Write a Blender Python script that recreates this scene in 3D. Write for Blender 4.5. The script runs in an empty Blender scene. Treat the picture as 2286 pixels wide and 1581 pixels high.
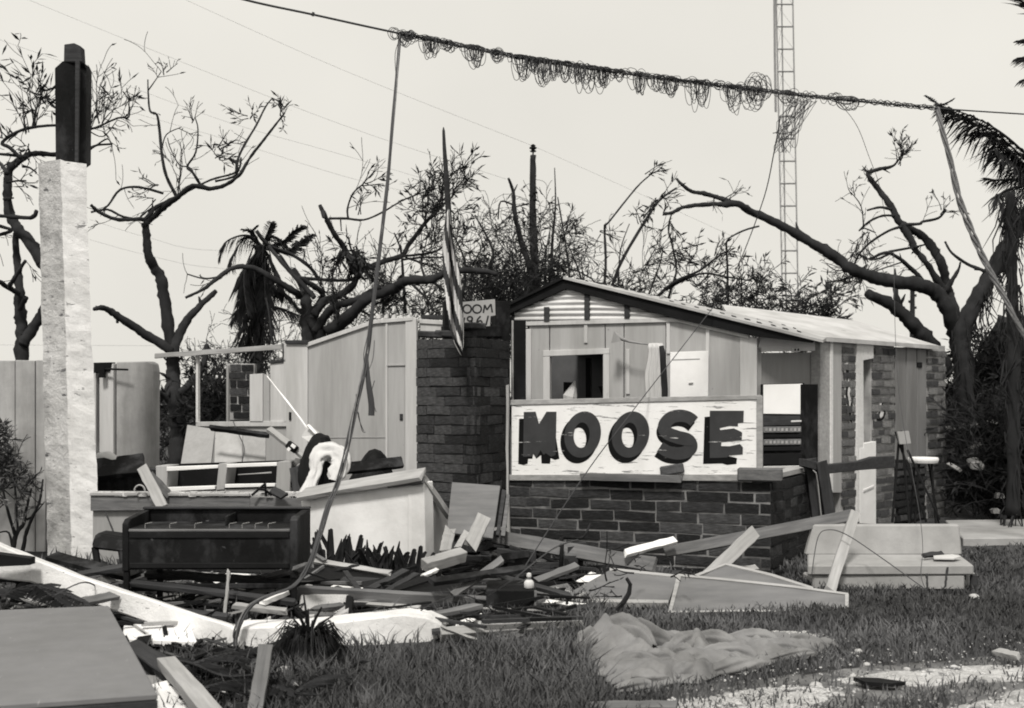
import bpy, math, random
import numpy as np
from mathutils import Vector, Matrix, noise
rng = random.Random(1961)
sc = bpy.context.scene
# ------------------------------------------------------------------ camera, sky, sun, exposure
CX, F, HZ, H = 1143.0, 2760.0, 880.0, 1.6
cam_d = bpy.data.cameras.new('camera'); cam = bpy.data.objects.new('camera', cam_d)
sc.collection.objects.link(cam); sc.camera = cam
cam.location = (0, 0, H); cam.rotation_euler = (math.radians(90), 0, 0)
cam_d.sensor_width = 36; cam_d.lens = 36 * F / 2286; cam_d.shift_y = (HZ - 790.5) / 2286
cam_d.clip_start = 0.1; cam_d.clip_end = 3000
cam_d.dof.use_dof = True; cam_d.dof.focus_distance = 11.0; cam_d.dof.aperture_fstop = 3.2

SUN_EL, SUN_AZ = math.radians(53), math.radians(11)      # sun behind the camera, a little to the left
sd = Vector((-math.sin(SUN_AZ) * math.cos(SUN_EL), -math.cos(SUN_AZ) * math.cos(SUN_EL), math.sin(SUN_EL)))
w = bpy.data.worlds.new('World'); sc.world = w; w.use_nodes = True
nt = w.node_tree; nt.nodes.clear()
sky = nt.nodes.new('ShaderNodeTexSky'); sky.sky_type = 'NISHITA'; sky.sun_disc = False
sky.sun_elevation = SUN_EL; sky.sun_rotation = math.pi + SUN_AZ; sky.dust_density = 6.0; sky.air_density = 1.0
bw = nt.nodes.new('ShaderNodeRGBToBW'); nt.links.new(sky.outputs[0], bw.inputs[0])
mx = nt.nodes.new('ShaderNodeMix'); mx.data_type = 'FLOAT'; mx.inputs[0].default_value = 0.93   # an even overcast veil over the sky
nt.links.new(bw.outputs[0], mx.inputs[2]); mx.inputs[3].default_value = 6.45
tint = nt.nodes.new('ShaderNodeMix'); tint.data_type = 'RGBA'; tint.blend_type = 'MULTIPLY'; tint.inputs[0].default_value = 1
nt.links.new(mx.outputs[0], tint.inputs[6]); tint.inputs[7].default_value = (1.0, 0.97, 0.895, 1)
cn = nt.nodes.new('ShaderNodeTexNoise'); cn.inputs['Scale'].default_value = 2.2; cn.inputs['Detail'].default_value = 5; tcw = nt.nodes.new('ShaderNodeTexCoord'); nt.links.new(tcw.outputs['Generated'], cn.inputs['Vector'])
cr = nt.nodes.new('ShaderNodeMapRange'); cr.inputs[1].default_value = .3; cr.inputs[2].default_value = .7; cr.inputs[3].default_value = .94; cr.inputs[4].default_value = 1.06; nt.links.new(cn.outputs['Fac'], cr.inputs[0])   # faint unevenness of the overcast
ml = nt.nodes.new('ShaderNodeMath'); ml.operation = 'MULTIPLY'; nt.links.new(mx.outputs[0], ml.inputs[0]); nt.links.new(cr.outputs[0], ml.inputs[1]); nt.links.new(ml.outputs[0], tint.inputs[6])
bg = nt.nodes.new('ShaderNodeBackground'); bg.inputs[1].default_value = 0.12
nt.links.new(tint.outputs[2], bg.inputs[0])
out = nt.nodes.new('ShaderNodeOutputWorld'); nt.links.new(bg.outputs[0], out.inputs[0])
sl = bpy.data.lights.new('sun', 'SUN'); so = bpy.data.objects.new('sun', sl); sc.collection.objects.link(so)
sl.energy = 3.0; sl.angle = math.radians(9); sl.color = (1, 0.965, 0.90)
so.rotation_euler = sd.to_track_quat('Z', 'Y').to_euler(); so.location = sd * 40
vs = sc.view_settings; vs.view_transform = 'Standard'; vs.look = 'None'; vs.gamma = 1; vs.exposure = 0.16
sc.cycles.max_bounces = 6; sc.cycles.filter_width = 1.9

# ------------------------------------------------------------------ helpers
def V(px, py, Y): return Vector(((px - CX) / F * Y, Y, H - (py - HZ) / F * Y))
def G(px, py, z=0.0):
    Y = (H - z) * F / (py - HZ); return Vector(((px - CX) / F * Y, Y, z))
def GX(px, Y, z=0.0): return Vector(((px - CX) / F * Y, Y, z))
def S(Y): return F / Y
UP = Vector((0, 0, 1)); EYE = Vector((0, 0, H))
def nz(p, s): return noise.noise(Vector(p) * s)

class Plane:
    def __init__(s, p, n):
        s.p = Vector(p); s.n = Vector(n).normalized()
        if (EYE - s.p).dot(s.n) < 0: s.n = -s.n
    def at(s, px, py, off=0.0):
        d = Vector(((px - CX) / F, 1, -(py - HZ) / F))
        t = (s.p - EYE).dot(s.n) / d.dot(s.n)
        return EYE + d * t + s.n * off
def vplane(pa, Ya, pb, Yb):
    a, b = GX(pa, Ya), GX(pb, Yb); d = b - a
    return Plane(a, Vector((d.y, -d.x, 0)))
def plane3(a, b, c): return Plane(a, (b - a).cross(c - a))

class MB:
    def __init__(s): s.v, s.f, s.m = [], [], []
    def add(s, vs, fs, m=0):
        o = len(s.v); s.v += [tuple(x) for x in vs]
        for f in fs: s.f.append(tuple(i + o for i in f)); s.m.append(m)
        return s
    def tube(s, pts, rs, n=6, m=0, cap=True, rough=0.0, rfr=14.0):
        pts = [Vector(p) for p in pts]
        if not isinstance(rs, (list, tuple)): rs = [rs] * len(pts)
        o = len(s.v); k = len(pts); u = None
        for i, p in enumerate(pts):
            d = (pts[min(i + 1, k - 1)] - pts[max(i - 1, 0)])
            d = d.normalized() if d.length > 1e-9 else UP
            if u is None:
                u = d.cross(Vector((0.31, 0.2, 0.93)))
                if u.length < 1e-3: u = d.cross(Vector((1, 0, 0)))
            u = (u - d * u.dot(d)); u.normalize(); q = d.cross(u)
            for j in range(n):
                a = 2 * math.pi * j / n; e = (u * math.cos(a) + q * math.sin(a)); rr = rs[i]
                if rough: rr *= 1 + rough * (noise.noise((p + e * rr) * rfr) + .6 * noise.noise((p + e * rr) * rfr * 2.3))
                s.v.append(tuple(p + e * rr))
        for i in range(k - 1):
            for j in range(n):
                a, b = o + i * n + j, o + i * n + (j + 1) % n
                s.f.append((a, b, b + n, a + n)); s.m.append(m)
        if cap and n > 2:
            s.f.append(tuple(o + j for j in reversed(range(n)))); s.m.append(m)
            s.f.append(tuple(o + (k - 1) * n + j for j in range(n))); s.m.append(m)
        return s
    def prism(s, pts, off, m=0):
        pts = [Vector(p) for p in pts]; n = len(pts); off = Vector(off)
        return s.add(pts + [p + off for p in pts],
                     [tuple(range(n)), tuple(range(2 * n - 1, n - 1, -1))] +
                     [(i, n + i, n + (i + 1) % n, (i + 1) % n) for i in range(n)], m)
    def box(s, c, x, y, z, m=0):       # centre and three half-axis vectors
        c, x, y, z = Vector(c), Vector(x), Vector(y), Vector(z)
        vs = [c + x * i + y * j + z * k for k in (-1, 1) for j in (-1, 1) for i in (-1, 1)]
        return s.add(vs, [(0, 2, 3, 1), (4, 5, 7, 6), (0, 1, 5, 4), (2, 6, 7, 3), (0, 4, 6, 2), (1, 3, 7, 5)], m)
    def abox(s, x0, x1, y0, y1, z0, z1, m=0):
        return s.box(((x0 + x1) / 2, (y0 + y1) / 2, (z0 + z1) / 2), ((x1 - x0) / 2, 0, 0), (0, (y1 - y0) / 2, 0), (0, 0, (z1 - z0) / 2), m)
    def poly(s, pl, pts, th, off=0.0, m=0): # a vertical sheet outlined on a wall plane, with thickness
        return s.prism([pl.at(x, y, off) for x, y in pts], -pl.n * th, m)
    def rect(s, pl, x0, y0, x1, y1, th, off=0.0, m=0):
        return s.poly(pl, [(x0, y1), (x1, y1), (x1, y0), (x0, y0)], th, off, m)
    def build(s, name, mats, parent=None, label=None, cat=None, group=None, kind=None, smooth=False, M=None, bevel=0.0):
        me = bpy.data.meshes.new(name)
        v = s.v
        if parent is None and M is None and v:
            a = np.array(v); c = ((a[:, 0].min() + a[:, 0].max()) / 2, (a[:, 1].min() + a[:, 1].max()) / 2, a[:, 2].min())
            v = (a - np.array(c)).tolist(); M = Matrix.Translation(c)
        me.from_pydata(v, [], s.f)
        for m in (mats if isinstance(mats, (list, tuple)) else [mats]): me.materials.append(m)
        if any(s.m): me.polygons.foreach_set('material_index', s.m)
        if smooth: me.polygons.foreach_set('use_smooth', [True] * len(s.f))
        me.update()
        o = link(name, me, parent, M)
        tag(o, label, cat, group, kind)
        if bevel:
            b = o.modifiers.new('edge', 'BEVEL'); b.width = bevel; b.segments = 1; b.limit_method = 'ANGLE'
        return o
WM = {}
def link(name, me, parent=None, M=None):
    o = bpy.data.objects.new(name, me); sc.collection.objects.link(o); M = M or Matrix()
    if parent is not None:
        o.parent = parent; o.matrix_parent_inverse = WM[parent.name].inverted()
    o.matrix_basis = M; WM[o.name] = M.copy()
    return o
def tag(o, label=None, cat=None, group=None, kind=None):
    if label: o['label'] = label
    if cat: o['category'] = cat
    if group: o['group'] = group
    if kind: o['kind'] = kind
    return o
def thing(name, label, cat, loc, group=None):
    o = link(name, None, None, Matrix.Translation(Vector(loc))); o.empty_display_size = .1
    return tag(o, label, cat, group)

# ------------------------------------------------------------------ materials
def col(v):
    k = min(1, v / 0.25)                 # silver-print tone: darks a touch cool, lights neutral
    return (v * (0.97 + .03 * k), v * (0.985 + .01 * k), v * (1.06 - .06 * k), 1)
def mat(name, v, rough=.85, var=.22, scale=5, stretch=(1, 1, 1), bump=.2, bscale=35, spots=None, stain=.25, sscale=1.3, sstretch=(1, 1, 1), spec=.25, bdist=.01):
    m = bpy.data.materials.new(name); m.use_nodes = True; t = m.node_tree; N, L = t.nodes, t.links
    b = N['Principled BSDF']; b.inputs['Roughness'].default_value = rough; b.inputs['Specular IOR Level'].default_value = spec
    tc = N.new('ShaderNodeTexCoord'); mp = N.new('ShaderNodeMapping'); mp.inputs['Scale'].default_value = stretch
    L.new(tc.outputs['Object'], mp.inputs[0])
    def nse(vec, s, d=6, r=.6):
        n = N.new('ShaderNodeTexNoise'); n.inputs['Scale'].default_value = s; n.inputs['Detail'].default_value = d; n.inputs['Roughness'].default_value = r
        L.new(vec, n.inputs['Vector']); return n.outputs['Fac']
    def ramp(fac, p0, c0, p1, c1):
        r = N.new('ShaderNodeValToRGB'); r.color_ramp.elements[0].position = p0; r.color_ramp.elements[0].color = c0
        r.color_ramp.elements[1].position = p1; r.color_ramp.elements[1].color = c1; L.new(fac, r.inputs[0]); return r.outputs[0]
    def mix(fac, a, c, blend='MIX'):
        x = N.new('ShaderNodeMix'); x.data_type = 'RGBA'; x.blend_type = blend
        if isinstance(fac, float): x.inputs[0].default_value = fac
        else: L.new(fac, x.inputs[0])
        for s, i in ((a, 6), (c, 7)):
            if isinstance(s, tuple): x.inputs[i].default_value = s
            else: L.new(s, x.inputs[i])
        return x.outputs[2]
    c = ramp(nse(mp.outputs[0], scale), .3, col(v * (1 - var)), .7, col(v * (1 + var)))
    if stain:
        m2 = N.new('ShaderNodeMapping'); m2.inputs['Scale'].default_value = sstretch; m2.inputs['Location'].default_value = (3.1, 1.7, 5.3)
        L.new(tc.outputs['Object'], m2.inputs[0])
        k = 1 - stain
        c = mix(1.0, c, ramp(nse(m2.outputs[0], sscale, 5), .35, (k, k, k * .99, 1), .62, (1, 1, 1, 1)), 'MULTIPLY')
    for sp in (spots or ()):             # worn or chipped marks: (value, low, high, scale, stretch)
        m3 = N.new('ShaderNodeMapping'); m3.inputs['Scale'].default_value = sp[4]; m3.inputs['Location'].default_value = (7.7 + sp[3], 2.1, 0.4)
        L.new(tc.outputs['Object'], m3.inputs[0])
        fac = ramp(nse(m3.outputs[0], sp[3], 8, .65), sp[1], (0, 0, 0, 1), sp[2], (1, 1, 1, 1))
        c = mix(fac, c, col(sp[0]))
    L.new(c, b.inputs['Base Color'])
    if bump:
        bn = N.new('ShaderNodeBump'); bn.inputs['Strength'].default_value = bump; bn.inputs['Distance'].default_value = bdist
        L.new(nse(mp.outputs[0], bscale, 6, .7), bn.inputs['Height']); L.new(bn.outputs[0], b.inputs['Normal'])
    return m
VS = (6, 6, .5)                          # vertical streaks
PL = (.6, 9, 9)                          # grain along a plank
m_plaster = mat('plaster_white', .72, .9, .09, 6, bump=.6, bscale=13, bdist=.02, stain=.2, sscale=2, spots=[(.22, .635, .66, 5, (1, 1, 3.2)), (.45, .58, .70, 1.6, (1, 1, .7)), (.3, .66, .69, 13, (1, 1, 1.5))])
m_plaster_grey = mat('plaster_grey', .58, .9, .12, 5, bump=1.0, bscale=13, bdist=.03, stain=.3, spots=[(.12, .61, .64, 4, (1, 1, 4)), (.33, .54, .66, 2, (1, 1, .6)), (.2, .64, .67, 11, (1, 1, 2))])
m_white = mat('white_paint', .84, .7, .05, 5, bump=.15, stain=.12, spots=[(.35, .68, .74, 6, (1, 1, 1))])
m_whitewall = mat('whitewash', .78, .9, .06, 3, bump=.35, bscale=14, stain=.25, sscale=1.5, spots=[(.4, .66, .75, 3, (1, 1, 1))])
m_whitewood = mat('white_painted_wood', .70, .7, .1, 4, PL, bump=.25, stain=.15, spots=[(.25, .63, .68, 3, (.8, 8, 8))])
m_panel = mat('painted_panel', .39, .75, .07, 4, VS, bump=.1, stain=.22, sscale=1.2, sstretch=(3, 3, .35), spots=[(.28, .66, .74, 1.5, (4, 4, .5)), (.2, .70, .72, 9, (1, 1, 1))])
m_panel2 = mat('pale_panel', .54, .75, .07, 4, VS, bump=.1, stain=.2, sscale=1.2, sstretch=(3, 3, .35), spots=[(.3, .66, .74, 1.5, (4, 4, .5)), (.22, .69, .72, 8, (1, 1, 1))])
m_panel_dk = mat('grey_panel', .30, .8, .07, 5, VS, bump=.1, stain=.15, sstretch=(3, 3, .4))
m_concrete = mat('weathered_concrete', .38, .9, .12, 5, bump=.35, bscale=25, stain=.35, sscale=1.2, sstretch=(3, 3, .5))
m_bench = mat('bench_concrete', .36, .9, .1, 7, bump=.3, bscale=40, stain=.2, spots=[(.2, .64, .7, 4, (1, 1, 1))])
m_wood = mat('weathered_wood', .15, .85, .3, 4, PL, bump=.5, bscale=14, stain=.3)
m_wood_lt = mat('pale_wood', .36, .8, .2, 4, PL, bump=.4, bscale=14, stain=.2)
m_wood_dk = mat('dark_wood', .042, .85, .35, 4, PL, bump=.5, bscale=14, stain=.3)
m_ply = mat('plywood', .16, .8, .16, 3.5, (.7, .7, 7), bump=.15, stain=.2)
m_slab = mat('grey_laminate', .168, .75, .07, 9, bump=.1, bscale=90, stain=.14, sscale=2.2, spots=[(.10, .68, .71, 7, (1, 3, 1)), (.26, .66, .70, 11, (4, 1, 1))])
m_char = mat('charred_black', .008, .7, .4, 5, bump=.5, bscale=18, stain=.3, spots=[(.06, .50, .72, 2.6, (1, 1, .6)), (.10, .66, .72, 9, (1, 1, 1))], spec=.12)
m_blk = mat('black_sheet', .010, .7, .4, 3, bump=.3, stain=.2, spots=[(.04, .62, .75, 4, (1, 1, 1))], spec=.12)
m_bark = mat('bark_dark', .024, .9, .35, 9, (1, 1, .4), bump=.8, bscale=18, stain=.3)
m_bark_lt = mat('bark_grey', .055, .9, .35, 9, (1, 1, .4), bump=.8, bscale=18, stain=.3)
m_leaf = mat('dry_leaves', .018, .8, .4, 8, bump=0, stain=0)
m_leaf2 = mat('shrub_leaves', .17, .8, .5, 8, bump=0, stain=.3)
m_frond = mat('dead_fronds', .022, .85, .4, 8, bump=0, stain=0)
m_wire = mat('cable', .05, .7, .2, 8, bump=0, stain=0)
m_wire_lt = mat('rope', .16, .85, .4, 25, bump=.3, stain=.3)
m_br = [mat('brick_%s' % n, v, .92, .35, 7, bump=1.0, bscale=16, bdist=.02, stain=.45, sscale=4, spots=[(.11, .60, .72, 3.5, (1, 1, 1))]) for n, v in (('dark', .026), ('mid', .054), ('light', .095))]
m_mortar = mat('mortar', .21, .95, .4, 8, bump=.9, bscale=30, stain=.65, sscale=2)
m_mortar_dk = mat('dark_mortar', .05, .95, .3, 8, bump=.6, bscale=30, stain=.4, sscale=2)  # darker mortar for the brick return, the pier and the low wing infill
m_br2 = [mat('wall_brick_%s' % n, v, .92, .28, 7, bump=.9, bscale=16, bdist=.02, stain=.35, sscale=4, spots=[(.38, .62, .72, 3.5, (1, 1, 1))]) for n, v in (('dark', .085), ('mid', .19), ('light', .29))]
m_mortar2 = mat('pale_mortar', .40, .95, .2, 8, bump=.5, bscale=30, stain=.4, sscale=2)
m_metal = mat('galvanised', .64, .45, .1, 5, (1, 1, 1), bump=.05, stain=.3, spec=.5, spots=[(.2, .66, .73, 4, (.5, 1, 2))])
m_roof = mat('roof_sheet', .42, .8, .15, 6, bump=.2, stain=.25)
m_roofw = mat('white_roof', .52, .8, .08, 4, bump=.2, stain=.25, sscale=2, spots=[(.3, .65, .7, 3, (1, 1, 1))])
m_steel = mat('mast_steel', .24, .6, .2, 8, bump=0, stain=0)
m_canvas = mat('canvas', .215, .95, .14, 6, bump=.5, bscale=60, bdist=.008, stain=.4, sscale=3)
m_cloth = mat('white_cloth', .58, .9, .06, 6, bump=.3, bscale=30, stain=.15)
m_sign = mat('sign_paint', .80, .75, .05, 5, bump=.3, bscale=25, stain=.08, spots=[(.2, .60, .62, 2.4, (1.2, 1, 13)), (.30, .62, .64, 5.5, (.9, 1, 9))])
m_let = mat('letter_paint', .040, .6, .2, 6, bump=.15, stain=.15, spots=[(.5, .665, .68, 2.1, (1.1, 1, 15))])
m_let_sh = mat('letter_shade_paint', .006, .7, .2, 6, bump=.15, stain=.15, spec=.1, spots=[(.5, .66, .68, 2.1, (1.1, 1, 15))])
m_card = mat('card', .36, .8, .06, 6, bump=.05, stain=.15)
m_ink = mat('ink', .02, .8, .1, 6, bump=0, stain=0)
m_gravel = mat('gravel', .60, .95, .3, 14, bump=.9, bscale=45, bdist=.03, stain=.4, sscale=2.2, spots=[(.12, .60, .68, 4, (1, 1, 1))])
m_stone = mat('pale_stone', .5, .9, .2, 8, bump=.4, stain=.2)
m_soil = mat('soil', .055, .95, .45, 3, bump=.9, bscale=22, bdist=.04, stain=.35, sscale=.8, spots=[(.16, .60, .68, 6, (1, 1, 1))])
m_path = mat('concrete_path', .34, .9, .12, 5, bump=.3, stain=.3)
def grass_mat():
    m = mat('grass', .092, .75, .5, 2.2, bump=0, stain=.55, sscale=.7); return m
m_grass = grass_mat(); m_dirt = mat('pale_dirt', .20, .95, .45, 5, bump=.9, bscale=30, bdist=.03, stain=.5, sscale=1.4, spots=[(.06, .55, .66, 2.2, (1, 1, 1)), (.42, .62, .68, 7, (1, 1, 1))]); m_burnt_shade = mat('burnt_shade_ground', .016, .95, .5, 4, bump=.9, bscale=20, bdist=.04, stain=.4, spec=.1)

# ------------------------------------------------------------------ builders
def plank(name, label, cat, p0, p1, w, t, m, parent=None, up=(0, -.6, .8), seg=7, jit=.004, rag=.016, group=None, kind=None):
    p0, p1 = Vector(p0), Vector(p1); d = p1 - p0; L = d.length; x = d / L
    z = Vector(up); z = (z - x * z.dot(x)).normalized(); y = z.cross(x)
    mb = MB(); vs = []; warp = rng.uniform(-1, 1) * L * .006
    for i in range(seg + 1):
        u = i / seg; q = L * u; e = warp * math.sin(math.pi * u)
        for a, b in ((-1, -1), (1, -1), (1, 1), (-1, 1)):
            r = rng.uniform(-rag, rag) if i in (0, seg) else 0
            vs.append((q + r, a * w / 2 + rng.uniform(-jit, jit) + e, b * t / 2 + rng.uniform(-jit, jit) * .6))
    fs = [(0, 3, 2, 1), tuple(4 * seg + i for i in range(4))]
    for i in range(seg):
        for j in range(4):
            a, b = i * 4 + j, i * 4 + (j + 1) % 4; fs.append((a, b, b + 4, a + 4))
    mb.add(vs, fs)
    M = Matrix(((x.x, y.x, z.x, p0.x), (x.y, y.y, z.y, p0.y), (x.z, y.z, z.z, p0.z), (0, 0, 0, 1)))
    return mb.build(name, m, parent, label, cat, group, kind, M=M, bevel=min(t, w) * .06)
BRICKS = {}
def brick_mesh(mats, k, tone):
    key = (mats[0].name, k, tone)
    if key not in BRICKS:
        r = random.Random(hash((k, tone)) & 255); mb = MB(); c = .06
        vs = []
        for zz in (-.5, .5):               # a block with worn corners
            for (a, b) in ((-.5, -.5 + c), (-.5 + c * .3, -.5), (.5 - c * .3, -.5), (.5, -.5 + c), (.5, .5), (-.5, .5)):
                vs.append((a + r.uniform(-.012, .012), b + r.uniform(-.03, .03), zz + r.uniform(-.06, .06)))
        mb.add(vs, [(5, 4, 3, 2, 1, 0), (6, 7, 8, 9, 10, 11)] + [(i, (i + 1) % 6, (i + 1) % 6 + 6, i + 6) for i in range(6)])
        me = bpy.data.meshes.new('brick'); me.from_pydata(mb.v, [], mb.f); me.materials.append(mats[tone]); me.update(); BRICKS[key] = me
    return BRICKS[key]
def brick_run(parent, a, b, z0, z1, depth=.10, ch=.098, bl=.40, mats=None, tones=(5, 4, 2), top=None, gap=.021, proud=.008, skip=None, tonef=None):
    """lay bricks one by one along a->b; outer face on the line a-b, body behind it"""
    a, b = Vector(a), Vector(b); a.z = b.z = 0; d = b - a; L = d.length; x = d / L; n = Vector((x.y, -x.x, 0))
    if n.y > 0 and abs(n.y) > .2: n = -n
    y = -n; nrow = int(round((z1 - z0) / ch)); ch = (z1 - z0) / nrow
    for r in range(nrow):
        q = -rng.uniform(0, bl * .9) if r % 2 else -rng.uniform(0, .2)
        while q < L - .02:
            l = bl * rng.choice((1, 1, .82, .6, 1)); s, e = max(q, 0), min(q + l, L); q += l
            if e - s < .06: continue
            mid = (s + e) / 2; zz = z0 + (r + .5) * ch
            if top and zz > top(mid / L): continue
            if skip and skip(mid, zz): continue
            tone = tonef(mid / L, zz) if tonef else rng.choices((0, 1, 2), tones)[0]
            ln, hh = e - s - gap * rng.choice((.25, .5, 1, 1)), ch - gap * rng.uniform(.7, 1.3)
            c = a + x * mid + y * (depth / 2 - proud + rng.uniform(-.008, .006)); c.z = zz + rng.uniform(-.002, .002)
            M = Matrix(((x.x * ln, y.x * depth, 0, c.x), (x.y * ln, y.y * depth, 0, c.y), (0, 0, hh, c.z), (0, 0, 0, 1)))
            R = Matrix.Rotation(rng.uniform(-.02, .02), 4, 'Y')
            link('brick', brick_mesh(mats, rng.randrange(3), tone), parent, M @ R)
def smooth_path(pts, k=4):
    """Catmull-Rom through points (any dimension, Vector)"""
    P = [pts[0]] + list(pts) + [pts[-1]]; o = []
    for i in range(1, len(P) - 2):
        for j in range(k):
            t = j / k; a, b, c, d = P[i - 1], P[i], P[i + 1], P[i + 2]
            o.append(.5 * ((2 * b) + (c - a) * t + (2 * a - 5 * b + 4 * c - d) * t * t + (3 * b - a - 3 * c + d) * t ** 3))
    o.append(P[-2]); return o
def limb(mb, pts, w0, w1, Y, dy=0.0, n=7, k=4, knob=.12):
    """a tapering limb through image points, bending dy metres away in depth along its length"""
    m = len(pts) - 1
    P = [V(x, y, Y + dy * (i / m) + (rng.uniform(-.1, .1) if 0 < i < m else 0)) for i, (x, y) in enumerate(pts)]
    big = max(w0, w1) > 9
    Q = smooth_path(P, k * 2 if big else k); s = S(Y); N = len(Q) - 1
    rs = [(w0 + (w1 - w0) * (i / N)) / 2 / s * (1 + rng.uniform(-knob, knob) * (.5 if big else 1)) for i in range(N + 1)]
    mb.tube(Q, rs, n + 3 if big else n, rough=.32 if big else 0); return Q[::2] if big else Q
def leaf(lb, p, d, L, W, r=rng):
    d = d.normalized(); q = d.cross(Vector((r.uniform(-1, 1), r.uniform(-1, 1), r.uniform(-1, 1))))
    if q.length < 1e-3: return
    q.normalize(); e = d.cross(q) * (L * r.uniform(-.15, .15))
    lb.add([p, p + d * L * .45 + q * W / 2, p + d * L + e, p + d * L * .45 - q * W / 2], [(0, 1, 2, 3)])
def rv(r, k=1.0): return Vector((r.gauss(0, 1), r.gauss(0, 1), r.gauss(0, 1))) * k
def twig(mb, lb, p, d, L, rad, lev, r, leafn=4, leafL=.16, curl=.35, up=.1, spread=.8, kids=(2, 4)):
    n = 5; pts = [Vector(p)]; d = Vector(d).normalized(); dd = [d]; c = rv(r, curl / n)
    for i in range(n):
        d = (d + c + rv(r, curl / n) + UP * up / n).normalized(); pts.append(pts[-1] + d * L / n); dd.append(d)
    mb.tube(pts, [max(rad * (1 - .7 * i / n), .0042) for i in range(n + 1)], 5 if rad > .012 else 3, cap=False)
    if lev > 0:
        for _ in range(r.randint(*kids)):
            i = r.randint(1, n); twig(mb, lb, pts[i], dd[i] + rv(r, spread * .6), L * r.uniform(.45, .8), rad * (1 - .6 * i / n) * .7, lev - 1, r, leafn, leafL, curl, up, spread, kids)
    if lev <= 1 and lb is not None:
        for _ in range(r.randint(0, max(1, int(leafn * .45 + .3)))):
            i = r.randint(2, n); leaf(lb, pts[i], dd[i] + rv(r, .5) - UP * .2, leafL * r.uniform(.5, 1.15), leafL * .17 * r.uniform(.7, 1.3), r)
def frond(mb, pts, ll, n=40, hang=.5, r=rng, w=.018, rad=.014):
    Q = smooth_path([Vector(p) for p in pts], 6); N = len(Q) - 1
    mb.tube(Q, [rad * (1 - .8 * i / N) + .003 for i in range(N + 1)], 4, cap=False)
    for i in range(n):
        u = .08 + .92 * i / n; k = min(int(u * N), N - 1); p = Q[k].lerp(Q[k + 1], u * N - k); d = (Q[k + 1] - Q[k]).normalized()
        side = d.cross(UP)
        if side.length < .05: side = Vector((1, 0, 0))
        side.normalize(); L = ll * (math.sin(math.pi * min(1, u * .85 + .12)) * .75 + .25)
        for s in (-1, 1):
            v = (d * .65 + side * s * r.uniform(.5, .9) - UP * hang * r.uniform(.4, 1.3) + rv(r, .08)).normalized()
            m = v.cross(d).normalized() * w; e = p + v * L * r.uniform(.75, 1.1)
            mid = p + v * L * .5 + UP * .03 * L
            mb.add([p - m * .5, p + m * .5, mid + m * .6, e - UP * hang * .12 * L, mid - m * .6], [(0, 1, 2, 3, 4)])
# ------------------------------------------------------------------ ground, path, grass
def axis(a, b, fine, ext):
    c = list(np.arange(a, b + 1e-6, fine)); s = fine
    lo, hi = [], []
    q = a
    while q > -ext: s *= 1.5; q -= s; lo.append(q)
    s, q = fine, b
    while q < ext: s *= 1.5; q += s; hi.append(q)
    return lo[::-1] + c + hi
def gz(x, y):
    return -.03 + .03 * noise.noise(Vector((x * .9, y * .9, 0))) + .012 * noise.noise(Vector((x * 3.3, y * 3.3, 4)))
xs, ys = axis(-6, 8, .2, 900), axis(3, 20, .2, 900)
gv = [(x, y, gz(x, y)) for y in ys for x in xs]; W_ = len(xs)
gf = [(j * W_ + i, j * W_ + i + 1, (j + 1) * W_ + i + 1, (j + 1) * W_ + i) for j in range(len(ys) - 1) for i in range(W_ - 1)]
MB().add(gv, gf).build('ground', m_soil, kind='structure', smooth=True, M=Matrix())
def patch(name, outline, m, h=.012, wob=.20, n=14, label=None):
    """an irregular sheet lying on the ground inside an outline of ground points"""
    P = smooth_path([Vector((p.x, p.y, 0)) for p in outline] + [Vector((outline[0].x, outline[0].y, 0))], n)[:-1]
    c = sum(P, Vector()) / len(P); vs, fs = [], []; rings = (1, .93, .8, .6, .3, .05); k = len(P)
    for ri, s in enumerate(rings):
        for p in P:
            q = c + (p - c) * s
            if ri == 0: q += Vector((nz(p, 5), nz(p + Vector((9, 9, 0)), 5), 0)) * wob
            vs.append((q.x, q.y, gz(q.x, q.y) + (h if ri else -.015) + .008 * nz(q, 6)))
    for r in range(len(rings) - 1):
        for i in range(k): fs.append((r * k + i, r * k + (i + 1) % k, (r + 1) * k + (i + 1) % k, (r + 1) * k + i))
    fs.append(tuple((len(rings) - 1) * k + i for i in range(k)))
    return MB().add(vs, fs).build(name, m, kind='structure', smooth=True, M=Matrix())
gp = lambda *a: [G(x, y) for x, y in a]
DIRT = gp((1330, 1560), (1480, 1520), (1640, 1502), (1800, 1488), (1950, 1472), (2120, 1458), (2300, 1448), (2460, 1444), (2620, 1560), (2500, 1700), (1900, 1720), (1360, 1700))
patch('dirt', DIRT, m_dirt, h=.006, wob=.3)
patch('gravel_track', gp((1840, 1508), (1950, 1492), (2090, 1482), (2200, 1474), (2300, 1470), (2420, 1468), (2420, 1506), (2290, 1512), (2150, 1516), (2050, 1524), (1960, 1524), (1880, 1518)), m_gravel)
patch('gravel_track', gp((2070, 1600), (2140, 1566), (2210, 1548), (2300, 1532), (2480, 1528), (2560, 1640), (2120, 1680)), m_gravel)
patch('gravel_patch', gp((1480, 1560), (1600, 1536), (1760, 1520), (1860, 1524), (1900, 1545), (1830, 1590), (1650, 1610), (1500, 1600)), m_gravel, h=.008)
patch('gravel_patch', gp((1640, 1412), (1730, 1402), (1850, 1408), (1800, 1424), (1690, 1426)), m_gravel, h=.008)
patch('burnt_shade_ground', gp((180, 1262), (420, 1240), (680, 1228), (1000, 1232), (1300, 1248), (1480, 1275), (1360, 1300), (1230, 1370), (1180, 1400), (900, 1396), (560, 1420), (250, 1420), (100, 1330)), m_burnt_shade, h=.012)
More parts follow.
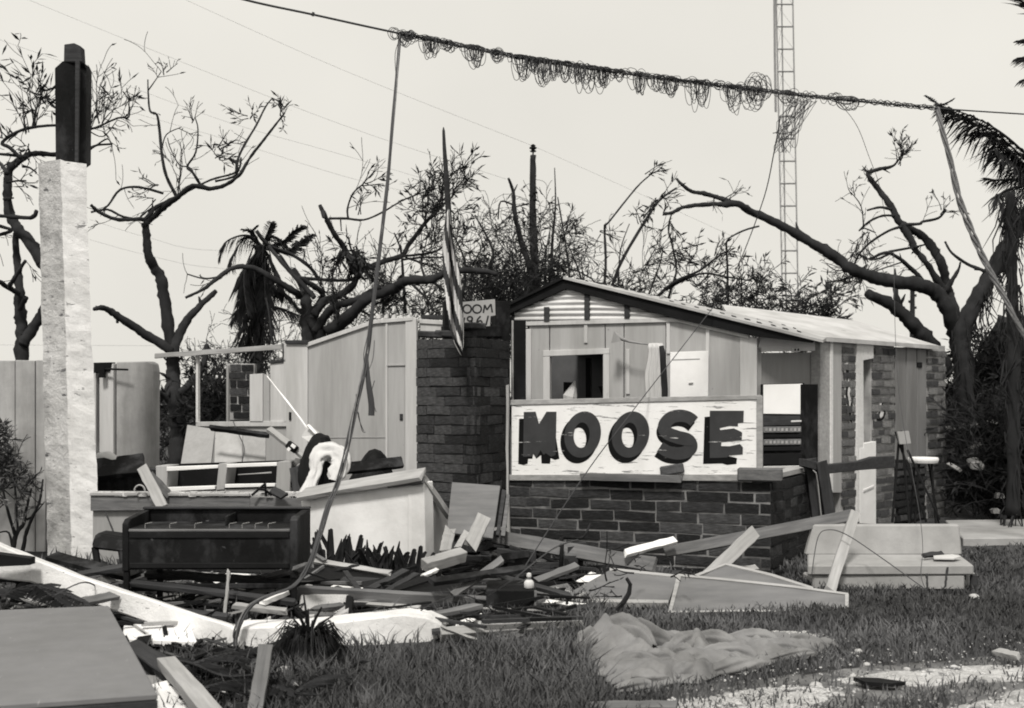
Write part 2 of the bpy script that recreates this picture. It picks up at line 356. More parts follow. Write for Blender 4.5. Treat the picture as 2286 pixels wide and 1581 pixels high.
patch('burnt_shade_ground', gp((1480, 1262), (1600, 1225), (1720, 1190), (1830, 1180), (1850, 1230), (1812, 1300), (1760, 1316), (1620, 1290)), m_burnt_shade, h=.012)  # black patch standing in for the shadow behind and left of the bench
a, b, c, d = V(2190, 1172, 15.3), V(2900, 1160, 16), GX(2700, 12.4), GX(2195, 12.9)
mb = MB(); P = [Vector((p.x, p.y, .05)) for p in (GX(2110, 15.2), GX(2700, 15.6), GX(2700, 13.5), GX(2150, 13.3))]
mb.prism(P, (0, 0, -.14)); mb.build('path', m_path, kind='structure', M=Matrix(), bevel=.01)

def inside(poly, x, y):
    r = False; j = len(poly) - 1
    for i in range(len(poly)):
        if (poly[i].y > y) != (poly[j].y > y) and x < (poly[j].x - poly[i].x) * (y - poly[i].y) / (poly[j].y - poly[i].y) + poly[i].x: r = not r
        j = i
    return r
T1 = gp((1850, 1510), (1950, 1494), (2200, 1476), (2420, 1470), (2420, 1506), (2150, 1514), (1960, 1522))
T2 = gp((2070, 1600), (2210, 1550), (2300, 1534), (2480, 1530), (2560, 1640))
T3 = gp((1480, 1560), (1760, 1522), (1880, 1530), (1830, 1590), (1500, 1600))
T4 = gp((1640, 1412), (1730, 1402), (1850, 1408), (1800, 1424), (1690, 1426))
CANV = gp((1300, 1430), (1560, 1425), (1860, 1440), (1600, 1480), (1500, 1505), (1420, 1535), (1330, 1500))
def blades(name, label, cat, n, x0, x1, y0, y1, hfun, keep, m, seed):
    r = random.Random(seed); vs, fs = [], []
    while n > 0:
        n -= 1; y = y0 + (y1 - y0) * r.random() ** 1.4; x = r.uniform(x0, x1)
        if abs(x) > .60 * y: continue
        dn = noise.noise(Vector((x * 1.3, y * 1.3, 8))) + .5 * noise.noise(Vector((x * 4, y * 4, 3)))
        if not keep(x, y, dn, r): continue
        h = hfun(x, y, dn) * r.uniform(.4, 1.25); a = r.uniform(0, 6.283); wd = r.uniform(.0025, .0055) * (1 + (y - 6) * .12)
        ln = Vector((math.cos(a), math.sin(a), 0)) * h * r.uniform(.1, .9); ww = Vector((math.sin(a), -math.cos(a), 0)) * wd
        if r.random() < .6: ww = Vector((wd, 0, 0))
        b = Vector((x, y, gz(x, y) - .01)); o = len(vs)
        for q, s in ((b, 1), (b + ln * .3 + UP * h * .55, .8)): vs += [tuple(q - ww * s), tuple(q + ww * s)]
        vs.append(tuple(b + ln + UP * h * (.95 if r.random() < .7 else .6)))
        fs += [(o, o + 1, o + 3, o + 2), (o + 2, o + 3, o + 4)]
    mb = MB(); mb.v, mb.f, mb.m = vs, fs, [0] * len(fs)
    return mb.build(name, m, None, label, cat, kind='stuff', M=Matrix())
def kp(x, y, dn, r):
    px = CX + F * x / y; py = HZ + F * H / y
    if inside(CANV, x, y): return False
    if inside(T1, x, y) or inside(T2, x, y): return r.random() < .02 + max(0, dn - .05) * .55
    if inside(T3, x, y) or inside(T4, x, y): return r.random() < .10 + max(0, dn) * .4
    if px < 600: return r.random() < .12
    if px < 980 and py < 1455: return r.random() < .10
    if py < 1345 and px < 1250: return False
    if py < 1330 and px < 1750: return r.random() < .10
    if inside(DIRT, x, y): return r.random() < .22 + max(0, dn) * 1.0
    if px > 1330 and py > 1490 : return r.random() < .40 + dn * .8
    return r.random() < .85 + dn * .4
def hf(x, y, dn):
    px = CX + F * x / y
    return (.15 if px < 1350 else .075) * (1 + .5 * dn)
blades('grass', 'uneven grass growing across the yard', 'grass', 150000, -4.5, 8, 6.1, 13, hf, kp, m_grass, 5)
r = random.Random(3); mb = MB(); mb2_ = MB()
def pebble(mb, x, y, s, r):
    vs = []
    for zz, k in ((-.3, .8), (.25, .95), (.55, .45)):
        for j in range(5):
            a = j * 1.2566 + r.uniform(-.3, .3); q = s * k * r.uniform(.7, 1.2); vs.append((x + q * math.cos(a), y + q * math.sin(a), gz(x, y) + .012 + zz * s))
    mb.add(vs, [(i * 5 + j, i * 5 + (j + 1) % 5, i * 5 + 5 + (j + 1) % 5, i * 5 + 5 + j) for i in range(2) for j in range(5)] + [(10, 11, 12, 13, 14)])
for T, n in ((T1, 1500), (T2, 2200), (T3, 1500), (T4, 500)):
    bx = [p.x for p in T]; by = [p.y for p in T]
    for _ in range(n):
        x, y = r.uniform(min(bx), max(bx)), r.uniform(min(by), max(by))
        if inside(T, x, y): pebble(mb, x, y, min(r.lognormvariate(-5.3, .5), .024), r)
mb.build('gravel', m_stone, None, 'loose pale gravel along the wheel track', 'gravel', kind='stuff', M=Matrix())
for _ in range(900):
    x, y = r.uniform(.6, 3.4), r.uniform(6.2, 8.2)
    if not inside(CANV, x, y): pebble(mb2_, x, y, min(r.lognormvariate(-5.2, .5), .03), r)
mb2_.build('scattered_gravel', m_stone, None, 'sparse pale pebbles strewn in the grass beside the track', 'gravel', kind='stuff', M=Matrix())
for px, py, s, lab in ((1917, 1450, .035, 'pale stone in dark grass above the gravel track'), (1935, 1478, .03, 'small pale stone at the upper edge of the gravel track'),
                       (2025, 1486, .028, 'rounded pale stone on the far verge of the gravel'), (1820, 1525, .045, 'flat pale stone left of the dark rut'),
                       (2008, 1528, .035, 'pale stone just right of the dark rut'), (2175, 1327, .045, 'whitish stone in grass below the right end of the bench'),
                       (1315, 1565, .035, 'pale stone at the bottom edge in short grass')):
    g = G(px, py); mb = MB(); pebble(mb, g.x, g.y, s, r); mb.build('stone', m_stone, None, lab, 'stone', group='loose stones in the yard', bevel=.006)

# ------------------------------------------------------------------ brick front wall with the sign
A, B = Vector((-.04, 12.1, 0)), Vector((2.36, 11.3, 0)); Cn = B + Vector((.45, .9, 0)).normalized() * 1.55
wx = (B - A).normalized(); wn = Vector((wx.y, -wx.x, 0)); TOPZ = .80
mw = thing('brick_wall', 'low dark brick wall under the painted sign, turning back at its right corner', 'wall', (1.2, 11.8, 0))
mb = MB()
mb.prism([A + Vector((0, 0, -.1)), B + Vector((0, 0, -.1)), B + UP * (TOPZ - .02), A + UP * (TOPZ - .02)], -wn * .3)
rx = (Cn - B).normalized(); rn = Vector((rx.y, -rx.x, 0))
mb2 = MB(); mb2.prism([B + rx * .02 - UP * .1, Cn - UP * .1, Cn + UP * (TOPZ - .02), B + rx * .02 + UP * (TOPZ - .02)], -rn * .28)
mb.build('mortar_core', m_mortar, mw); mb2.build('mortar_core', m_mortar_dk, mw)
brick_run(mw, A, B + wx * .01, 0, TOPZ, mats=m_br, tones=(6, 4, 1.2), tonef=lambda u, z: rng.choices((0, 1, 2), (6, 4, 1.2 + (2 if .3 < u < .75 and z < .35 else 0)))[0])
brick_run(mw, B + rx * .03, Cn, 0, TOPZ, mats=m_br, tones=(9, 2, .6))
mbl = MB()                                  # rough mortar left on top
for i in range(26):
    u = rng.random(); p = A.lerp(B, u) + UP * (TOPZ - .01) - wn * rng.uniform(.03, .2); s = rng.uniform(.02, .05)
    mbl.box(p, wx * s * 1.8, wn * s, UP * rng.uniform(.01, .025))
mbl.build('mortar_lumps', m_mortar2, mw, kind='stuff')
for u, l, w_, h_, lab in ((.645, .22, .11, .09, 'broken brick lying tilted on the ledge below the letter S'),):
    p = A.lerp(B, u) + wn * .02 + UP * (TOPZ + .095)
    mb = MB(); x = (wx + UP * .18).normalized(); mb.box(p, x * l / 2, wn * w_ / 2, x.cross(wn) * h_ / 2)
    mb.build('loose_brick', m_br2[0], None, lab, 'brick', bevel=.012)
p = A.lerp(B, .965) + wn * .03 + UP * (TOPZ + .065)
mb = MB(); mb.box(p, wx * .20, wn * .06, UP * .062); mb.build('loose_block', m_wood, None, 'long weathered block set on the wall corner below the letter E', 'block', bevel=.015)
plank('board', 'short grey board lying along the ledge under the middle of the sign', 'board', A.lerp(B, .30) + wn * .06 + UP * (TOPZ + .012), A.lerp(B, .68) + wn * .06 + UP * (TOPZ + .012), .085, .07, m_wood, up=UP)
plank('board', 'pale notched board capping the short brick return beside the vending machine', 'board', B + rx * .25 + UP * (TOPZ + .035) - rn * .08, Cn - rx * .1 + UP * (TOPZ + .035) - rn * .08, .14, .05, m_wood_lt, up=UP)
# the sign
ps = Plane(A + wn * .02, wn); ps_o = ps
sg = thing('sign_board', 'long white peeling signboard painted with the word MOOSE, propped on the brick wall', 'sign', A.lerp(B, .49) + UP * TOPZ)
mb = MB(); mb.poly(ps, [(1142, 1063), (1698, 1060), (1698, 892), (1142, 905)], .02, .0); mb.build('panel', m_sign, sg, bevel=.003)
m_frame = mat('sign_frame', .34, .85, .25, 4, (.8, 8, 8), bump=.4, bscale=14)
for q in (((1136, 1073), (1700, 1074), (1700, 1059), (1136, 1060)), ((1140, 905), (1700, 892), (1700, 882), (1140, 893)), ((1689, 1060), (1703, 1060), (1703, 884), (1689, 884.5))):
    mb = MB(); mb.poly(ps, q, .035, .012 if q[0][0] != 1689 else .016); mb.build('frame_strip', m_frame, sg, bevel=.004)
sx = lambda p: (1100 + p[0] / 3.594, 860 + p[1] / 3.594)
def off(pts, dx, dy): return [(x + dx, y + dy) for x, y in pts]
Mp = [(250, 215), (345, 213), (372, 312), (432, 213), (512, 213), (506, 560), (470, 575), (425, 545), (408, 560), (385, 520), (350, 585), (325, 550), (318, 572), (245, 575)]
Ms = [(212, 270), (262, 268), (262, 300), (330, 290), (372, 330), (412, 265), (470, 268), (505, 400), (535, 590), (500, 600), (465, 585), (460, 630), (392, 628), (388, 560), (350, 590), (325, 548), (318, 590), (285, 590), (280, 630), (245, 640), (205, 632)]
Ep = [(1742, 205), (2015, 205), (2012, 300), (1968, 304), (1968, 330), (1900, 326), (1822, 343), (1825, 360), (1935, 346), (1990, 372), (2002, 382), (1998, 440), (1940, 446), (1836, 456), (1832, 488), (1900, 490), (1985, 472), (2008, 500), (2006, 555), (1900, 562), (1880, 580), (1742, 585)]
Es = [(1700, 255), (1760, 250), (1760, 560), (1900, 570), (1960, 585), (1955, 632), (1880, 640), (1840, 628), (1688, 632)]
def ring(cx, cy, a, b, ia, ib, sk, n=40):
    o = [(cx + a * math.cos(t) - sk * math.sin(t), cy + b * math.sin(t)) for t in [2 * math.pi * i / n for i in range(n)]]
    i_ = [(cx - 8 + ia * math.cos(t) - sk * .3 * math.sin(t), cy + 5 + ib * math.sin(t)) for t in [2 * math.pi * i / n for i in range(n)]]
    return o, i_
def ring_mesh(o, i_, off_):
    mb = MB(); n = len(o); P = [ps.at(*sx(p), off_) for p in o] + [ps.at(*sx(p), off_) for p in i_]; D = -ps.n * .0015
    P += [p + D for p in P]; k = 2 * n
    fs = []
    for j in range(n):
        q = (j + 1) % n; fs += [(j, q, n + q, n + j), (j, k + j, k + q, q), (n + j, n + q, k + n + q, k + n + j)]
    return mb.add(P, fs)
def stroke(pts, wd, off_):
    Q = smooth_path([Vector((x, y, 0)) for x, y in pts], 6); L, R = [], []
    for i, p in enumerate(Q):
        d = (Q[min(i + 1, len(Q) - 1)] - Q[max(i - 1, 0)]).normalized(); q = Vector((-d.y, d.x, 0)) * wd(i / (len(Q) - 1)) / 2
        L.append(p + q); R.append(p - q)
    P = [ps.at(*sx(p), off_) for p in L + R]; n = len(Q); D = -ps.n * .0015; P += [p + D for p in P]; k = 2 * n
    fs = [(i, i + 1, n + i + 1, n + i) for i in range(n - 1)] + [(i, k + i, k + i + 1, i + 1) for i in range(n - 1)] + [(n + i, n + i + 1, k + n + i + 1, k + n + i) for i in range(n - 1)]
    return MB().add(P, fs)
def flat(pts, off_): return MB().prism([ps.at(*sx(p), off_) for p in pts], -ps.n * .0015)
Sc = [(1618, 292), (1570, 258), (1500, 245), (1425, 265), (1378, 325), (1398, 382), (1480, 416), (1565, 440), (1592, 490), (1560, 532), (1490, 548), (1410, 535), (1342, 495)]
for lab, face, shade in (('letter M', flat(Mp, .0045), flat(Ms, .0025)),
        ('first letter O', ring_mesh(*ring(722, 396, 146, 186, 64, 102, 18), .0045), ring_mesh(*ring(694, 436, 150, 192, 64, 100, 18), .0025)),
        ('second letter O', ring_mesh(*ring(1106, 396, 150, 186, 62, 100, 18), .0045), ring_mesh(*ring(1078, 434, 152, 190, 62, 98, 18), .0025)),
        ('letter S', stroke(Sc, lambda u: 92 + 14 * math.sin(math.pi * u), .0045), stroke(off(Sc, -22, 42), lambda u: 84, .0025)),
        ('letter E', flat(Ep, .0045), flat(Es, .0025))):
    f = face.build('letter', m_let, sg, label='dark painted ' + lab); shade.build('drop_shadow', m_let_sh, f)
plank('stick', 'thin pale upright batten at the joint of sign and brick pier', 'stick', ps.at(1139, 1190, .05), ps.at(1137, 858, .05), .025, .02, m_wood_lt, up=wn)

# ------------------------------------------------------------------ brick pier, room sign, flag
pl_a, pl_b, pl_c = GX(930, 12.95), GX(1060, 12.45), GX(1136, 13.3)
pr = thing('brick_pier', 'tall dark brick pier with broken top between the panel wall and the sign', 'pier', (pl_b.x, 12.7, 0))
mb = MB(); q = pl_a + (pl_c - pl_b)
zt = 2.17; ins = lambda p: p + (Vector(((pl_a + pl_c).x / 2, (pl_a + pl_c).y / 2, 0)) - p) * .02
mb.prism([ins(p) for p in (pl_a, pl_b, pl_c, q)], (0, 0, zt - .03)); mb.build('mortar_core', m_mortar_dk, pr)
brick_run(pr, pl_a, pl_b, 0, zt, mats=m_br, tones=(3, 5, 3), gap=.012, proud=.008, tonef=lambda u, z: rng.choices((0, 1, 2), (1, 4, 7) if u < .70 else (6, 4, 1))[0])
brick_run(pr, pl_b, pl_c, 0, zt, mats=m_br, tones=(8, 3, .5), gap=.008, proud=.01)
x = (pl_b - pl_a).normalized(); n = Vector((x.y, -x.x, 0))
for i, (u0, u1, dz, tl) in enumerate(((.0, .45, .03, -.05), (.30, .80, .028, -.06), (.55, .95, .10, .02))):
    p0, p1 = pl_a.lerp(pl_b, u0), pl_a.lerp(pl_b, u1); c = (p0 + p1) / 2 + UP * (zt + dz + .02) - n * .12; xx = (x + UP * tl).normalized()
    mb = MB(); mb.box(c, xx * (p1 - p0).length / 2, n * .12, xx.cross(n) * .035); mb.build('cap_slab', m_br[1 - (i == 2)], pr, bevel=.015)
pt = vplane(1000, 13.4, 1140, 13.6)
bx = thing('timber_post', 'charred timber post and beam stub rising behind the brick pier', 'post', pt.at(1120, 760))
def rectp(nm, pl, x0, y0, x1, y1, th, m, par, off=0.0, **k):
    mb = MB(); mb.rect(pl, x0, y0, x1, y1, th, off); return mb.build(nm, m, par, bevel=.004, **k)
rectp('post', pt, 1106, 672, 1139, 1150, .15, m_char, bx); rectp('post', pt, 993, 672, 1012, 900, .12, m_char, bx, .003); rectp('beam', pt, 990, 728, 1120, 752, .14, m_char, bx, .02)
rectp('post', pt, 1146, 715, 1174, 1000, .10, m_blk, bx, .006); rectp('conduit', pt, 1141, 716, 1145, 1000, .02, m_wood_lt, bx, .03)
pn = vplane(1010, 13.1, 1106, 13.16)
rs = thing('room_sign', 'torn hand lettered card reading OOM and 1961 above the brick pier', 'sign', pn.at(1070, 728))
mb = MB(); mb.poly(pn, [(1012, 732), (1094, 728), (1095, 706), (1106, 704), (1105, 668), (1060, 672), (1012, 676)], .012); mb.build('card', m_card, rs)
def handwriting(strokes, par, pl, wpx=3.6):
    for s in strokes:
        mb = MB(); Q = smooth_path([Vector((x, y, 0)) for x, y in s], 5) if len(s) > 2 else [Vector((x, y, 0)) for x, y in s]; sc_ = wpx / 2
        L, R = [], []
        for i, p in enumerate(Q):
            d = (Q[min(i + 1, len(Q) - 1)] - Q[max(i - 1, 0)]).normalized(); q_ = Vector((-d.y, d.x, 0)) * sc_
            L.append(pl.at((p + q_).x, (p + q_).y, .002)); R.append(pl.at((p - q_).x, (p - q_).y, .002))
        k = len(Q); P = L + R; P += [p_ - pl.n * .0015 for p_ in P]
        mb.add(P, [(i, i + 1, k + i + 1, k + i) for i in range(k - 1)] + [(i, 2 * k + i, 2 * k + i + 1, i + 1) for i in range(k - 1)] + [(k + i, k + i + 1, 3 * k + i + 1, 3 * k + i) for i in range(k - 1)])
        mb.build('pen_stroke', m_ink, par)
def oval(cx, cy, a, b, t0=0, t1=6.5): return [(cx + a * math.cos(t0 + (t1 - t0) * i / 12), cy + b * math.sin(t0 + (t1 - t0) * i / 12)) for i in range(13)]
handwriting([oval(1043, 690, 9, 9), oval(1065, 690, 9.5, 9), [(1079, 699), (1082, 681)], [(1082, 681), (1087, 692)], [(1087, 692), (1096, 679)], [(1096, 679), (1099, 698)],
             [(1033, 727), (1037, 709)], oval(1049, 712, 5.5, 5), [(1054, 711), (1053, 720), (1049, 728)], [(1073, 706), (1066, 714), (1065, 722), (1070, 727), (1076, 722), (1073, 716), (1066, 719)], [(1090, 705), (1085, 726)]], rs, pn)
# flag staff and flag
fp = thing('flag_staff', 'slender wooden flag staff with pointed tip leaning above the pier', 'flagpole', V(1008, 720, 12.7))
Q = smooth_path([V(x, y, Y) for x, y, Y in ((990, 284, 12.15), (992, 330, 12.17), (996, 390, 12.2), (1001, 470, 12.25), (1006, 560, 12.3), (1014, 680, 12.4), (1022, 760, 12.55))], 4)
mb = MB(); mb.tube(Q, [.004 if i == 0 else min(.012 + i * .0016, .030) for i in range(len(Q))], 8); mb.build('staff', m_wood_dk, fp, smooth=True)
m_fd, m_fl = mat('flag_dark_stripe', .045, .95, .2, 9, bump=.25, stain=.2), mat('flag_pale_stripe', .72, .95, .1, 9, bump=.25, stain=.25)
rows = [(470, 996, 1003, 0), (520, 989, 1010, .5), (560, 988, 1017, 1), (610, 990, 1025, 2.0), (650, 993, 1030, 2.8), (690, 997, 1033, 3.4), (730, 1003, 1035, 4), (762, 1014, 1035, 4.6), (788, 1029, 1033, 5.0)]
mb = MB(); nu = 25; nr = 40; P = []
for j in range(nr + 1):
    t = j / nr * (len(rows) - 1); k = min(int(t), len(rows) - 2); f = t - k; a_, b_ = rows[k], rows[k + 1]
    y, l, r_, ph = [a_[i] + (b_[i] - a_[i]) * f for i in range(4)]
    for i in range(nu):
        u = i / (nu - 1); Y = 12.18 + .10 * math.sin(u * 9 + ph * 1.3) + .04 * math.sin(u * 21 + ph * 2) * min(1, j / 6)
        P.append(V(l + (r_ - l) * u, y + 6 * math.sin(u * 6 + j * .2), Y))
fs, ms = [], []
for j in range(nr):
    for i in range(nu - 1):
        fs.append((j * nu + i, j * nu + i + 1, (j + 1) * nu + i + 1, (j + 1) * nu + i)); ms.append(int((i * .17 - j * .14 + 40) * .85) % 2)
mb.v, mb.f, mb.m = P, fs, ms
fo = mb.build('flag', [m_fd, m_fl], None, 'dark and pale striped flag hanging limp and twisted from the staff', 'flag', smooth=True)
sm = fo.modifiers.new('cloth', 'SOLIDIFY'); sm.thickness = .003

# ------------------------------------------------------------------ the lodge building
PG = vplane(1180, 14.45, 1690, 13.75)
lb_ = thing('lodge_building', 'gabled lodge with corrugated gable, panelled wall and window opening behind the sign', 'building', PG.at(1430, 1150))
def wallp(nm, pts, m, th=.05, off=0.0, par=None, pl=None, bev=.003, **k):
    mb = MB(); mb.poly(pl or PG, pts, th, off); return mb.build(nm, m, par or lb_, bevel=bev, **k)
ytop = lambda x: 716 + (712 - 716) * (x - 1180) / 330 if x < 1510 else 712 + (x - 1510) * 36 / 170
panels = [(1182, 1226), (1352, 1392), (1394, 1486), (1488, 1580), (1582, 1652)]
for x0, x1 in panels: wallp('wall_panel', [(x0, 1190), (x1, 1190), (x1, ytop(x1))] + ([(1510, 712)] if x0 < 1510 < x1 else []) + [(x0, ytop(x0))], m_panel)
wallp('wall_panel', [(1228, 790), (1350, 790), (1350, ytop(1350)), (1228, ytop(1228))], m_panel)
wallp('wall_panel', [(1228, 1190), (1350, 1190), (1350, 905), (1228, 905)], m_panel)
wallp('corner_board', [(1652, 1190), (1690, 1190), (1690, 756), (1652, 744)], m_panel2, .06, .012)
wallp('corner_board', [(1174, 1190), (1187, 1190), (1187, 735), (1174, 735)], m_panel2, .06, .03)
wallp('top_plate', [(1160, 728), (1512, 719), (1512, 709), (1160, 719)], m_panel2, .07, .03); wallp('top_plate', [(1512, 719), (1672, 757), (1672, 746), (1512, 709)], m_panel2, .07, .031)
for x, y0, y1 in ((1308, 724, 766), (1492, 720, 790), (1402, 780, 880), (1580, 730, 1100)): wallp('batten', [(x - 4, y1), (x + 4, y1), (x + 4, y0), (x - 4, y0)], m_panel2, .02, .018)
wf = wallp('window_frame', [(1213, 796), (1361, 790), (1361, 778), (1213, 783)], m_panel2, .09, .02)
for q in ([(1213, 905), (1228, 905), (1228, 796), (1213, 797)], [(1347, 905), (1361, 905), (1361, 791), (1347, 791)]): wallp('jamb', q, m_panel2, .09, .021, par=wf)
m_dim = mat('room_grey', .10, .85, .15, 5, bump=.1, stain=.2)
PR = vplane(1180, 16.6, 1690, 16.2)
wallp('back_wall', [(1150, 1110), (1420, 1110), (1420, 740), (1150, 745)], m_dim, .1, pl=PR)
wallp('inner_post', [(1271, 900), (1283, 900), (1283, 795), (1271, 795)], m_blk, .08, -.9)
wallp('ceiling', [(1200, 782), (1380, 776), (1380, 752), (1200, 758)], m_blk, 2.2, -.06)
# corrugated gable
outl = lambda y: (1136 + (1265 - 1136) * (700 - y) / 66 if y < 700 else 1140, min(1600, 1290 + (y - 645) * 4.35))
pk = 12.4; mb = MB(); rowsv = []; y = 716.0; nv = 0
while y > 646:
    x0, x1 = outl(y); x0 = max(x0, 1150); o_ = .03 * abs(math.sin(math.pi * y / pk))
    rowsv.append((PG.at(x0, y, o_), PG.at((x0 + x1) / 2, y - 1.5, o_), PG.at(x1, y, o_))); y -= pk / 10
P = [p for r_ in rowsv for p in r_]
mb.add(P, [(j * 3 + i, j * 3 + i + 1, j * 3 + 4 + i, j * 3 + 3 + i) for j in range(len(rowsv) - 1) for i in range(2)])
mb.build('corrugated_sheet', m_metal, lb_, smooth=True).modifiers.new('gauge', 'SOLIDIFY').thickness = .002
for x, y0, y1 in ((1222, 686, 718), (1312, 650, 714), (1401, 672, 711)): wallp('gable_stud', [(x - 6, y1), (x + 6, y1), (x + 6, y0), (x - 6, y0)], m_wood_dk, .05, .045)
wallp('rake_board_with_shade', [(1112, 696), (1267, 622), (1267, 646), (1112, 714)], m_blk, .05, .075)  # rakes in black, the shadow under the roof edge included in their depth
wallp('rake_board_with_shade', [(1267, 622), (1820, 757), (1815, 766), (1690, 752), (1510, 712), (1267, 646)], m_blk, .05, .078)
rsh = MB()          # sagging roof sheet, its back edge higher than the rake
Pa, Pb = PG.at(1262, 619, .11), PG.at(1838, 760, .11); Pc, Pd = PG.at(1284, 611, -1.2), PG.at(1850, 735, -1.2)
rsh.prism([Pa, Pb, Pd, Pc], (0, 0, -.03)); ro = rsh.build('roof_sheet', m_roof, lb_)
nm = MB()
for i in range(19):
    for j in range(2):
        p = Pa.lerp(Pb, (i + .4 * j + .5) / 20.5).lerp(Pc.lerp(Pd, (i + .4 * j + .5) / 20.5), .22 + .4 * j + rng.uniform(-.08, .08)); nm.box(p + UP * .006, (rng.uniform(.015, .03), 0, -.006), (0, .03, .008), (0, 0, .006))
nm.build('roof_nails', m_blk, ro, kind='stuff')
mb = MB(); Pe, Pf = PG.at(1108, 694, .11), PG.at(1112, 690, -1.2); mb.prism([Pa, Pe, Pf, Pc], (0, 0, -.03)); mb.build('roof_sheet', m_blk, lb_)
# white shed roof over the right wing
RW = vplane(1830, 14.0, 2112, 16.4)
wg = thing('brick_wing', 'right wing with white lean-to roof, brick strips and a white doorway', 'building', RW.at(1960, 1160))
def wallr(nm, pts, m, th=.06, off=0.0, par=None, **k): return wallp(nm, pts, m, th, off, par or wg, RW, **k)
Pa, Pb = RW.at(1822, 752, .07), RW.at(2082, 772, .08); Pc, Pd = PG.at(1608, 692, -.9), PG.at(1606, 680, -1.5)
Pe = V(1905, 715, 16.7); Pd = V(1612, 680, 15.6); mb = MB(); mb.prism([Pc, Pa, Pb, Pe, Pd], (0, 0, -.05)); mb.build('roof', m_roofw, wg)
mb = MB(); mb.prism([Pc + UP * -.052, Pa + UP * -.052, Pa + Vector((.02, .02, -.075)), Pc + Vector((.02, .02, -.075))], (0, .05, 0)); mb.build('fascia', m_blk, wg)
wallr('wall_board', [(1828, 1180), (1851, 1180), (1851, 758), (1828, 755)], m_wood_lt, .12, .02); wallr('wall_board', [(1851, 1100), (1877, 1100), (1877, 762), (1851, 760)], m_panel, .06, .012)
wallr('trim_strip', [(1849, 1085), (1855, 1100), (1855, 760), (1849, 759)], m_whitewood, .05, .03)
wallr('mortar_core', [(1877, 1180), (1912, 1180), (1912, 765), (1877, 762)], m_mortar2, .18, -.012)
wallr('mortar_core', [(1946, 1175), (1998, 1170), (1998, 770), (1946, 767)], m_mortar2, .18, -.012)
wallr('mortar_core', [(2068, 1165), (2112, 1160), (2112, 772), (2068, 772)], m_mortar2, .18, -.012)
wallr('mortar_core', [(1998, 1168), (2068, 1165), (2068, 1028), (1998, 1028)], m_mortar_dk, .18, -.02)
gpt = lambda px: Vector((RW.at(px, 1000).x, RW.at(px, 1000).y, 0))
tf = lambda u, z: rng.choices((0, 1, 2), (3, 4, 3) if z > .6 else (7, 3, 1))[0]
for a_, b_, z1, ms_ in ((1879, 1911, 2.16, m_br2), (1947, 1997, 2.17, m_br2), (2069, 2111, 2.18, m_br2), (1999, 2067, .75, m_br)):
    brick_run(wg, gpt(a_), gpt(b_), 0, z1, mats=ms_, ch=.1, bl=.24, gap=.03, proud=.014, tonef=tf)
r4 = random.Random(4)
for pts in ([(1886, 818), (1893, 812), (1894, 838), (1900, 862), (1895, 880), (1903, 905), (1899, 925), (1903, 948), (1896, 940), (1891, 908), (1886, 880), (1889, 850)],
            [(1955, 938), (1962, 915), (1972, 888), (1970, 910), (1977, 920), (1972, 935), (1962, 945)]):
    cx_, cy_ = sum(p[0] for p in pts) / len(pts), sum(p[1] for p in pts) / len(pts)
    h = wallr('broken_patch', [(cx_ + (x - cx_) * 1.35, cy_ + (y - cy_) * 1.06) for x, y in pts], m_plaster, .02, .006)
    wallr('hole', pts, m_blk, .02, .010, par=h)
    wallr('chip', [(cx_ + (x - cx_) * .45, cy_ + (y - cy_) * .55) for x, y in pts], m_plaster, .02, .013, par=h)
df = wallr('door_frame', [(1908, 1165), (1925, 1165), (1922, 768), (1908, 765)], m_whitewood, .12, .03)
wallr('header', [(1922, 805), (1945, 800), (1945, 768), (1922, 766)], m_whitewood, .12, .031, par=df)
wallr('lower_panel', [(1914, 1168), (1950, 1170), (1950, 985), (1922, 990), (1922, 1000), (1914, 1000)], m_white, .05, .034, par=df)
wallr('panel_mould', [(1921, 1098), (1944, 1088), (1944, 1083), (1921, 1093)], m_whitewood, .02, .045, par=df)
wallr('inner_reveal', [(1925, 990), (1947, 985), (1947, 803), (1925, 806)], m_br2[2], .05, -.10, par=df)
for yy in (835, 880, 935): wallr('tile', [(1932, yy + 12), (1944, yy + 11), (1944, yy - 8), (1932, yy - 7)], m_br2[0], .05, -.09, par=df)
m_pw = mat('wing_panel', .22, .8, .1, 4, VS, bump=.1, stain=.25, sstretch=(3, 3, .5))
for x0, x1 in ((1999, 2022), (2024, 2046), (2048, 2068)): wallr('wall_panel', [(x0, 1026), (x1, 1026), (x1, 776), (x0, 775)], m_pw, .05, .0)
wallr('outlet', [(2048, 821), (2057, 821), (2057, 809), (2048, 809)], m_blk, .03, .012)
# vending room between the two
PV = vplane(1690, 13.92, 1830, 14.06)
def wallv(nm, pts, m, th=.05, off=0.0, par=None, **k): return wallp(nm, pts, m, th, off, par or wg, PV, **k)
wallv('lintel', [(1688, 785), (1832, 783), (1832, 757), (1696, 752)], m_white, .08, .03)
tg = wallv('number_plate', [(1764, 787), (1783, 786), (1783, 776), (1764, 777)], m_white, .02, .05)
for x in (1769, 1776): wallv('numeral', [(x, 784), (x + 4, 784), (x + 4, 779), (x, 779)], m_ink, .004, .053, par=tg)
wallv('back_panel', [(1697, 1180), (1832, 1180), (1832, 786), (1697, 788)], m_panel_dk, .05, -.03)
wallv('side_post', [(1819, 1060), (1829, 1060), (1829, 786), (1819, 786)], m_wood_dk, .08, .0)
wallv('side_post', [(1684, 1060), (1698, 1060), (1698, 776), (1684, 776)], m_panel, .08, .03)
PM = vplane(1700, 13.75, 1796, 13.65)
vm = thing('vending_machine', 'dark vending machine with blank white top panel and label rows', 'vending machine', PM.at(1750, 1150))
def wm_(nm, pts, m, th=.02, off=0.0, par=None, **k): return wallp(nm, pts, m, th, off, par or vm, PM, **k)
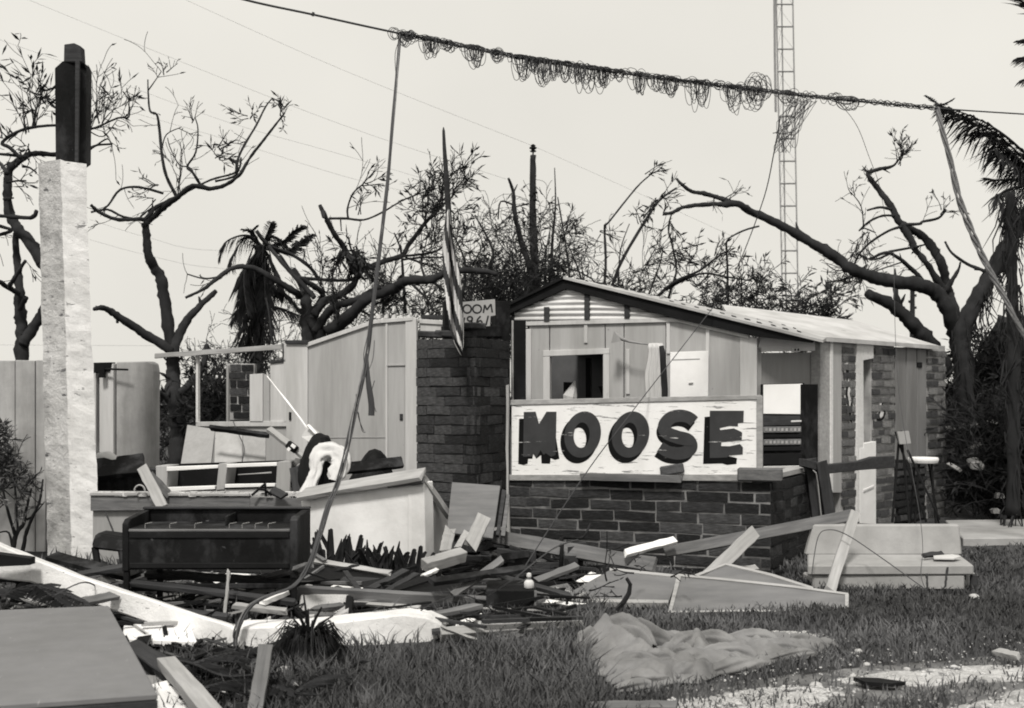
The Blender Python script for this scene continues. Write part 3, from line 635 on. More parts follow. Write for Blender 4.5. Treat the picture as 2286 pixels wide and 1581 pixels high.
wm_('cabinet', [(1698, 1150), (1796, 1150), (1796, 855), (1698, 858)], m_char, .2, -.01)
wm_('top_panel', [(1704, 924), (1792, 925), (1792, 857), (1704, 859)], mat('top_panel_white', .86, .5, .03, 5, bump=0, stain=.03), .02, .006)  # plain white face of the machine's top, no glow of its own
wm_('front_panel', [(1704, 951), (1792, 949), (1792, 928), (1704, 928)], m_wood_dk, .02, .005); wm_('handle_strip', [(1766, 943), (1791, 942), (1791, 938), (1766, 939)], m_metal, .015, .015)
for y in (952, 980): 
    lr = wm_('label_row', [(1704, y + 14), (1792, y + 13), (1792, y), (1704, y + 1)], mat('label_strip', .16, .6, .3, 25, bump=0), .02, .012)
    for i in range(9):
        x = 1709 + i * 9 + r4.uniform(-1, 1); wm_('label', [(x, y + 11), (x + 5, y + 10.5), (x + 5, y + 4), (x, y + 4.5)], m_card if i % 3 else m_panel_dk, .004, .017, par=lr)
for y, h in ((970, 8), (997, 10), (1012, 26)): wm_('slot_bar', [(1704, y + h), (1792, y + h - 1), (1792, y), (1704, y + 1)], m_blk, .03, .02)
wm_('tray_edge', [(1704, 1046), (1796, 1044), (1796, 1039), (1704, 1041)], m_metal, .03, .025)
pm2 = vplane(1796, 13.6, 1827, 13.75); mb = MB(); mb.rect(pm2, 1797, 858, 1826, 1060, .18); mb.build('side_housing', m_char, vm)
# loose things on the lodge wall
wd = thing('door', 'plain white door leaf standing against the panelled wall', 'door', PG.at(1545, 1160, .1))
def walld(nm, pts, m, th, off, par): return wallp(nm, pts, m, th, off, par, PG)
walld('door_leaf', [(1497, 1150), (1580, 1150), (1584, 784), (1499, 787)], m_white, .04, .10, wd); walld('groove', [(1504, 803), (1565, 801), (1565, 803.5), (1504, 805.5)], m_panel_dk, .004, .103, wd); walld('latch', [(1540, 858), (1550, 857), (1550, 854), (1540, 855)], m_panel_dk, .02, .115, wd)
ph = thing('torn_horn', 'crumpled metal gutter end curling left from the wall above the post', 'gutter', PG.at(1420, 765, .2))
mb = MB(); Q = [PG.at(x, y, .25) for x, y in ((1466, 772), (1440, 769), (1415, 765), (1398, 759), (1384, 753), (1379, 752))]
mb.tube(Q, [.008, .010, .014, .022, .04, .05], 9); mb.build('gutter_tube', m_steel, ph, smooth=True)
mb = MB(); mb.poly(PG, [(1375, 769), (1382, 742), (1392, 755), (1398, 764)], .004, .31); mb.build('torn_flap', m_panel_dk, ph)
cp = thing('wrapped_post', 'splintered post wrapped in ragged white cloth beside the white door', 'post', PG.at(1480, 1180, .5))
mb = MB(); P = []
for j in range(25):
    y = 770 + j * 12; hw = 17 + 6 * min(1, j / 8); t = j / 24
    for i in range(13):
        u = i / 12; P.append(PG.at(1478 - 2 * t + (u - .5) * 2 * hw + 2 * math.sin(j * .8), y + (6 if i in (0, 12) and j == 0 else 0), .45 + .06 * math.sin(u * math.pi) + .028 * math.sin(u * 25 + t * 2)))
mb.add(P, [(j * 13 + i, j * 13 + i + 1, (j + 1) * 13 + i + 1, (j + 1) * 13 + i) for j in range(24) for i in range(12)])
mb.build('cloth_wrap', m_cloth, cp, smooth=True).modifiers.new('t', 'SOLIDIFY').thickness = .004
mb = MB(); mb.tube([PG.at(1488, 1180, .46), PG.at(1498, 870, .49), PG.at(1494, 790, .5), PG.at(1491, 776, .5)], [.05, .038, .034, .025], 7); mb.build('core_post', m_bark, cp)
pb = thing('paper_cone', 'pale crumpled paper standing inside the window opening', 'paper', PG.at(1262, 900, -.3))
mb = MB(); mb.tube([PG.at(1258, 905, -.3), PG.at(1260, 885, -.3), PG.at(1266, 868, -.3), PG.at(1271, 850, -.3)], [.07, .085, .05, .006], 7); mb.build('paper', m_cloth, pb)
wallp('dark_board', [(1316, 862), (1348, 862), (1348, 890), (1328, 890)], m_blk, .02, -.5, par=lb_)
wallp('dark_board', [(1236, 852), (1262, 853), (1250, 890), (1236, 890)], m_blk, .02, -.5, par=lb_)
# ------------------------------------------------------------------ left ruins
def sheet(name, label, cat, pl, pts, th, m, off=0.0, group=None, bevel=.004):
    mb = MB(); mb.poly(pl, pts, th, off); return mb.build(name, m, None, label, cat, group, bevel=bevel)
PW = vplane(0, 12.9, 105, 12.8)
lw = thing('plaster_wall', 'streaked grey plaster wall at the left edge behind the dead shrub', 'wall', PW.at(30, 1225))
for i, (x0, x1) in enumerate(((-260, -110), (-109, 33), (34, 78), (79, 101))):
    mb = MB(); mb.poly(PW, [(x0, 1236), (x1 - .7, 1236), (x1 - .7, 805 - (i == 3)), (x0, 804)], .18, -.004 * (i % 2)); mb.build('wall_slab', m_concrete, lw, bevel=.006)
P2 = vplane(215, 14.2, 342, 14.0)
cw = thing('wall_slab', 'grey stained wall slab with rounded top corner behind the white column', 'wall', P2.at(300, 1180))
mb = MB(); mb.poly(P2, [(259, 1190), (340, 1190), (342, 830), (339, 812), (330, 807), (259, 808)], .15); mb.build('slab', m_concrete, cw, bevel=.01)
dj = thing('door_frame', 'pale door jamb standing between the white column and grey slab', 'door frame', P2.at(240, 1180))
for nm, q, m, o_ in (('jamb', [(225, 1190), (256, 1190), (256, 812), (225, 814)], m_panel2, .03), ('jamb', [(196, 1190), (214, 1190), (214, 812), (196, 812)], m_panel2, .0),
                    ('head', [(214, 833), (250, 829), (254, 809), (214, 810)], m_blk, .05), ('back_board', [(214, 985), (224, 985), (224, 833), (214, 833)], m_wood_dk, -.06)):
    mb = MB(); mb.poly(P2, q, .09, o_); mb.build(nm, m, dj, bevel=.004)
mb = MB(); mb.tube([P2.at(236, 824, .10), P2.at(301, 826, .14)], .012, 6); mb.box(P2.at(240, 832, .1), (.03, 0, 0), (0, .03, 0), (0, 0, .06)); mb.build('closer_arm', m_blk, dj)

# white column with burnt post stub
colm = thing('column', 'tall whitewashed stucco column with a charred timber stub on top', 'column', GX(163, 12.1))
def colring(y, xl, xm, xr, jit=.006):
    a_, b_, c_ = V(xl, y, 12.22), V(xm, y, 12.02), V(xr, y, 12.06); d_ = Vector((a_.x + .12, a_.y + .25, a_.z))
    return [a_, a_.lerp(b_, .5), b_.lerp(a_, .08), b_.lerp(c_, .08), b_.lerp(c_, .5), c_, d_]
mb = MB(); ny = 60; nr_ = 7; vs = []
for j in range(ny + 1):
    t = j / ny; y = 366 + (1262 - 366) * t
    for p in colring(y, 85 + 22 * t, 140 + 25 * t, 191 + 32 * t):
        q = p + Vector((nz(p, 3), nz(p + Vector((5, 0, 0)), 3), 0)) * .012 + Vector((nz(p, 14), nz(p + Vector((5, 0, 0)), 14), 0)) * .008
        if j == 0: q.z += .04 - abs(p.x - V(140, 366, 12.1).x) * .16 + rng.uniform(-.01, .01)
        vs.append(q)
fs, ms = [], []
for j in range(ny):
    for i in range(nr_):
        k = (i + 1) % nr_; fs.append((j * nr_ + i, (j + 1) * nr_ + i, (j + 1) * nr_ + k, j * nr_ + k)); ms.append(1 if i < 2 else 0)  # left-hand side made darker than the right by a greyer plaster colour
fs.append(tuple(range(nr_))); ms.append(0)
mb.v, mb.f, mb.m = [tuple(v) for v in vs], fs, ms; mb.build('shaft', [m_plaster, m_plaster_grey], colm)
mb = MB(); mb.prism([V(122, 152, 12.1), V(140, 136, 12.06), V(188, 140, 12.1), V(193, 155, 12.16), V(191, 362, 12.16), V(176, 372, 12.1), V(124, 372, 12.1)], (0, .16, 0)); mb.build('timber_stub', m_char, colm, bevel=.006)
mb = MB(); mb.prism([V(143, 99, 12.09), V(165, 96, 12.07), V(180, 103, 12.09), V(182, 138, 12.09), V(142, 138, 12.09)], (0, .12, 0)); mb.build('tenon', m_wood_dk, colm, bevel=.006)
mb = MB(); mb.prism([V(168, 136, 12.04), V(177, 137, 12.04), V(174, 360, 12.04), V(167, 366, 12.04)], (0, .03, 0)); mb.build('splinter', m_wood_dk, colm)

# low grey half wall behind the black cabinet
PH = vplane(200, 11.9, 685, 11.7)
hw = thing('half_wall', 'low grey half wall with rough pale capping behind the black cabinet', 'wall', PH.at(450, 1250))
for nm, q, m, th, o_ in (('wall_face', [(205, 1262), (672, 1262), (672, 1128), (205, 1130)], m_panel_dk, .14, -.02), ('rail_board', [(205, 1140), (560, 1138), (560, 1108), (205, 1106)], m_wood, .05, .03),
                     ('rail_board', [(561, 1140), (688, 1136), (688, 1112), (561, 1110)], m_wood, .05, .045), ('capping', [(205, 1106), (560, 1107), (560, 1101), (205, 1099)], m_wood_lt, .2, .05), ('bracket', [(662, 1158), (686, 1156), (686, 1134), (662, 1135)], m_wood, .06, .036)):
    mb = MB(); mb.poly(PH, q, th, o_); mb.build(nm, m, hw, bevel=.004)
mb = MB()
for i in range(46):
    p = PH.at(225 + i * 10 + rng.uniform(-3, 3), 1103, -.0); mb.box(p, (rng.uniform(.02, .05), 0, 0), (0, rng.uniform(.02, .05), 0), (0, 0, rng.uniform(.008, .025)))
mb.build('mortar_crumbs', m_plaster_grey, hw, kind='stuff')

# booth / cabinet of two dark openings with white rails
PB = vplane(345, 12.5, 655, 12.35)
bo = thing('counter_cabinet', 'open counter frame with two dark bays and white rails beyond the half wall', 'cabinet', PB.at(500, 1200))
def wb(nm, q, m, th, o_, **k):
    mb = MB(); mb.poly(PB, q, th, o_); return mb.build(nm, m, bo, bevel=.004, **k)
for q in ([(352, 1110), (372, 1108), (377, 1040), (349, 1040)], [(484, 1094), (502, 1093), (510, 1034), (490, 1035)], [(616, 1105), (648, 1104), (652, 1030), (620, 1031)]): wb('post', q, m_panel, .30, .02)
for q in ([(374, 1052), (489, 1045), (489, 1038), (374, 1042)], [(508, 1044), (620, 1040), (620, 1032), (508, 1036)], [(370, 1098), (482, 1092), (482, 1084), (370, 1088)], [(504, 1089), (616, 1086), (616, 1079), (504, 1081)]): wb('rail', q, m_white, .06, .03)
wb('base_board', [(404, 1170), (650, 1170), (650, 1088), (404, 1096)], m_panel, .05, .005); wb('back_board', [(352, 1096), (650, 1090), (650, 1030), (352, 1040)], m_blk, .04, -.28); wb('floor_board', [(352, 1096), (650, 1090), (650, 1086), (352, 1091)], m_blk, .28, .0)
wb('torn_edge', [(516, 1064), (593, 1060), (593, 1056), (560, 1059), (516, 1062)], m_panel, .01, -.2)
mb = MB(); mb.tube([PB.at(652, 1034, -.1), PB.at(662, 1036, -.1), PB.at(669, 1044, -.1), PB.at(668, 1060, -.1)], [.05, .05, .045, .03], 8); mb.build('curved_end', m_panel2, bo, smooth=True)

# panel hall behind
PQ = vplane(640, 14.6, 935, 14.3)
hp = thing('panel_wall', 'tall pale panelled wall with sloping top and closed door left of the brick pier', 'wall', PQ.at(800, 1180))
def wq(nm, q, m, th=.05, o_=0.0, par=None, **k):
    mb = MB(); mb.poly(PQ, q, th, o_); return mb.build(nm, m, par or hp, bevel=.003, **k)
wq('wall_panel', [(688, 1190), (862, 1190), (862, 716), (838, 718), (688, 771)], m_panel)
wq('wall_panel', [(864, 1190), (908, 1190), (908, 714), (864, 716)], m_panel, .05, .003)
wq('wall_panel', [(640, 1190), (688, 1190), (688, 768), (640, 766)], m_panel2, .05, .02)
wq('corner_board', [(906, 1060), (934, 1060), (930, 712), (924, 708), (906, 711)], m_panel2, .07, .02)
wq('top_plate', [(686, 775), (838, 723), (922, 716), (922, 708), (836, 714), (686, 766)], m_panel2, .09, .03)
wq('wall_panel', [(928, 752), (994, 752), (994, 718), (928, 712)], m_panel2, .05, -.2); wq('top_plate', [(928, 720), (994, 724), (994, 715), (928, 710)], m_panel2, .07, -.18); wq('rafter', [(920, 707), (992, 710), (992, 699), (920, 698)], m_wood_dk, .1, -.4)
dr = wq('door', [(866, 1190), (904, 1190), (904, 814), (866, 815)], m_panel, .04, .006)
wq('door_head', [(864, 818), (905, 817), (905, 814), (864, 815)], m_panel_dk, .02, .02, par=dr); hd = wq('pull', [(893, 938), (900, 938), (900, 924), (893, 924)], m_wood_dk, .02, .02, par=dr)
wq('batten', [(861, 1190), (866, 1190), (866, 720), (861, 720)], m_panel2, .02, .016); wq('seam', [(710, 979), (862, 978), (862, 975), (710, 976)], m_panel_dk, .008, .006)
wq('latch', [(647, 938), (652, 938), (652, 920), (647, 920)], m_blk, .02, .035); wq('post_cap', [(640, 768), (690, 768), (690, 760), (640, 760)], m_wood_dk, .12, .05)
for i in range(5): wq('broken_batten', [(836 + i * 17, 711), (846 + i * 17, 710), (845 + i * 17, 702 + rng.uniform(-4, 4)), (838 + i * 17, 704)], m_panel2, .06, -.05)
PN = vplane(440, 15.2, 640, 14.8)
fw = thing('window_wall', 'low panel wall with stepped end and empty window frame beside the bare tree', 'wall', PN.at(540, 1160))
def wn_(nm, q, m, th=.06, o_=0.0, **k):
    mb = MB(); mb.poly(PN, q, th, o_); return mb.build(nm, m, fw, bevel=.003, **k)
wn_('frame_post', [(440, 946), (445, 946), (445, 782), (440, 782)], m_whitewood, .05, .03); wn_('sill', [(440, 952), (642, 952), (642, 940), (440, 942)], m_panel2, .1, .03); wn_('head', [(440, 790), (600, 782), (600, 777), (440, 785)], m_panel2, .05, .03)
wn_('wall_panel', [(440, 1180), (642, 1180), (642, 952), (440, 953)], m_panel, .06, .0)
wn_('stair_panel', [(604, 944), (642, 943), (642, 808), (604, 812)], m_panel2, .05, .01); wn_('stair_panel', [(574, 944), (603, 944), (603, 836), (574, 837)], m_panel, .05, .014); wn_('stair_panel', [(561, 941), (590, 941), (590, 834), (561, 836)], m_panel2, .05, .04)
wn_('frame_post', [(636, 944), (642, 944), (642, 764), (636, 766)], m_panel2, .05, .03); wn_('notch_trim', [(602, 812), (640, 808), (640, 802), (602, 806)], m_wood_dk, .05, .03); wn_('notch_trim', [(632, 808), (640, 806), (640, 766), (632, 768)], m_wood_dk, .05, .02)
plank('board', 'long thin pale board lying level across the empty window frame', 'board', PN.at(355, 795, .08), PN.at(637, 775, .08), .06, .05, m_wood_lt, up=(0, -1, 0))
bp = thing('brick_wall', 'small dark brick wall seen through the empty window frame', 'wall', GX(535, 16.4))
PK = vplane(505, 16.4, 566, 16.4); ga, gb = GX(512, 16.4), GX(566, 16.4)
mb = MB(); mb.rect(PK, 506, 812, 568, 1150, .14, -.012); mb.build('mortar_core', m_mortar2, bp)
brick_run(bp, ga, gb, .95, 2.0, mats=m_br, ch=.105, bl=.34, gap=.02); mb = MB(); mb.rect(PK, 506, 816, 511, 1150, .1, .02); mb.build('edge_strip', m_panel_dk, bp)
p3 = plane3(V(405, 1035, 13.3), V(478, 1035, 13.2), V(420, 950, 13.9))
sheet('board', 'grey board leaning back beside the forked tree trunk', 'board', p3, [(402, 1042), (470, 1045), (480, 958), (418, 948)], .03, m_panel_dk)
p3 = plane3(V(480, 1035, 13.2), V(580, 1035, 13.2), V(500, 960, 13.6))
sheet('board', 'wide grey board leaning under the empty window frame', 'board', p3, [(478, 1048), (540, 1048), (542, 968), (480, 964)], .03, m_panel)
sheet('board', 'streaked grey board leaning right of the wide one below the window', 'board', p3, [(543, 1048), (594, 1048), (594, 975), (543, 970)], .03, m_panel_dk, .03)
plank('bar', 'black charred bar sagging across the leaning boards', 'bar', V(470, 955, 13.1), V(600, 972, 13.0), .05, .05, m_char)

# white low wall, leaning panels
pz = vplane(675, 11.5, 945, 10.9)
ww = thing('planter_wall', 'low white plastered wall with broken wooden coping above the spiky plants', 'wall', pz.at(820, 1240))
mb = MB(); mb.poly(pz, [(672, 1262), (950, 1285), (946, 1076), (800, 1088), (672, 1112)], .16); mb.build('plaster_face', m_whitewall, ww, bevel=.008)
pz2 = vplane(946, 10.9, 1010, 11.7)
mb = MB(); mb.poly(pz2, [(948, 1282), (1012, 1240), (1006, 1140), (985, 1112), (958, 1100), (948, 1104)], .16); mb.build('plaster_return', m_whitewall, ww, bevel=.008)
plank('coping_board', None, None, pz.at(676, 1108, .02) + UP * .02, pz.at(948, 1066, .02) + UP * .03, .17, .04, m_wood_lt, ww, up=(0, -.5, .85)); plank('coping_board', None, None, pz.at(940, 1066, -.02), V(1000, 1148, 11.3), .10, .04, m_wood_lt, ww, up=(.5, -.5, .6))
plank('coping_board', None, None, pz.at(870, 1083, .03), pz.at(950, 1074, .03), .05, .03, m_wood, ww)
p3 = plane3(V(1000, 1190, 10.9), V(1115, 1190, 10.9), V(1050, 1080, 11.4))
lp = thing('leaning_panel', 'brown plywood panel leaning against the dark brick pier', 'panel', V(1055, 1195, 10.9))
mb = MB(); mb.poly(p3, [(997, 1188), (1100, 1202), (1117, 1084), (1009, 1076)], .025); mb.build('sheet', m_ply, lp, bevel=.003)
mb = MB(); mb.poly(p3, [(1107, 1190), (1114, 1192), (1130, 1092), (1121, 1088)], .03, -.02); mb.build('edge_batten', m_wood_dk, lp); mb = MB(); mb.poly(p3, [(1118, 1190), (1127, 1191), (1138, 1100), (1131, 1096)], .03, -.03); mb.build('edge_batten', m_wood, lp)

# cloth, black lump, poles near the white wall
tw = thing('draped_sheet', 'twisted white sheet hung in an arch over dark debris behind the white wall', 'sheet', V(725, 1100, 11.9))
mb = MB(); Q = smooth_path([V(x, y, Y) for x, y, Y in ((686, 1104, 11.7), (697, 1075, 11.75), (707, 1050, 11.8), (709, 1026, 11.85), (722, 1011, 11.9), (744, 1008, 11.9), (757, 1020, 11.85), (759, 1040, 11.8), (752, 1060, 11.75), (748, 1072, 11.7))], 5)
W2 = [.065, .05, .052, .07, .085, .085, .08, .085, .075, .045]; n = 28
for i, p in enumerate(Q):
    t = i / (len(Q) - 1) * 9; k = min(int(t), 8); wd = W2[k] + (W2[k + 1] - W2[k]) * (t - k); d = (Q[min(i + 1, len(Q) - 1)] - Q[max(i - 1, 0)]).normalized()
    sd_ = d.cross(Vector((0, 1, 0))).normalized()
    for j in range(n):
        a_ = 2 * math.pi * j / n; rr = 1 + .16 * math.sin(5 * a_ + i * .22) + .10 * math.sin(9 * a_ - i * .35) + .45 * nz(p * 1.3 + Vector((math.cos(a_), math.sin(a_), 0)) * .3, 9)
        mb.v.append(tuple(p + sd_ * math.cos(a_) * wd * rr + Vector((0, 1, 0)) * math.sin(a_) * wd * .8 * rr + rv(rng, .002)))
for i in range(len(Q) - 1):
    for j in range(n): mb.f.append((i * n + j, i * n + (j + 1) % n, (i + 1) * n + (j + 1) % n, (i + 1) * n + j)); mb.m.append(0)
mb.build('sheet', m_cloth, tw, smooth=True); mb = MB(); mb.tube([V(728, 1100, 11.95), V(731, 1030, 12.0)], .03, 6); mb.build('support', m_blk, tw)
def mound(name, label, cat, c, a_, b_, h, m, wob=.3, n=18, fr=3.0, kind=None, parent=None):
    mb = MB(); vs = []; c = Vector(c); R = 7
    for j in range(R + 1):
        t = j / R
        for i in range(n):
            q = 2 * math.pi * i / n; rr = math.sin(t * math.pi / 2); p = Vector((math.cos(q) * a_ * rr, math.sin(q) * b_ * rr, h * math.cos(t * math.pi / 2)))
            k = 1 + wob * nz(c + p, fr); vs.append(c + p * k)
    mb.add(vs, [(j * n + i, j * n + (i + 1) % n, (j + 1) * n + (i + 1) % n, (j + 1) * n + i) for j in range(R) for i in range(n)])
    return mb.build(name, m, parent, label, cat, kind=kind)
mound('tarpaulin', 'humped black tarpaulin behind the twisted white sheet', 'tarpaulin', GX(705, 12.3, .2), .28, .3, .98, m_blk, .25)
mound('charred_heap', 'charred black heap at the foot of the pale panel wall', 'debris heap', GX(840, 13.4, .1), .36, .3, .80, m_char, .4)
plank('board', 'flat black board on the charred heap below the panel wall', 'board', V(772, 1046, 12.9), V(900, 1032, 13.0), .16, .04, m_char)
plank('pole', 'pale ridged pole sloping down to the black tarpaulin', 'pole', V(602, 960, 12.6), V(705, 1040, 12.2), .06, .05, m_wood_lt)
cl = thing('clamp', 'black metal clamp holding pale blocks on the sloping pole', 'clamp', V(650, 1000, 12.35))
mb = MB(); mb.box(V(652, 998, 12.32), (.045, 0, -.035), (.02, 0, .03), (0, .045, 0)); mb.build('body', m_blk, cl, bevel=.005); mb = MB(); mb.box(V(655, 996, 12.26), (.018, 0, -.014), (.008, 0, .012), (0, .02, 0)); mb.box(V(645, 1003, 12.26), (.012, 0, -.01), (.008, 0, .012), (0, .02, 0)); mb.build('block', m_white, cl)
plank('rod', 'thin white rod slanting down beside the pale wall post', 'rod', V(596, 840, 14.2), V(702, 978, 12.7), .014, .014, m_white)
hb = thing('open_box', 'small pale open box tilted on top of the black tarpaulin', 'box', V(692, 985, 12.5))
mb = MB(); q = [V(673, 975, 12.5), V(686, 952, 12.5), V(711, 970, 12.45), V(694, 990, 12.4)]; mb.prism(q, (0, .12, .01)); mb.build('box_side', m_panel2, hb); plank('lid_strip', None, None, V(688, 950, 12.45), V(711, 974, 12.4), .03, .015, m_white, hb)
plank('strap', 'thin grey strap hanging beside the black tarpaulin', 'strap', V(664, 1040, 12.25), V(700, 1014, 12.2), .015, .01, m_panel_dk)
plank('board', 'black slatted board standing between counter frame and white sheet', 'board', V(668, 1105, 12.1), V(660, 1042, 12.3), .12, .03, m_wood_dk, up=(0, -1, 0))
st = thing('broken_stand', 'broken black metal stand shaped like a letter A on the rail', 'stand', V(590, 1105, 11.65))
mb = MB()
for q in (((562, 1106), (592, 1080)), ((592, 1080), (594, 1108)), ((590, 1092), (606, 1106)), ((575, 1092), (592, 1094))): mb.tube([V(q[0][0], q[0][1], 11.62), V(q[1][0], q[1][1], 11.66)], .012, 5)
mb.build('bent_rods', m_blk, st)
plank('block', 'dark short offcut on the rail beside the broken black stand', 'block', V(608, 1094, 11.6), V(634, 1108, 11.55), .09, .03, m_wood_dk)
plank('batten', 'splintered pale batten propped against the low rail above the black cabinet', 'batten', V(318, 1046, 11.55), V(362, 1131, 11.35), .10, .05, m_wood_lt, up=(0, -.8, .4), rag=.03)
plank('board', 'grey board wedged behind the splintered pale batten', 'board', V(334, 1062, 11.7), V(378, 1108, 11.8), .10, .03, m_wood)
mb = MB(); mb.abox(GX(200, 12.8).x, GX(326, 12.8).x, 12.7, 13.3, -.02, 1.6 - (1052 - 880) * 12.7 / F); mb.build('box', m_char, None, 'black charred box with flat lid behind the half wall next to the column', 'box', bevel=.01)
plank('board', 'black roofing board lying on the charred box by the column', 'board', V(215, 1048, 12.6), V(322, 1036, 12.7), .3, .05, m_char)
plank('board', 'dark splintered board stacked highest on the charred box by the column', 'board', V(225, 1040, 12.8), V(300, 1026, 13.0), .12, .04, m_wood_dk)
mb = MB(); mb.tube([V(222, 1020, 12.9), V(240, 1026, 12.8), V(258, 1034, 12.75), V(270, 1040, 12.7)], [.05, .09, .075, .02], 9); mb.build('bundle', m_cloth, None, 'rolled pale cloth bundle lying on the charred box beside the column', 'cloth bundle', smooth=True)
mb = MB(); Q = [V(312, 1096, 11.75) + Vector((-.05 * math.cos(t) , 0, .055 * math.sin(t))) for t in [i * .35 for i in range(10)]]; mb.tube(Q, .009, 5); mb.build('hook', m_panel, None, 'small curled pale metal band at the foot of the splintered batten', 'metal band')

# ------------------------------------------------------------------ the black cabinet on legs
bc = thing('cabinet', 'charred black cabinet on legs with a row of small metal hooks', 'cabinet', GX(475, 9.0))
L0, R0, Yf, Yb = GX(288, 9.0).x, GX(665, 8.85).x, 8.85, 9.4
zt_, zb_ = 1.6 - (1136 - 880) * Yb / F, 1.6 - (1272 - 880) * Yf / F; zs = 1.6 - (1186 - 880) * Yf / F; zf = 1.6 - (1160 - 880) * Yf / F
def cb(nm, *a, m=m_char, **k):
    mb = MB(); mb.abox(*a); return mb.build(nm, m, bc, bevel=.005, **k)
cb('front_panel', L0 + .02, R0 - .02, Yf, Yf + .03, zb_, zs); cb('back_panel', L0 + .02, R0 - .02, Yb - .03, Yb, zb_, zt_); cb('bottom_board', L0 + .02, R0 - .02, Yf + .03, Yb - .03, zb_ + .01, zb_ + .04)
mb = MB(); mb.prism([(L0, Yf - .01, zb_ - .01), (L0, Yb, zb_ - .01), (L0, Yb, zt_), (L0, Yf + .05, zf), (L0, Yf - .01, zf - .03)], (.045, 0, 0)); mb.build('side_panel', m_char, bc, bevel=.004)
mb = MB(); mb.prism([(R0 - .055, Yf - .01, zb_ - .06), (R0 - .055, Yb, zb_ - .01), (R0 - .055, Yb, zt_), (R0 - .055, Yf + .05, zt_ - .01), (R0 - .055, Yf - .01, zt_ - .03)], (.055, 0, 0)); mb.build('side_panel', m_char, bc, bevel=.004)
cb('shelf', L0 + .046, R0 - .056, Yf + .004, Yb - .031, zs, zs + .018); cb('shelf_lip', L0 + .046, R0 - .056, Yf - .014, Yf + .003, zs - .004, zs + .016, m=m_wood); cb('front_rail', L0 + .05, R0 - .06, Yf - .012, Yf - .001, zs - .05, zs - .006, m=m_blk); cb('front_rail', L0 + .05, R0 - .06, Yf - .012, Yf - .001, zb_ + .01, zb_ + .05, m=m_blk); cb('divider', (L0 + R0) / 2 + .06, (L0 + R0) / 2 + .075, Yf + .2, Yb - .031, zs + .019, zt_ - .02)  # shelf coloured black for the shadow inside the cabinet; only its lip is paler
cb('top_strip', L0 - .004, R0 + .004, Yb - .06, Yb + .004, zt_ + .001, zt_ + .02, m=m_wood_dk)
for i, px in enumerate((323, 378, 434, 511, 540, 569, 598)):
    x = GX(px, Yf).x; mb = MB(); z = zs + .019; mb.tube([(x, Yf + .01, z), (x, Yf + .01, z + .028), (x + .004, Yf + .005, z + .034), (x + .055, Yf + .0, z + .044)], .0022, 5); mb.build('hook', m_panel_dk, bc)
for x0, y0 in ((L0 + .005, Yf + .0), (L0 + .12, Yb - .12), (R0 - .05, Yf + .0), (R0 - .17, Yb - .12)): cb('leg', x0, x0 + .04, y0, y0 + .04, -.03, zb_ - .011)
for y0 in (Yf + .05, Yb - .10): cb('stretcher', L0 + .04, R0 - .05, y0, y0 + .03, .2, .235)
plank('pole', 'thin white pole standing upright under the black cabinet', 'pole', V(511, 1273, 8.7), V(501, 1374, 8.6), .022, .02, m_wood_lt, up=(0, -1, 0))

# ------------------------------------------------------------------ broken white beam and things of the foreground
bw_ = thing('fallen_beam', 'white concrete beam broken in two arms lying across the left foreground', 'beam', G(530, 1440))
def beam(pts, nm, dep, drop=.0):
    mb = MB(); vs = []; n = 26; m = len(pts) - 1
    for i in range(n + 1):
        t = i / n * m; k = min(int(t), m - 1); f = t - k
        (xt, yt, xb, yb, Y), (xt2, yt2, xb2, yb2, Y2) = pts[k], pts[k + 1]; L_ = lambda a_, b_: a_ + (b_ - a_) * f
        Y_ = L_(Y, Y2); T = V(L_(xt, xt2), L_(yt, yt2), Y_); Bm = V(L_(xb, xb2), L_(yb, yb2), Y_ - .02)
        dz_ = [0, dep * .35, 0, 0]; 
        for p in (T, Bm, Bm + Vector((.03, dep, -.01)), T + Vector((.03, dep, drop))):
            e = Vector((nz(p, 4), nz(p + Vector((3, 0, 0)), 4), nz(p + Vector((0, 3, 0)), 4))) * .008 + rv(rng, .0012)
            vs.append(p + e)
    fs = [(0, 1, 2, 3), tuple(4 * n + 3 - i for i in range(4))] + [(i * 4 + j, i * 4 + 4 + j, i * 4 + 4 + (j + 1) % 4, i * 4 + (j + 1) % 4) for i in range(n) for j in range(4)]
    mb.add(vs, fs); return mb.build(nm, m_plaster, bw_, bevel=.012)
beam([(-120, 1162, -125, 1262, 8.75), (0, 1216, 0, 1292, 8.6), (70, 1245, 70, 1300, 8.5), (200, 1295, 195, 1345, 8.4), (520, 1398, 512, 1456, 7.95)], 'beam_arm', .20, -.05)
beam([(512, 1402, 508, 1460, 7.92), (700, 1394, 700, 1455, 7.95), (900, 1372, 900, 1440, 8.1), (950, 1378, 955, 1440, 8.12), (988, 1396, 985, 1424, 8.15)], 'beam_arm', .26)
mb = MB(); mb.prism([V(-60, 1230, 8.35), V(66, 1247, 8.3), V(66, 1262, 8.3), V(-60, 1268, 8.35)], (0, .1, 0)); mb.build('board', m_blk, None, 'black board edge lying on the upper end of the white beam', 'board')
pl_ = plane3(G(275, 1415), G(450, 1420), G(300, 1400)); mb = MB(); mb.prism([G(272, 1442, .0), G(440, 1448, .0), G(430, 1416, .02), G(277, 1408, .03)], (0, 0, .05)); mb.build('slab', m_whitewall, None, 'flat white slab on the ground below the broken beam', 'slab', bevel=.01)
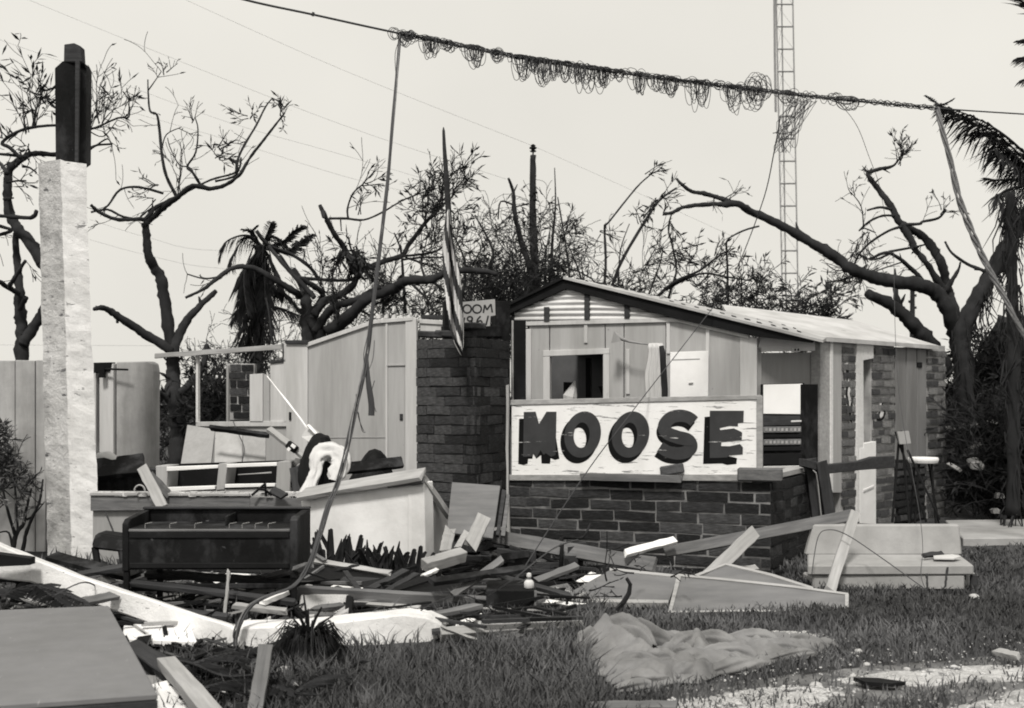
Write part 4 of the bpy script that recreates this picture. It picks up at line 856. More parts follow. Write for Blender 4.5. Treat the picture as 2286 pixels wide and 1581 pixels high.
# grey slab bottom left
gs = thing('table_top', 'large plain grey panel filling the bottom left corner', 'panel', G(150, 1560))
zq = .36; q = [G(-260, 1372, zq), G(243, 1352, zq), G(352, 1548, zq - .0), G(-330, 1596, zq)]
mb = MB(); mb.prism(q, (0, 0, -.03)); mb.build('top', m_slab, gs, bevel=.006)
q2 = [p + Vector((0, .02, -.031)) for p in q]; mb = MB(); c_ = sum(q2, Vector()) / 4; q3 = [c_ + (p - c_) * .97 for p in q2]; mb.prism(q3, (0, 0, -.33)); mb.build('base', m_wood_dk, gs)
ed = (q[2] - q[3]).normalized(); mb = MB(); mb.box((q[2] + q[3]) / 2 + Vector((0, 0, -.06)), ed * (q[2] - q[3]).length / 2, Vector((-ed.y, ed.x, 0)) * .012, UP * .029); mb.build('front_edge', m_wood_dk, gs)
plank('plank', 'pale rounded plank lying beside the grey panel at the bottom edge', 'plank', G(372, 1478, .16), G(476, 1600, .13), .10, .05, m_wood_lt, up=UP)
plank('batten', 'grey batten standing aslant at the bottom left of the grass', 'batten', V(594, 1440, 6.55), V(568, 1600, 6.12), .075, .03, m_wood, up=(0, -1, .1))
mb = MB(); vs = [G(x, y, z) for x, y, z in ((330, 1530, .1), (384, 1516, .12), (376, 1530, .1), (404, 1541, .1), (398, 1556, .07), (440, 1572, .06), (430, 1596, .04), (360, 1600, .05))]; mb.prism(vs, (0, 0, -.012)); mb.build('paper', m_white, None, 'torn white paper with scalloped edge next to the grey panel', 'paper')
mb = MB(); mb.prism([G(320, 1506, .08), G(385, 1512, .08), G(350, 1590, .05), G(300, 1600, .05)], (0, 0, -.05)); mb.build('sheet', m_panel_dk, None, 'grey metal sheet corner lying under the torn white paper', 'sheet')
plank('timber', 'dark timber tucked under the right edge of the grey panel', 'timber', G(296, 1455, .08), G(390, 1514, .10), .1, .12, m_wood_dk)
# ------------------------------------------------------------------ bench, frames and boards on the right
be = thing('bench', 'low concrete bench with solid back standing in the grass', 'bench', G(2000, 1312))
x0, x1 = GX(1800, 10.3).x, GX(2195, 10.3).x; yf, yr = 10.25, 10.85
zse, zbk = 1.6 - (1262 - 880) * yf / F, 1.6 - (1172 - 880) * yr / F
def bb(nm, *a, m=m_bench, bev=.012):
    mb = MB(); mb.abox(*a); return mb.build(nm, m, be, bevel=bev)
mb = MB(); mb.prism([(x0, yf, zse), (x1 - .09, yf + .02, zse), (x1, yr, zse + .015), (x0 + .14, yr, zse + .015)], (0, 0, -.085)); mb.build('seat', m_bench, be, bevel=.012)
mb = MB(); mb.prism([(x0 + .12, yr - .02, zse + .006), (x1 + .02, yr - .02, zse + .006), (x1 + .01, yr + .02, zbk), (x0 + .20, yr + .02, zbk)], (0, .09, .0)); mb.build('back', m_bench, be, bevel=.014)
bb('front_board', x0 + .05, x1 - .16, yf + .03, yf + .09, -.03, zse - .086); bb('leg', x1 - .10, x1 - .01, yf + .2, yr - .03, -.05, zse - .086)
bb('leg', x1 - .10, x1 - .04, yf + .05, yf + .10, -.05, zse - .086, m=m_wood_dk); bb('base', x0 + .1, x1 - .1, yf + .16, yr, -.05, .04)
mb = MB(); P_ = [Vector((GX(px, 10.5).x, 10.5 + (i % 3) * .05, zse + .03)) for i, px in enumerate((2075, 2100, 2135, 2150, 2120, 2085))]
mb.prism([(GX(2078, 10.5).x, 10.42, zse + .026), (GX(2120, 10.5).x, 10.40, zse + .026), (GX(2146, 10.5).x, 10.5, zse + .03), (GX(2132, 10.5).x, 10.56, zse + .04), (GX(2088, 10.5).x, 10.55, zse + .03)], (0, 0, .012)); mb.build('paper', m_cloth, None, 'folded white paper lying on the right half of the bench seat', 'paper')
plank('stick', 'short dark wooden stick lying beside the white paper on the bench', 'stick', (GX(2060, 10.5).x, 10.5, zse + .045), (GX(2115, 10.5).x, 10.62, zse + .05), .04, .03, m_wood_dk)
plank('plank', 'pale plank propped steeply against the left part of the concrete bench', 'plank', V(1910, 1142, 10.55), V(1853, 1318, 9.9), .085, .04, m_wood_lt, up=(0, -1, .3))
plank('stake', 'thin dark stake in front of the right half of the bench', 'stake', V(2069, 1282, 10.1), V(2071, 1318, 10.0), .014, .014, m_wood_dk); plank('stake', 'taller thin dark stake nearest the right end of the bench', 'stake', V(2115, 1268, 10.1), V(2110, 1312, 10.05), .014, .014, m_wood_dk); plank('stake', 'dark stake standing alone in grass right of the bench', 'stake', V(2258, 1308, 9.9), V(2256, 1348, 9.6), .022, .02, m_wood_dk)
wfm = thing('wooden_frame', 'broken dark wooden frame of two posts with one long tapering arm', 'frame', GX(1840, 12.4))
plank('post', None, None, V(1808, 1026, 12.5), V(1828, 1176, 12.5), .12, .08, m_wood_dk, wfm, up=(0, -1, 0)); plank('post', None, None, V(1833, 1030, 12.42), V(1856, 1176, 12.42), .11, .08, m_wood_dk, wfm, up=(0, -1, 0))
pa_ = vplane(1800, 12.3, 2000, 13.2); mb = MB(); mb.poly(pa_, [(1795, 1042), (1850, 1058), (1920, 1050), (1998, 1044), (1998, 1018), (1952, 1020), (1920, 1030), (1850, 1037), (1795, 1024)], .07); mb.build('arm', m_wood_dk, wfm, bevel=.006)
mb = MB(); mb.tube([V(1815, 1050, 12.36), V(1822, 1056, 12.34), V(1826, 1080, 12.36), V(1834, 1160, 12.36)], .006, 5); mb.build('wire_staple', m_panel_dk, wfm)
sto = thing('stool', 'round white topped stool with thin dark legs by the right wing wall', 'stool', GX(2062, 14.0))
mb = MB(); c_ = V(2061, 1027, 14.0); mb.tube([c_ - UP * .035, c_ + UP * .0, c_ + UP * .03], [.155, .17, .165], 20); mb.build('seat', m_white, sto, bevel=.006)
for dx, dy, px in ((-.1, -.1, 2040), (.1, -.1, 2092), (-.1, .12, 2030), (.12, .1, 2100)): 
    mb = MB(); mb.tube([c_ + Vector((dx * .7, dy * .7, -.034)), Vector((GX(px, 14 + dy * 2).x, 14 + dy * 2, -.02))], .013, 6); mb.build('leg', m_blk, sto)
fc = thing('folding_chair', 'collapsed dark folding chair leaning beside the stool', 'chair', GX(2030, 13.6))
for q in (((1999, 964), (2068, 1165)), ((2012, 962), (2030, 1168)), ((2008, 966), (1992, 1166)), ((2026, 1005), (2098, 1160))):
    mb = MB(); mb.tube([V(q[0][0], q[0][1], 13.7), V(q[1][0], q[1][1], 13.4)], .014, 6); mb.build('tube_leg', m_blk, fc)
pc_ = vplane(1990, 13.5, 2050, 13.6); mb = MB(); mb.poly(pc_, [(2009, 992), (2034, 990), (2029, 962), (2003, 964)], .02); mb.build('back_rest', m_card, fc)

# boards between the brick wall and the grass
plank('plank', 'long weathered plank sloping down right along the foot of the brick wall', 'plank', V(1103, 1198, 11.2), V(1462, 1262, 10.3), .125, .045, m_wood, up=(0, -1, .35))
plank('plank', 'long grey plank rising right from the brick corner towards the bench', 'plank', V(1484, 1232, 10.6), V(1900, 1150, 11.0), .10, .045, m_wood, up=(0, -1, .3))
plank('board', 'short bright white board lying slanted on the planks below the wall', 'board', V(1394, 1236, 10.35), V(1508, 1206, 10.5), .065, .04, m_white, up=(0, -.7, .7))
plank('post', 'short pale grooved post sloping from brick corner to the wedge panel', 'post', V(1684, 1188, 10.4), V(1578, 1290, 9.9), .11, .06, m_wood_lt, up=(0, -1, .2)); 
wp = thing('wedge_panel', 'long tapering grey panel with pale edge trim lying in the grass', 'panel', G(1690, 1372))
p3 = plane3(V(1492, 1366, 9.15), V(1893, 1368, 9.3), V(1600, 1285, 9.55)); p3b = p3
mb = MB(); mb.poly(p3, [(1496, 1366), (1560, 1366), (1650, 1364), (1760, 1364), (1893, 1372), (1891, 1328), (1770, 1312), (1640, 1298), (1516, 1286)], .03); mb.build('sheet', m_ply, wp)
for q in ([(1491, 1368), (1499, 1368), (1521, 1284), (1512, 1282)], [(1514, 1288), (1640, 1300), (1770, 1314), (1892, 1330), (1893, 1326), (1770, 1309), (1640, 1295), (1514, 1283)], [(1886, 1370), (1893, 1372), (1894, 1328), (1886, 1327)], [(1498, 1370), (1650, 1367), (1760, 1368), (1893, 1376), (1893, 1371), (1760, 1364), (1650, 1363), (1498, 1366)]):
    mb = MB(); mb.poly(p3, q, .045, .008 + .001 * (q[0][0] % 7)); mb.build('edge_trim', m_wood_lt, wp)
p3 = plane3(V(1555, 1290, 9.75), V(1790, 1306, 9.75), V(1650, 1262, 10.0))
w2_ = thing('wedge_panel', 'low triangular grey panel peaking behind the long tapering panel', 'panel', G(1660, 1310))
mb = MB(); mb.poly(p3, [(1548, 1296), (1815, 1318), (1720, 1287), (1618, 1262)], .03); mb.build('sheet', m_ply, w2_); mb = MB(); mb.poly(p3, [(1548, 1292), (1618, 1264), (1620, 1259), (1548, 1286)], .04, .01); mb.poly(p3, [(1618, 1263), (1720, 1288), (1815, 1318), (1815, 1313), (1722, 1283), (1620, 1259)], .04, .011); mb.build('edge_trim', m_wood_lt, w2_)
p3 = plane3(V(1240, 1350, 9.5), V(1500, 1345, 9.4), V(1360, 1272, 10.1))
w3_ = thing('wedge_panel', 'grey plywood panel with pointed left end behind the bent twig', 'panel', G(1380, 1350))
mb = MB(); mb.poly(p3, [(1238, 1342), (1300, 1344), (1492, 1346), (1512, 1288), (1440, 1280), (1361, 1273)], .03); mb.build('sheet', m_ply, w3_); mb = MB(); mb.poly(p3, [(1238, 1346), (1492, 1349), (1492, 1342), (1300, 1339), (1238, 1339)], .04, .01); mb.poly(p3, [(1361, 1276), (1510, 1291), (1512, 1286), (1361, 1270)], .04, .011); mb.build('edge_trim', m_wood_lt, w3_)
plank('board', 'white painted board end behind the pointed plywood panel', 'board', V(1300, 1306, 10.0), V(1336, 1284, 10.3), .12, .03, m_white, up=(0, -.5, .8)); plank('board', 'small grey board end right of the triangular panel peak', 'board', V(1654, 1272, 10.3), V(1690, 1268, 10.4), .06, .03, m_wood_lt)
plank('lath', 'thin white lath lying along the left foot of the plywood panel', 'lath', G(1212, 1343, .03), G(1312, 1354, .03), .04, .02, m_white); plank('board', 'grey board lying low between black box and plywood panel', 'board', V(1198, 1330, 9.6), V(1275, 1312, 9.8), .10, .03, m_wood)
plank('pole', 'long pale round pole on the grass left of the canvas', 'pole', G(985, 1416, .04), G(1302, 1396, .04), .07, .07, m_wood_lt, rag=.02); plank('board', 'thin pale slat lying below the long round pole', 'board', G(1113, 1428, .02), G(1162, 1416, .02), .06, .02, m_wood)
plank('stick', 'thin pale stick slanting from the white beam end into the grass', 'stick', V(985, 1400, 7.9), G(1072, 1432, .01), .02, .02, m_wood_lt)

# ------------------------------------------------------------------ dark wreckage between the wall and the white beam
plank('lath', 'pale thin lath sloping right under the spiky plants', 'lath', V(664, 1246, 10.4), V(872, 1280, 9.9), .05, .02, m_wood_lt); plank('lath', 'grey lath crossing from the cabinet corner to the pale lath', 'lath', V(668, 1216, 10.5), V(726, 1252, 10.2), .03, .02, m_wood)
p3 = plane3(V(670, 1318, 9.6), V(905, 1300, 9.8), V(700, 1258, 10.3)); sheet('sheet', 'black roofing sheet sloping under the pale lath', 'sheet', p3, [(668, 1318), (800, 1326), (905, 1290), (860, 1282), (668, 1252)], .03, m_blk)
p3 = plane3(V(905, 1335, 9.3), V(1190, 1338, 9.3), V(1000, 1285, 9.9)); sheet('sheet', 'large black sheet lying behind the long floor joist', 'sheet', p3, [(830, 1330), (1060, 1344), (1100, 1318), (1096, 1305), (940, 1285)], .03, m_blk)
plank('joist', 'long dark floor joist with grey top running right from the cabinet leg', 'joist', V(668, 1324, 9.0), V(1096, 1350, 9.0), .05, .11, m_wood, up=(0, -.25, .95)); plank('plank', 'dark plank slanting up right behind the long floor joist', 'plank', V(790, 1338, 9.3), V(905, 1276, 10.1), .07, .04, m_wood_dk, up=(0, -.3, .9)); plank('plank', 'second dark plank slanting up right beside the first behind the joist', 'plank', V(838, 1338, 9.3), V(930, 1284, 10.0), .05, .04, m_wood_dk)
plank('timber', 'pale broken timber end below the leaning plywood panel', 'timber', V(944, 1264, 10.3), V(1034, 1238, 10.5), .10, .10, m_wood_lt, up=(0, -.4, .9)); plank('offcut', 'thin white offcut under the pale broken timber', 'offcut', V(944, 1286, 10.1), V(976, 1272, 10.3), .04, .02, m_white)
plank('splinter', 'splintered whitish wood standing below the leaning plywood panel', 'splinter', V(1050, 1222, 10.5), V(1078, 1160, 10.7), .12, .05, m_wood_lt, up=(0, -1, .3), rag=.05); plank('splinter', 'smaller splintered stub left of the whitish splintered wood', 'splinter', V(995, 1226, 10.7), V(1004, 1184, 10.8), .10, .04, m_wood_lt, up=(0, -1, .2), rag=.05)
plank('splinter', 'torn pale shred leaning between the two splintered stubs', 'splinter', V(1020, 1224, 10.6), V(1040, 1190, 10.7), .05, .02, m_plaster_grey, up=(0, -1, .2), rag=.03)
bb_ = thing('box', 'black wooden box with sharp corner in front of the wreckage', 'box', G(1150, 1390)); mb = MB(); xa, xb = GX(1085, 8.9).x, GX(1197, 8.9).x; zz = 1.6 - (1318 - 880) * 8.9 / F
mb.abox(xa, xb, 8.9, 9.4, -.02, zz); mb.build('carcass', m_char, bb_, bevel=.006); mb = MB(); mb.abox(xb - .014, xb + .004, 8.885, 8.899, -.02, zz); mb.build('corner_strip', m_wood, bb_)
bt = thing('bottle', 'small white bottle standing on the corner of the black box', 'bottle', (GX(1181, 8.98).x, 8.98, zz)); c_ = Vector((GX(1181, 8.98).x, 8.98, zz + .001))
mb = MB(); mb.tube([c_ + UP * h_ for h_ in (0, .008, .045, .058, .066)], [.028, .037, .036, .026, .014], 14); mb.build('body', m_cloth, bt, smooth=True); mb = MB(); mb.tube([c_ + UP * h_ for h_ in (.067, .082)], [.018, .015], 10); mb.build('neck', m_wood, bt); mb = MB(); mb.tube([c_ + UP * h_ for h_ in (.083, .09, .108, .113)], [.017, .019, .017, .008], 10); mb.build('cap', m_cloth, bt)
plank('sheet', 'white stained sheet lying behind the beam below the joist', 'sheet', V(668, 1350, 8.9), V(772, 1350, 8.85), .16, .012, m_plaster_grey, up=(0, -.75, .65)); plank('post', 'stubby black post standing behind the white beam', 'post', V(782, 1334, 8.7), V(776, 1394, 8.6), .05, .05, m_blk, up=(0, -1, 0))
mb = MB(); q = [V(808, 1392, 8.6), V(826, 1366, 8.8), V(862, 1346, 9.1), (V(905, 1350, 9.0)), V(940, 1372, 8.6), V(960, 1396, 8.4)]; mb.prism(q, (0, .05, -.03)); mb.build('heap', m_plaster_grey, None, 'pale grey plaster heap rising behind the white beam', 'plaster heap', bevel=.01)
plank('lath', 'pale lath lying level above the plaster heap', 'lath', V(782, 1346, 8.9), V(936, 1356, 8.8), .03, .02, m_wood_lt)
plank('beam', 'dark bent beam rising right behind the black box', 'beam', V(1005, 1392, 8.7), V(1100, 1338, 9.2), .06, .05, m_wood_dk); plank('stick', 'crooked thin stick leaning on the black box toward the bottle', 'stick', V(1062, 1346, 9.0), V(1176, 1294, 9.3), .016, .016, m_wood)
mound('rubble', 'pale crumbled rubble in front of the black box', 'rubble', GX(1110, 8.45), .22, .18, .07, m_plaster_grey, .5, fr=9); plank('slat', 'white slat lying among the pale rubble', 'slat', G(1022, 1396, .04), G(1080, 1374, .07), .05, .02, m_white); plank('slat', 'grey slat at the right foot of the black box', 'slat', G(1170, 1394, .03), G(1240, 1388, .03), .05, .02, m_wood)
plank('offcut', 'bright offcut poking out beside the cabinet leg', 'offcut', V(664, 1318, 9.2), V(690, 1308, 9.4), .04, .02, m_white)
mb = MB(); mb.prism([V(712, 1322, 9.3), V(745, 1306, 9.6), V(812, 1312, 9.5), V(790, 1326, 9.25)], (0, .02, -.02)); mb.build('plaster_sheet', m_white, None, 'torn white plaster sheet caught behind the joist', 'plaster sheet')
wg2 = thing('window_sash', 'fallen window sash with pale panes lying under the black cabinet', 'window', G(480, 1330))
pg = plane3(V(305, 1350, 9.25), V(640, 1355, 9.25), V(520, 1275, 10.6))
def corner(u, v): return (305 + u * 300 + v * 130, 1348 - v * 78 + u * 12)
for i in range(4):
    for j in range(2):
        a_ = [corner(i / 4 + .02, j / 2 + .05), corner((i + 1) / 4 - .02, j / 2 + .05), corner((i + 1) / 4 - .02, (j + 1) / 2 - .05), corner(i / 4 + .02, (j + 1) / 2 - .05)]
        mb = MB(); mb.poly(pg, a_, .01, .0); mb.build('pane', (m_panel, m_white, m_white)[(i * 2 + j * 3) % 3], wg2)
for i in range(5):
    u = min(max(i / 4, .012), .988); mb = MB(); mb.poly(pg, [corner(u - .02, 0), corner(u + .02, 0), corner(u + .02, 1), corner(u - .02, 1)], .03, .012); mb.build('glazing_bar', m_blk, wg2)
for v in (.03, .5, .97): mb = MB(); mb.poly(pg, [corner(0, v - .045), corner(1, v - .045), corner(1, v + .045), corner(0, v + .045)], .03, .016); mb.build('glazing_bar', m_blk, wg2)
for i, (a_, b_, w_, m, lab) in enumerate((((115, 1242, 9.8), (300, 1288, 9.2), .12, m_char, 'black beam lying from the column foot towards the cabinet'), ((280, 1300, 8.9), (660, 1345, 8.8), .06, m_wood_dk, 'long dark rail under the cabinet nearest the window sash'),
        ((330, 1280, 9.3), (655, 1300, 9.2), .07, m_wood_dk, 'dark rail lying behind the window sash under the cabinet'), ((520, 1340, 8.9), (655, 1282, 9.7), .08, m_wood_dk, 'dark plank crossing diagonally beneath the cabinet'), ((300, 1352, 8.6), (510, 1378, 8.5), .06, m_wood_dk, 'dark plank lying in front of the window sash'),
        ((585, 1345, 8.6), (640, 1322, 8.9), .05, m_white, 'short white batten beneath the right cabinet leg'), ((520, 1352, 8.6), (640, 1366, 8.6), .05, m_wood_lt, 'pale batten lying low between cabinet legs'), ((540, 1338, 8.9), (600, 1316, 9.2), .09, m_ply, 'grey offcut board under the cabinet centre'),
        ((600, 1404, 8.1), (655, 1385, 8.3), .12, m_wood_dk, 'dark rounded board against the white beam bend'), ((690, 1372, 8.7), (860, 1388, 8.5), .05, m_wood, 'grey lath low behind the right beam arm'))):
    plank('plank', lab, 'plank', V(*a_), V(*b_), w_, .035, m, up=(0, -.3, .95))
mb = MB(); mb.prism([V(208, 1292, 9.3), V(258, 1280, 9.4), V(258, 1298, 9.3), V(215, 1310, 9.2)], (0, .15, -.02)); mb.build('paper', m_white, None, 'white crumpled paper left of the cabinet above the beam', 'paper')
cbx = thing('burnt_seat', 'charred low seat lying between the white column and the cabinet', 'seat', GX(250, 10.6)); mb = MB(); mb.prism([V(213, 1190, 10.8), V(290, 1200, 10.7), V(292, 1236, 10.6), V(206, 1226, 10.6), V(204, 1214, 10.6)], (0, .25, 0)); mb.build('seat', m_char, cbx, bevel=.02)
for px in (212, 270): mb = MB(); mb.tube([V(px, 1222, 10.65), V(px + 6, 1262, 10.6)], .03, 6); mb.build('leg', m_char, cbx)
plank('stick', 'thin dark stick leaning on the half wall left of the cabinet', 'stick', V(236, 1144, 11.3), V(262, 1212, 10.9), .012, .012, m_wood_dk)
# more broken boards of the wreckage, each its own thing
for p0, p1, w_, m, lab in (((760, 1296, .12), (1010, 1310, .05), .09, m_wood_dk, 'long dark board lying level behind the first slanting planks'), ((880, 1392, .05), (1070, 1352, .12), .07, m_wood, 'grey board rising right just behind the end of the white beam'), ((960, 1300, .25), (1180, 1268, .3), .10, m_char, 'black board bridging to the foot of the brick wall'), ((1010, 1330, .15), (1120, 1250, .35), .06, m_wood, 'grey stud slanting steeply up beside the pale broken timber'),
        ((1120, 1290, .2), (1270, 1330, .05), .08, m_wood_dk, 'dark board sloping down right in front of the charred branch'), ((1200, 1296, .1), (1290, 1262, .2), .07, m_ply, 'mid grey board end poking up right of the bottle'), ((690, 1290, .1), (800, 1262, .2), .08, m_char, 'black board under the low end of the pale lath'), ((700, 1360, .08), (860, 1338, .1), .05, m_wood, 'grey lath lying across the stained white sheet behind the beam'),
        ((140, 1290, .2), (300, 1262, .35), .10, m_wood_dk, 'dark board crossing the black beam left of the cabinet'), ((230, 1340, .05), (330, 1310, .1), .09, m_ply, 'mid grey board at the left foot of the cabinet'), ((340, 1300, .08), (500, 1330, .05), .06, m_wood, 'grey lath lying on the sash below the cabinet'), ((930, 1372, .05), (1080, 1384, .03), .08, m_char, 'black board flat on the ground before the black box'), ((1060, 1412, .03), (1230, 1384, .06), .06, m_wood_dk, 'dark board lying just above the long round pole'),
        ((1225, 1372, .02), (1330, 1352, .06), .07, m_wood_dk, 'dark board lying left of the bent black twig'), ((150, 1352, .25), (255, 1330, .25), .07, m_wood, 'grey board resting on the palm leaf above the grey panel'), ((560, 1300, .15), (690, 1262, .4), .06, m_wood, 'grey stud leaning behind the right legs of the cabinet')):
    plank('broken_board', lab, 'board', G(*p0), G(*p1), w_, .03, m, up=(rng.gauss(0, .25), -.3, 1), rag=.03, group='broken boards in the wreckage')
for i, (pts, lab) in enumerate((([(905, 1395, .02), (960, 1350, .2), (1040, 1330, .3), (1110, 1370, .1)], 'loose springy wire arching over the black sheet behind the joist'), ([(1090, 1330, .3), (1150, 1290, .45), (1235, 1225, .6), (1290, 1205, .5)], 'loose wire rising from the black box to the brick wall foot'), ([(120, 1330, .3), (190, 1300, .35), (240, 1330, .2), (300, 1380, .05)], 'loose wire curling beside the left arm of the white beam'))):
    mb = MB(); mb.tube(smooth_path([G(x, y, z) for x, y, z in pts], 6), .005, 4); mb.build('wire', m_wire, None, lab, 'wire')
# litter: small chips nobody could count
r = random.Random(77); mb = MB()
for i in range(1500):
    px, py = r.uniform(0, 1290), r.uniform(1262, 1420)
    if r.random() < .3: px, py = r.uniform(0, 680), r.uniform(1440, 1581)
    g = G(px, py); l = r.lognormvariate(-3.2, .7); a_ = r.uniform(0, 3.14); x = Vector((math.cos(a_), math.sin(a_), r.uniform(-.5, .5))); y = Vector((-math.sin(a_), math.cos(a_), r.uniform(-.4, .4)))
    mb.box(g + UP * r.uniform(0, .06), x * min(l, .22), y * min(l, .2) * r.uniform(.06, .4), (0, 0, r.uniform(.002, .012)), r.choices((0, 1, 2, 3), (7, 3, 1.6, .9))[0])
mb.build('litter', [m_blk, m_wood_dk, m_wood, m_plaster_grey], None, 'scattered small chips and splinters across the wreckage', 'litter', kind='stuff', M=Matrix())
mb = MB()
for i in range(240):
    px, py = r.uniform(60, 1280), r.uniform(1270, 1400)
    if 520 < px < 1000 and py > 1370: continue
    g = G(px, py, r.uniform(.0, .10)); l = r.uniform(.12, .45); a_ = r.gauss(.15, .7); d = Vector((math.cos(a_), math.sin(a_), r.gauss(0, .14))); w_ = r.uniform(.006, .022)
    mb.box(g + UP * .02, d * l, Vector((-d.y, d.x, 0)) * w_, UP * r.uniform(.004, .012), r.choices((0, 1, 2, 3), (7, 4, 2, .7))[0])
mb.build('splinters', [m_blk, m_wood_dk, m_wood, m_wood_lt], None, 'long thin broken laths strewn through the wreckage', 'litter', kind='stuff', M=Matrix())
# rubble floor of the hall behind the half wall
mb = MB()
for i in range(500):
    px, Y = r.uniform(200, 1120), r.uniform(11.9, 14.2); g = GX(px, Y); l = r.lognormvariate(-2.6, .5); a_ = r.uniform(0, 3.14); x = Vector((math.cos(a_), math.sin(a_), r.uniform(-.4, .4))); y = Vector((-math.sin(a_), math.cos(a_), r.uniform(-.3, .3)))
    mb.box(g + UP * r.uniform(0, .35), x * min(l, .3), y * min(l, .3) * r.uniform(.1, .5), (0, 0, r.uniform(.006, .02)), r.choices((0, 1, 2, 3), (8, 4, 1, .6))[0])
mb.build('hall_debris', [m_blk, m_wood_dk, m_wood, m_plaster_grey], None, 'jumbled dark debris covering the roofless hall floor', 'debris', kind='stuff', M=Matrix())
# far right strewn boards
plank('board', 'pale narrow board lying at the far right edge of the gravel track', 'board', G(2222, 1454, .03), G(2275, 1466, .03), .05, .03, m_wood_lt); mb = MB(); mb.prism([G(1905, 1512, .02), G(1960, 1513, .02), G(2022, 1522, .02), (G(1990, 1526, .02)), G(1930, 1522, .02)], (0, 0, -.02)); mb.build('rubber_strip', m_blk, None, 'flat black rubber strip lying in the gravel track', 'rubber strip')
plank('plank', 'long flat grey plank at the bottom edge below the canvas', 'plank', G(1318, 1578, .02), G(1512, 1576, .02), .05, .03, m_wood)

# canvas
cv = MB(); OUT = gp((1283, 1458), (1296, 1428), (1345, 1416), (1450, 1436), (1560, 1412), (1660, 1422), (1760, 1422), (1872, 1440), (1805, 1462), (1700, 1478), (1600, 1492), (1560, 1510), (1500, 1512), (1470, 1534), (1400, 1532), (1328, 1506), (1340, 1482), (1322, 1470))
RID = [([(1350, 1436), (1385, 1447), (1420, 1456), (1450, 1466)], .20, .08, .085), ([(1300, 1442), (1325, 1437), (1352, 1436)], .05, .20, .07), ([(1350, 1436), (1420, 1440), (1500, 1446)], .14, .05, .05), ([(1360, 1495), (1420, 1498), (1470, 1510)], .10, .085, .13), ([(1470, 1474), (1510, 1455), (1560, 1440), (1610, 1442), (1650, 1452)], .07, .06, .055), ([(1555, 1436), (1570, 1460)], .12, .05, .05),
       ([(1500, 1484), (1560, 1478), (1620, 1470), (1700, 1452), (1790, 1446)], .07, .045, .05), ([(1560, 1498), (1640, 1482), (1730, 1468)], .055, .04, .04), ([(1640, 1438), (1750, 1432), (1862, 1442)], .065, .02, .05), ([(1480, 1500), (1530, 1496), (1560, 1488)], .075, .05, .045), ([(1690, 1442), (1720, 1455), (1760, 1458)], .06, .04, .035), ([(1440, 1480), (1490, 1470), (1530, 1474)], .07, .06, .04), ([(1620, 1446), (1650, 1462), (1700, 1470)], .055, .04, .035)]
RID = [(smooth_path(gp(*p), 5), a_, b_, w_) for p, a_, b_, w_ in RID]
nu, nv = 230, 150
def foot(u, v):                      # the ground the sheet covers, back edge to front edge
    px = 1286 + u * 586
    back = np.interp(u, (0, .05, .12, .25, .45, .65, .85, 1), (1440, 1424, 1414, 1432, 1410, 1420, 1424, 1440)); front = np.interp(u, (0, .06, .1, .2, .3, .36, .46, .55, .7, .85, 1), (1462, 1478, 1506, 1532, 1533, 1514, 1511, 1494, 1480, 1462, 1443))
    return G(px + (v - .5) * 26 * (1 - u) + 5 * math.sin(v * 9 + u * 4), back + (front - back) * v + 3 * math.sin(u * 31))
P0 = np.array([[tuple(foot(i / (nu - 1), j / (nv - 1))) for i in range(nu)] for j in range(nv)])
def floor_h(x, y):
    q = np.zeros_like(x)
    for R_, ha, hb, w_ in RID:
        best = np.full_like(x, 9.0); tt = np.zeros_like(x)
        for k in range(len(R_) - 1):
            a_, d_ = R_[k], R_[k + 1] - R_[k]; t = np.clip(((x - a_.x) * d_.x + (y - a_.y) * d_.y) / (d_.x ** 2 + d_.y ** 2 + 1e-9), 0, 1); dist = np.hypot(x - a_.x - d_.x * t, y - a_.y - d_.y * t)
            m_ = dist < best; best = np.where(m_, dist, best); tt = np.where(m_, (k + t) / (len(R_) - 1), tt)
        q += ((ha + (hb - ha) * tt) * np.exp(-(best / w_) ** 1.6)) ** 3
    return np.cbrt(q) * .8
FH = floor_h(P0[..., 0], P0[..., 1]); NV = noise.noise
for j in range(nv):
    for i in range(nu):
        x, y, _ = P0[j, i]; u, v = i / (nu - 1), j / (nv - 1); e = min(u, 1 - u) * 2.2; e2 = min(v, 1 - v) * (1.5 - u * .9); k = (1 - math.exp(-e / .035)) * (1 - math.exp(-e2 / .05))
        wx_, wy_ = x + .10 * NV(Vector((x * 3, y * 3, 1))) + .03 * NV(Vector((x * 9, y * 9, 2))), y + .10 * NV(Vector((x * 3, y * 3, 5))) + .03 * NV(Vector((x * 9, y * 9, 6)))
        b1 = abs(NV(Vector((wx_ * 2.6 + wy_ * 1.3, wy_ * 5.2 - wx_ * 1.1, .3)))); b2 = abs(NV(Vector((wx_ * 6 - wy_ * 2, wy_ * 10 + wx_ * 3, 4.3)))); b3 = abs(NV(Vector((wx_ * 15, wy_ * 19, 9.1))))
        lump = math.exp(-((u - .22) / .1) ** 2 - ((v - .75) / .3) ** 2)
        z = FH[j, i] * .85 + k * .55 * ((.17 * b1 ** .8 + .075 * b2) * (.35 + .9 * min(1, u * 2.2)) * (1 - .45 * u) + .022 * b3 * (1 + lump))
        cv.v.append((float(x), float(y), gz(x, y) + .01 + max(z, 0) * k))
cv.f = [(j * nu + i, j * nu + i + 1, (j + 1) * nu + i + 1, (j + 1) * nu + i) for j in range(nv - 1) for i in range(nu - 1)]; cv.m = [0] * len(cv.f)
rc = random.Random(29)
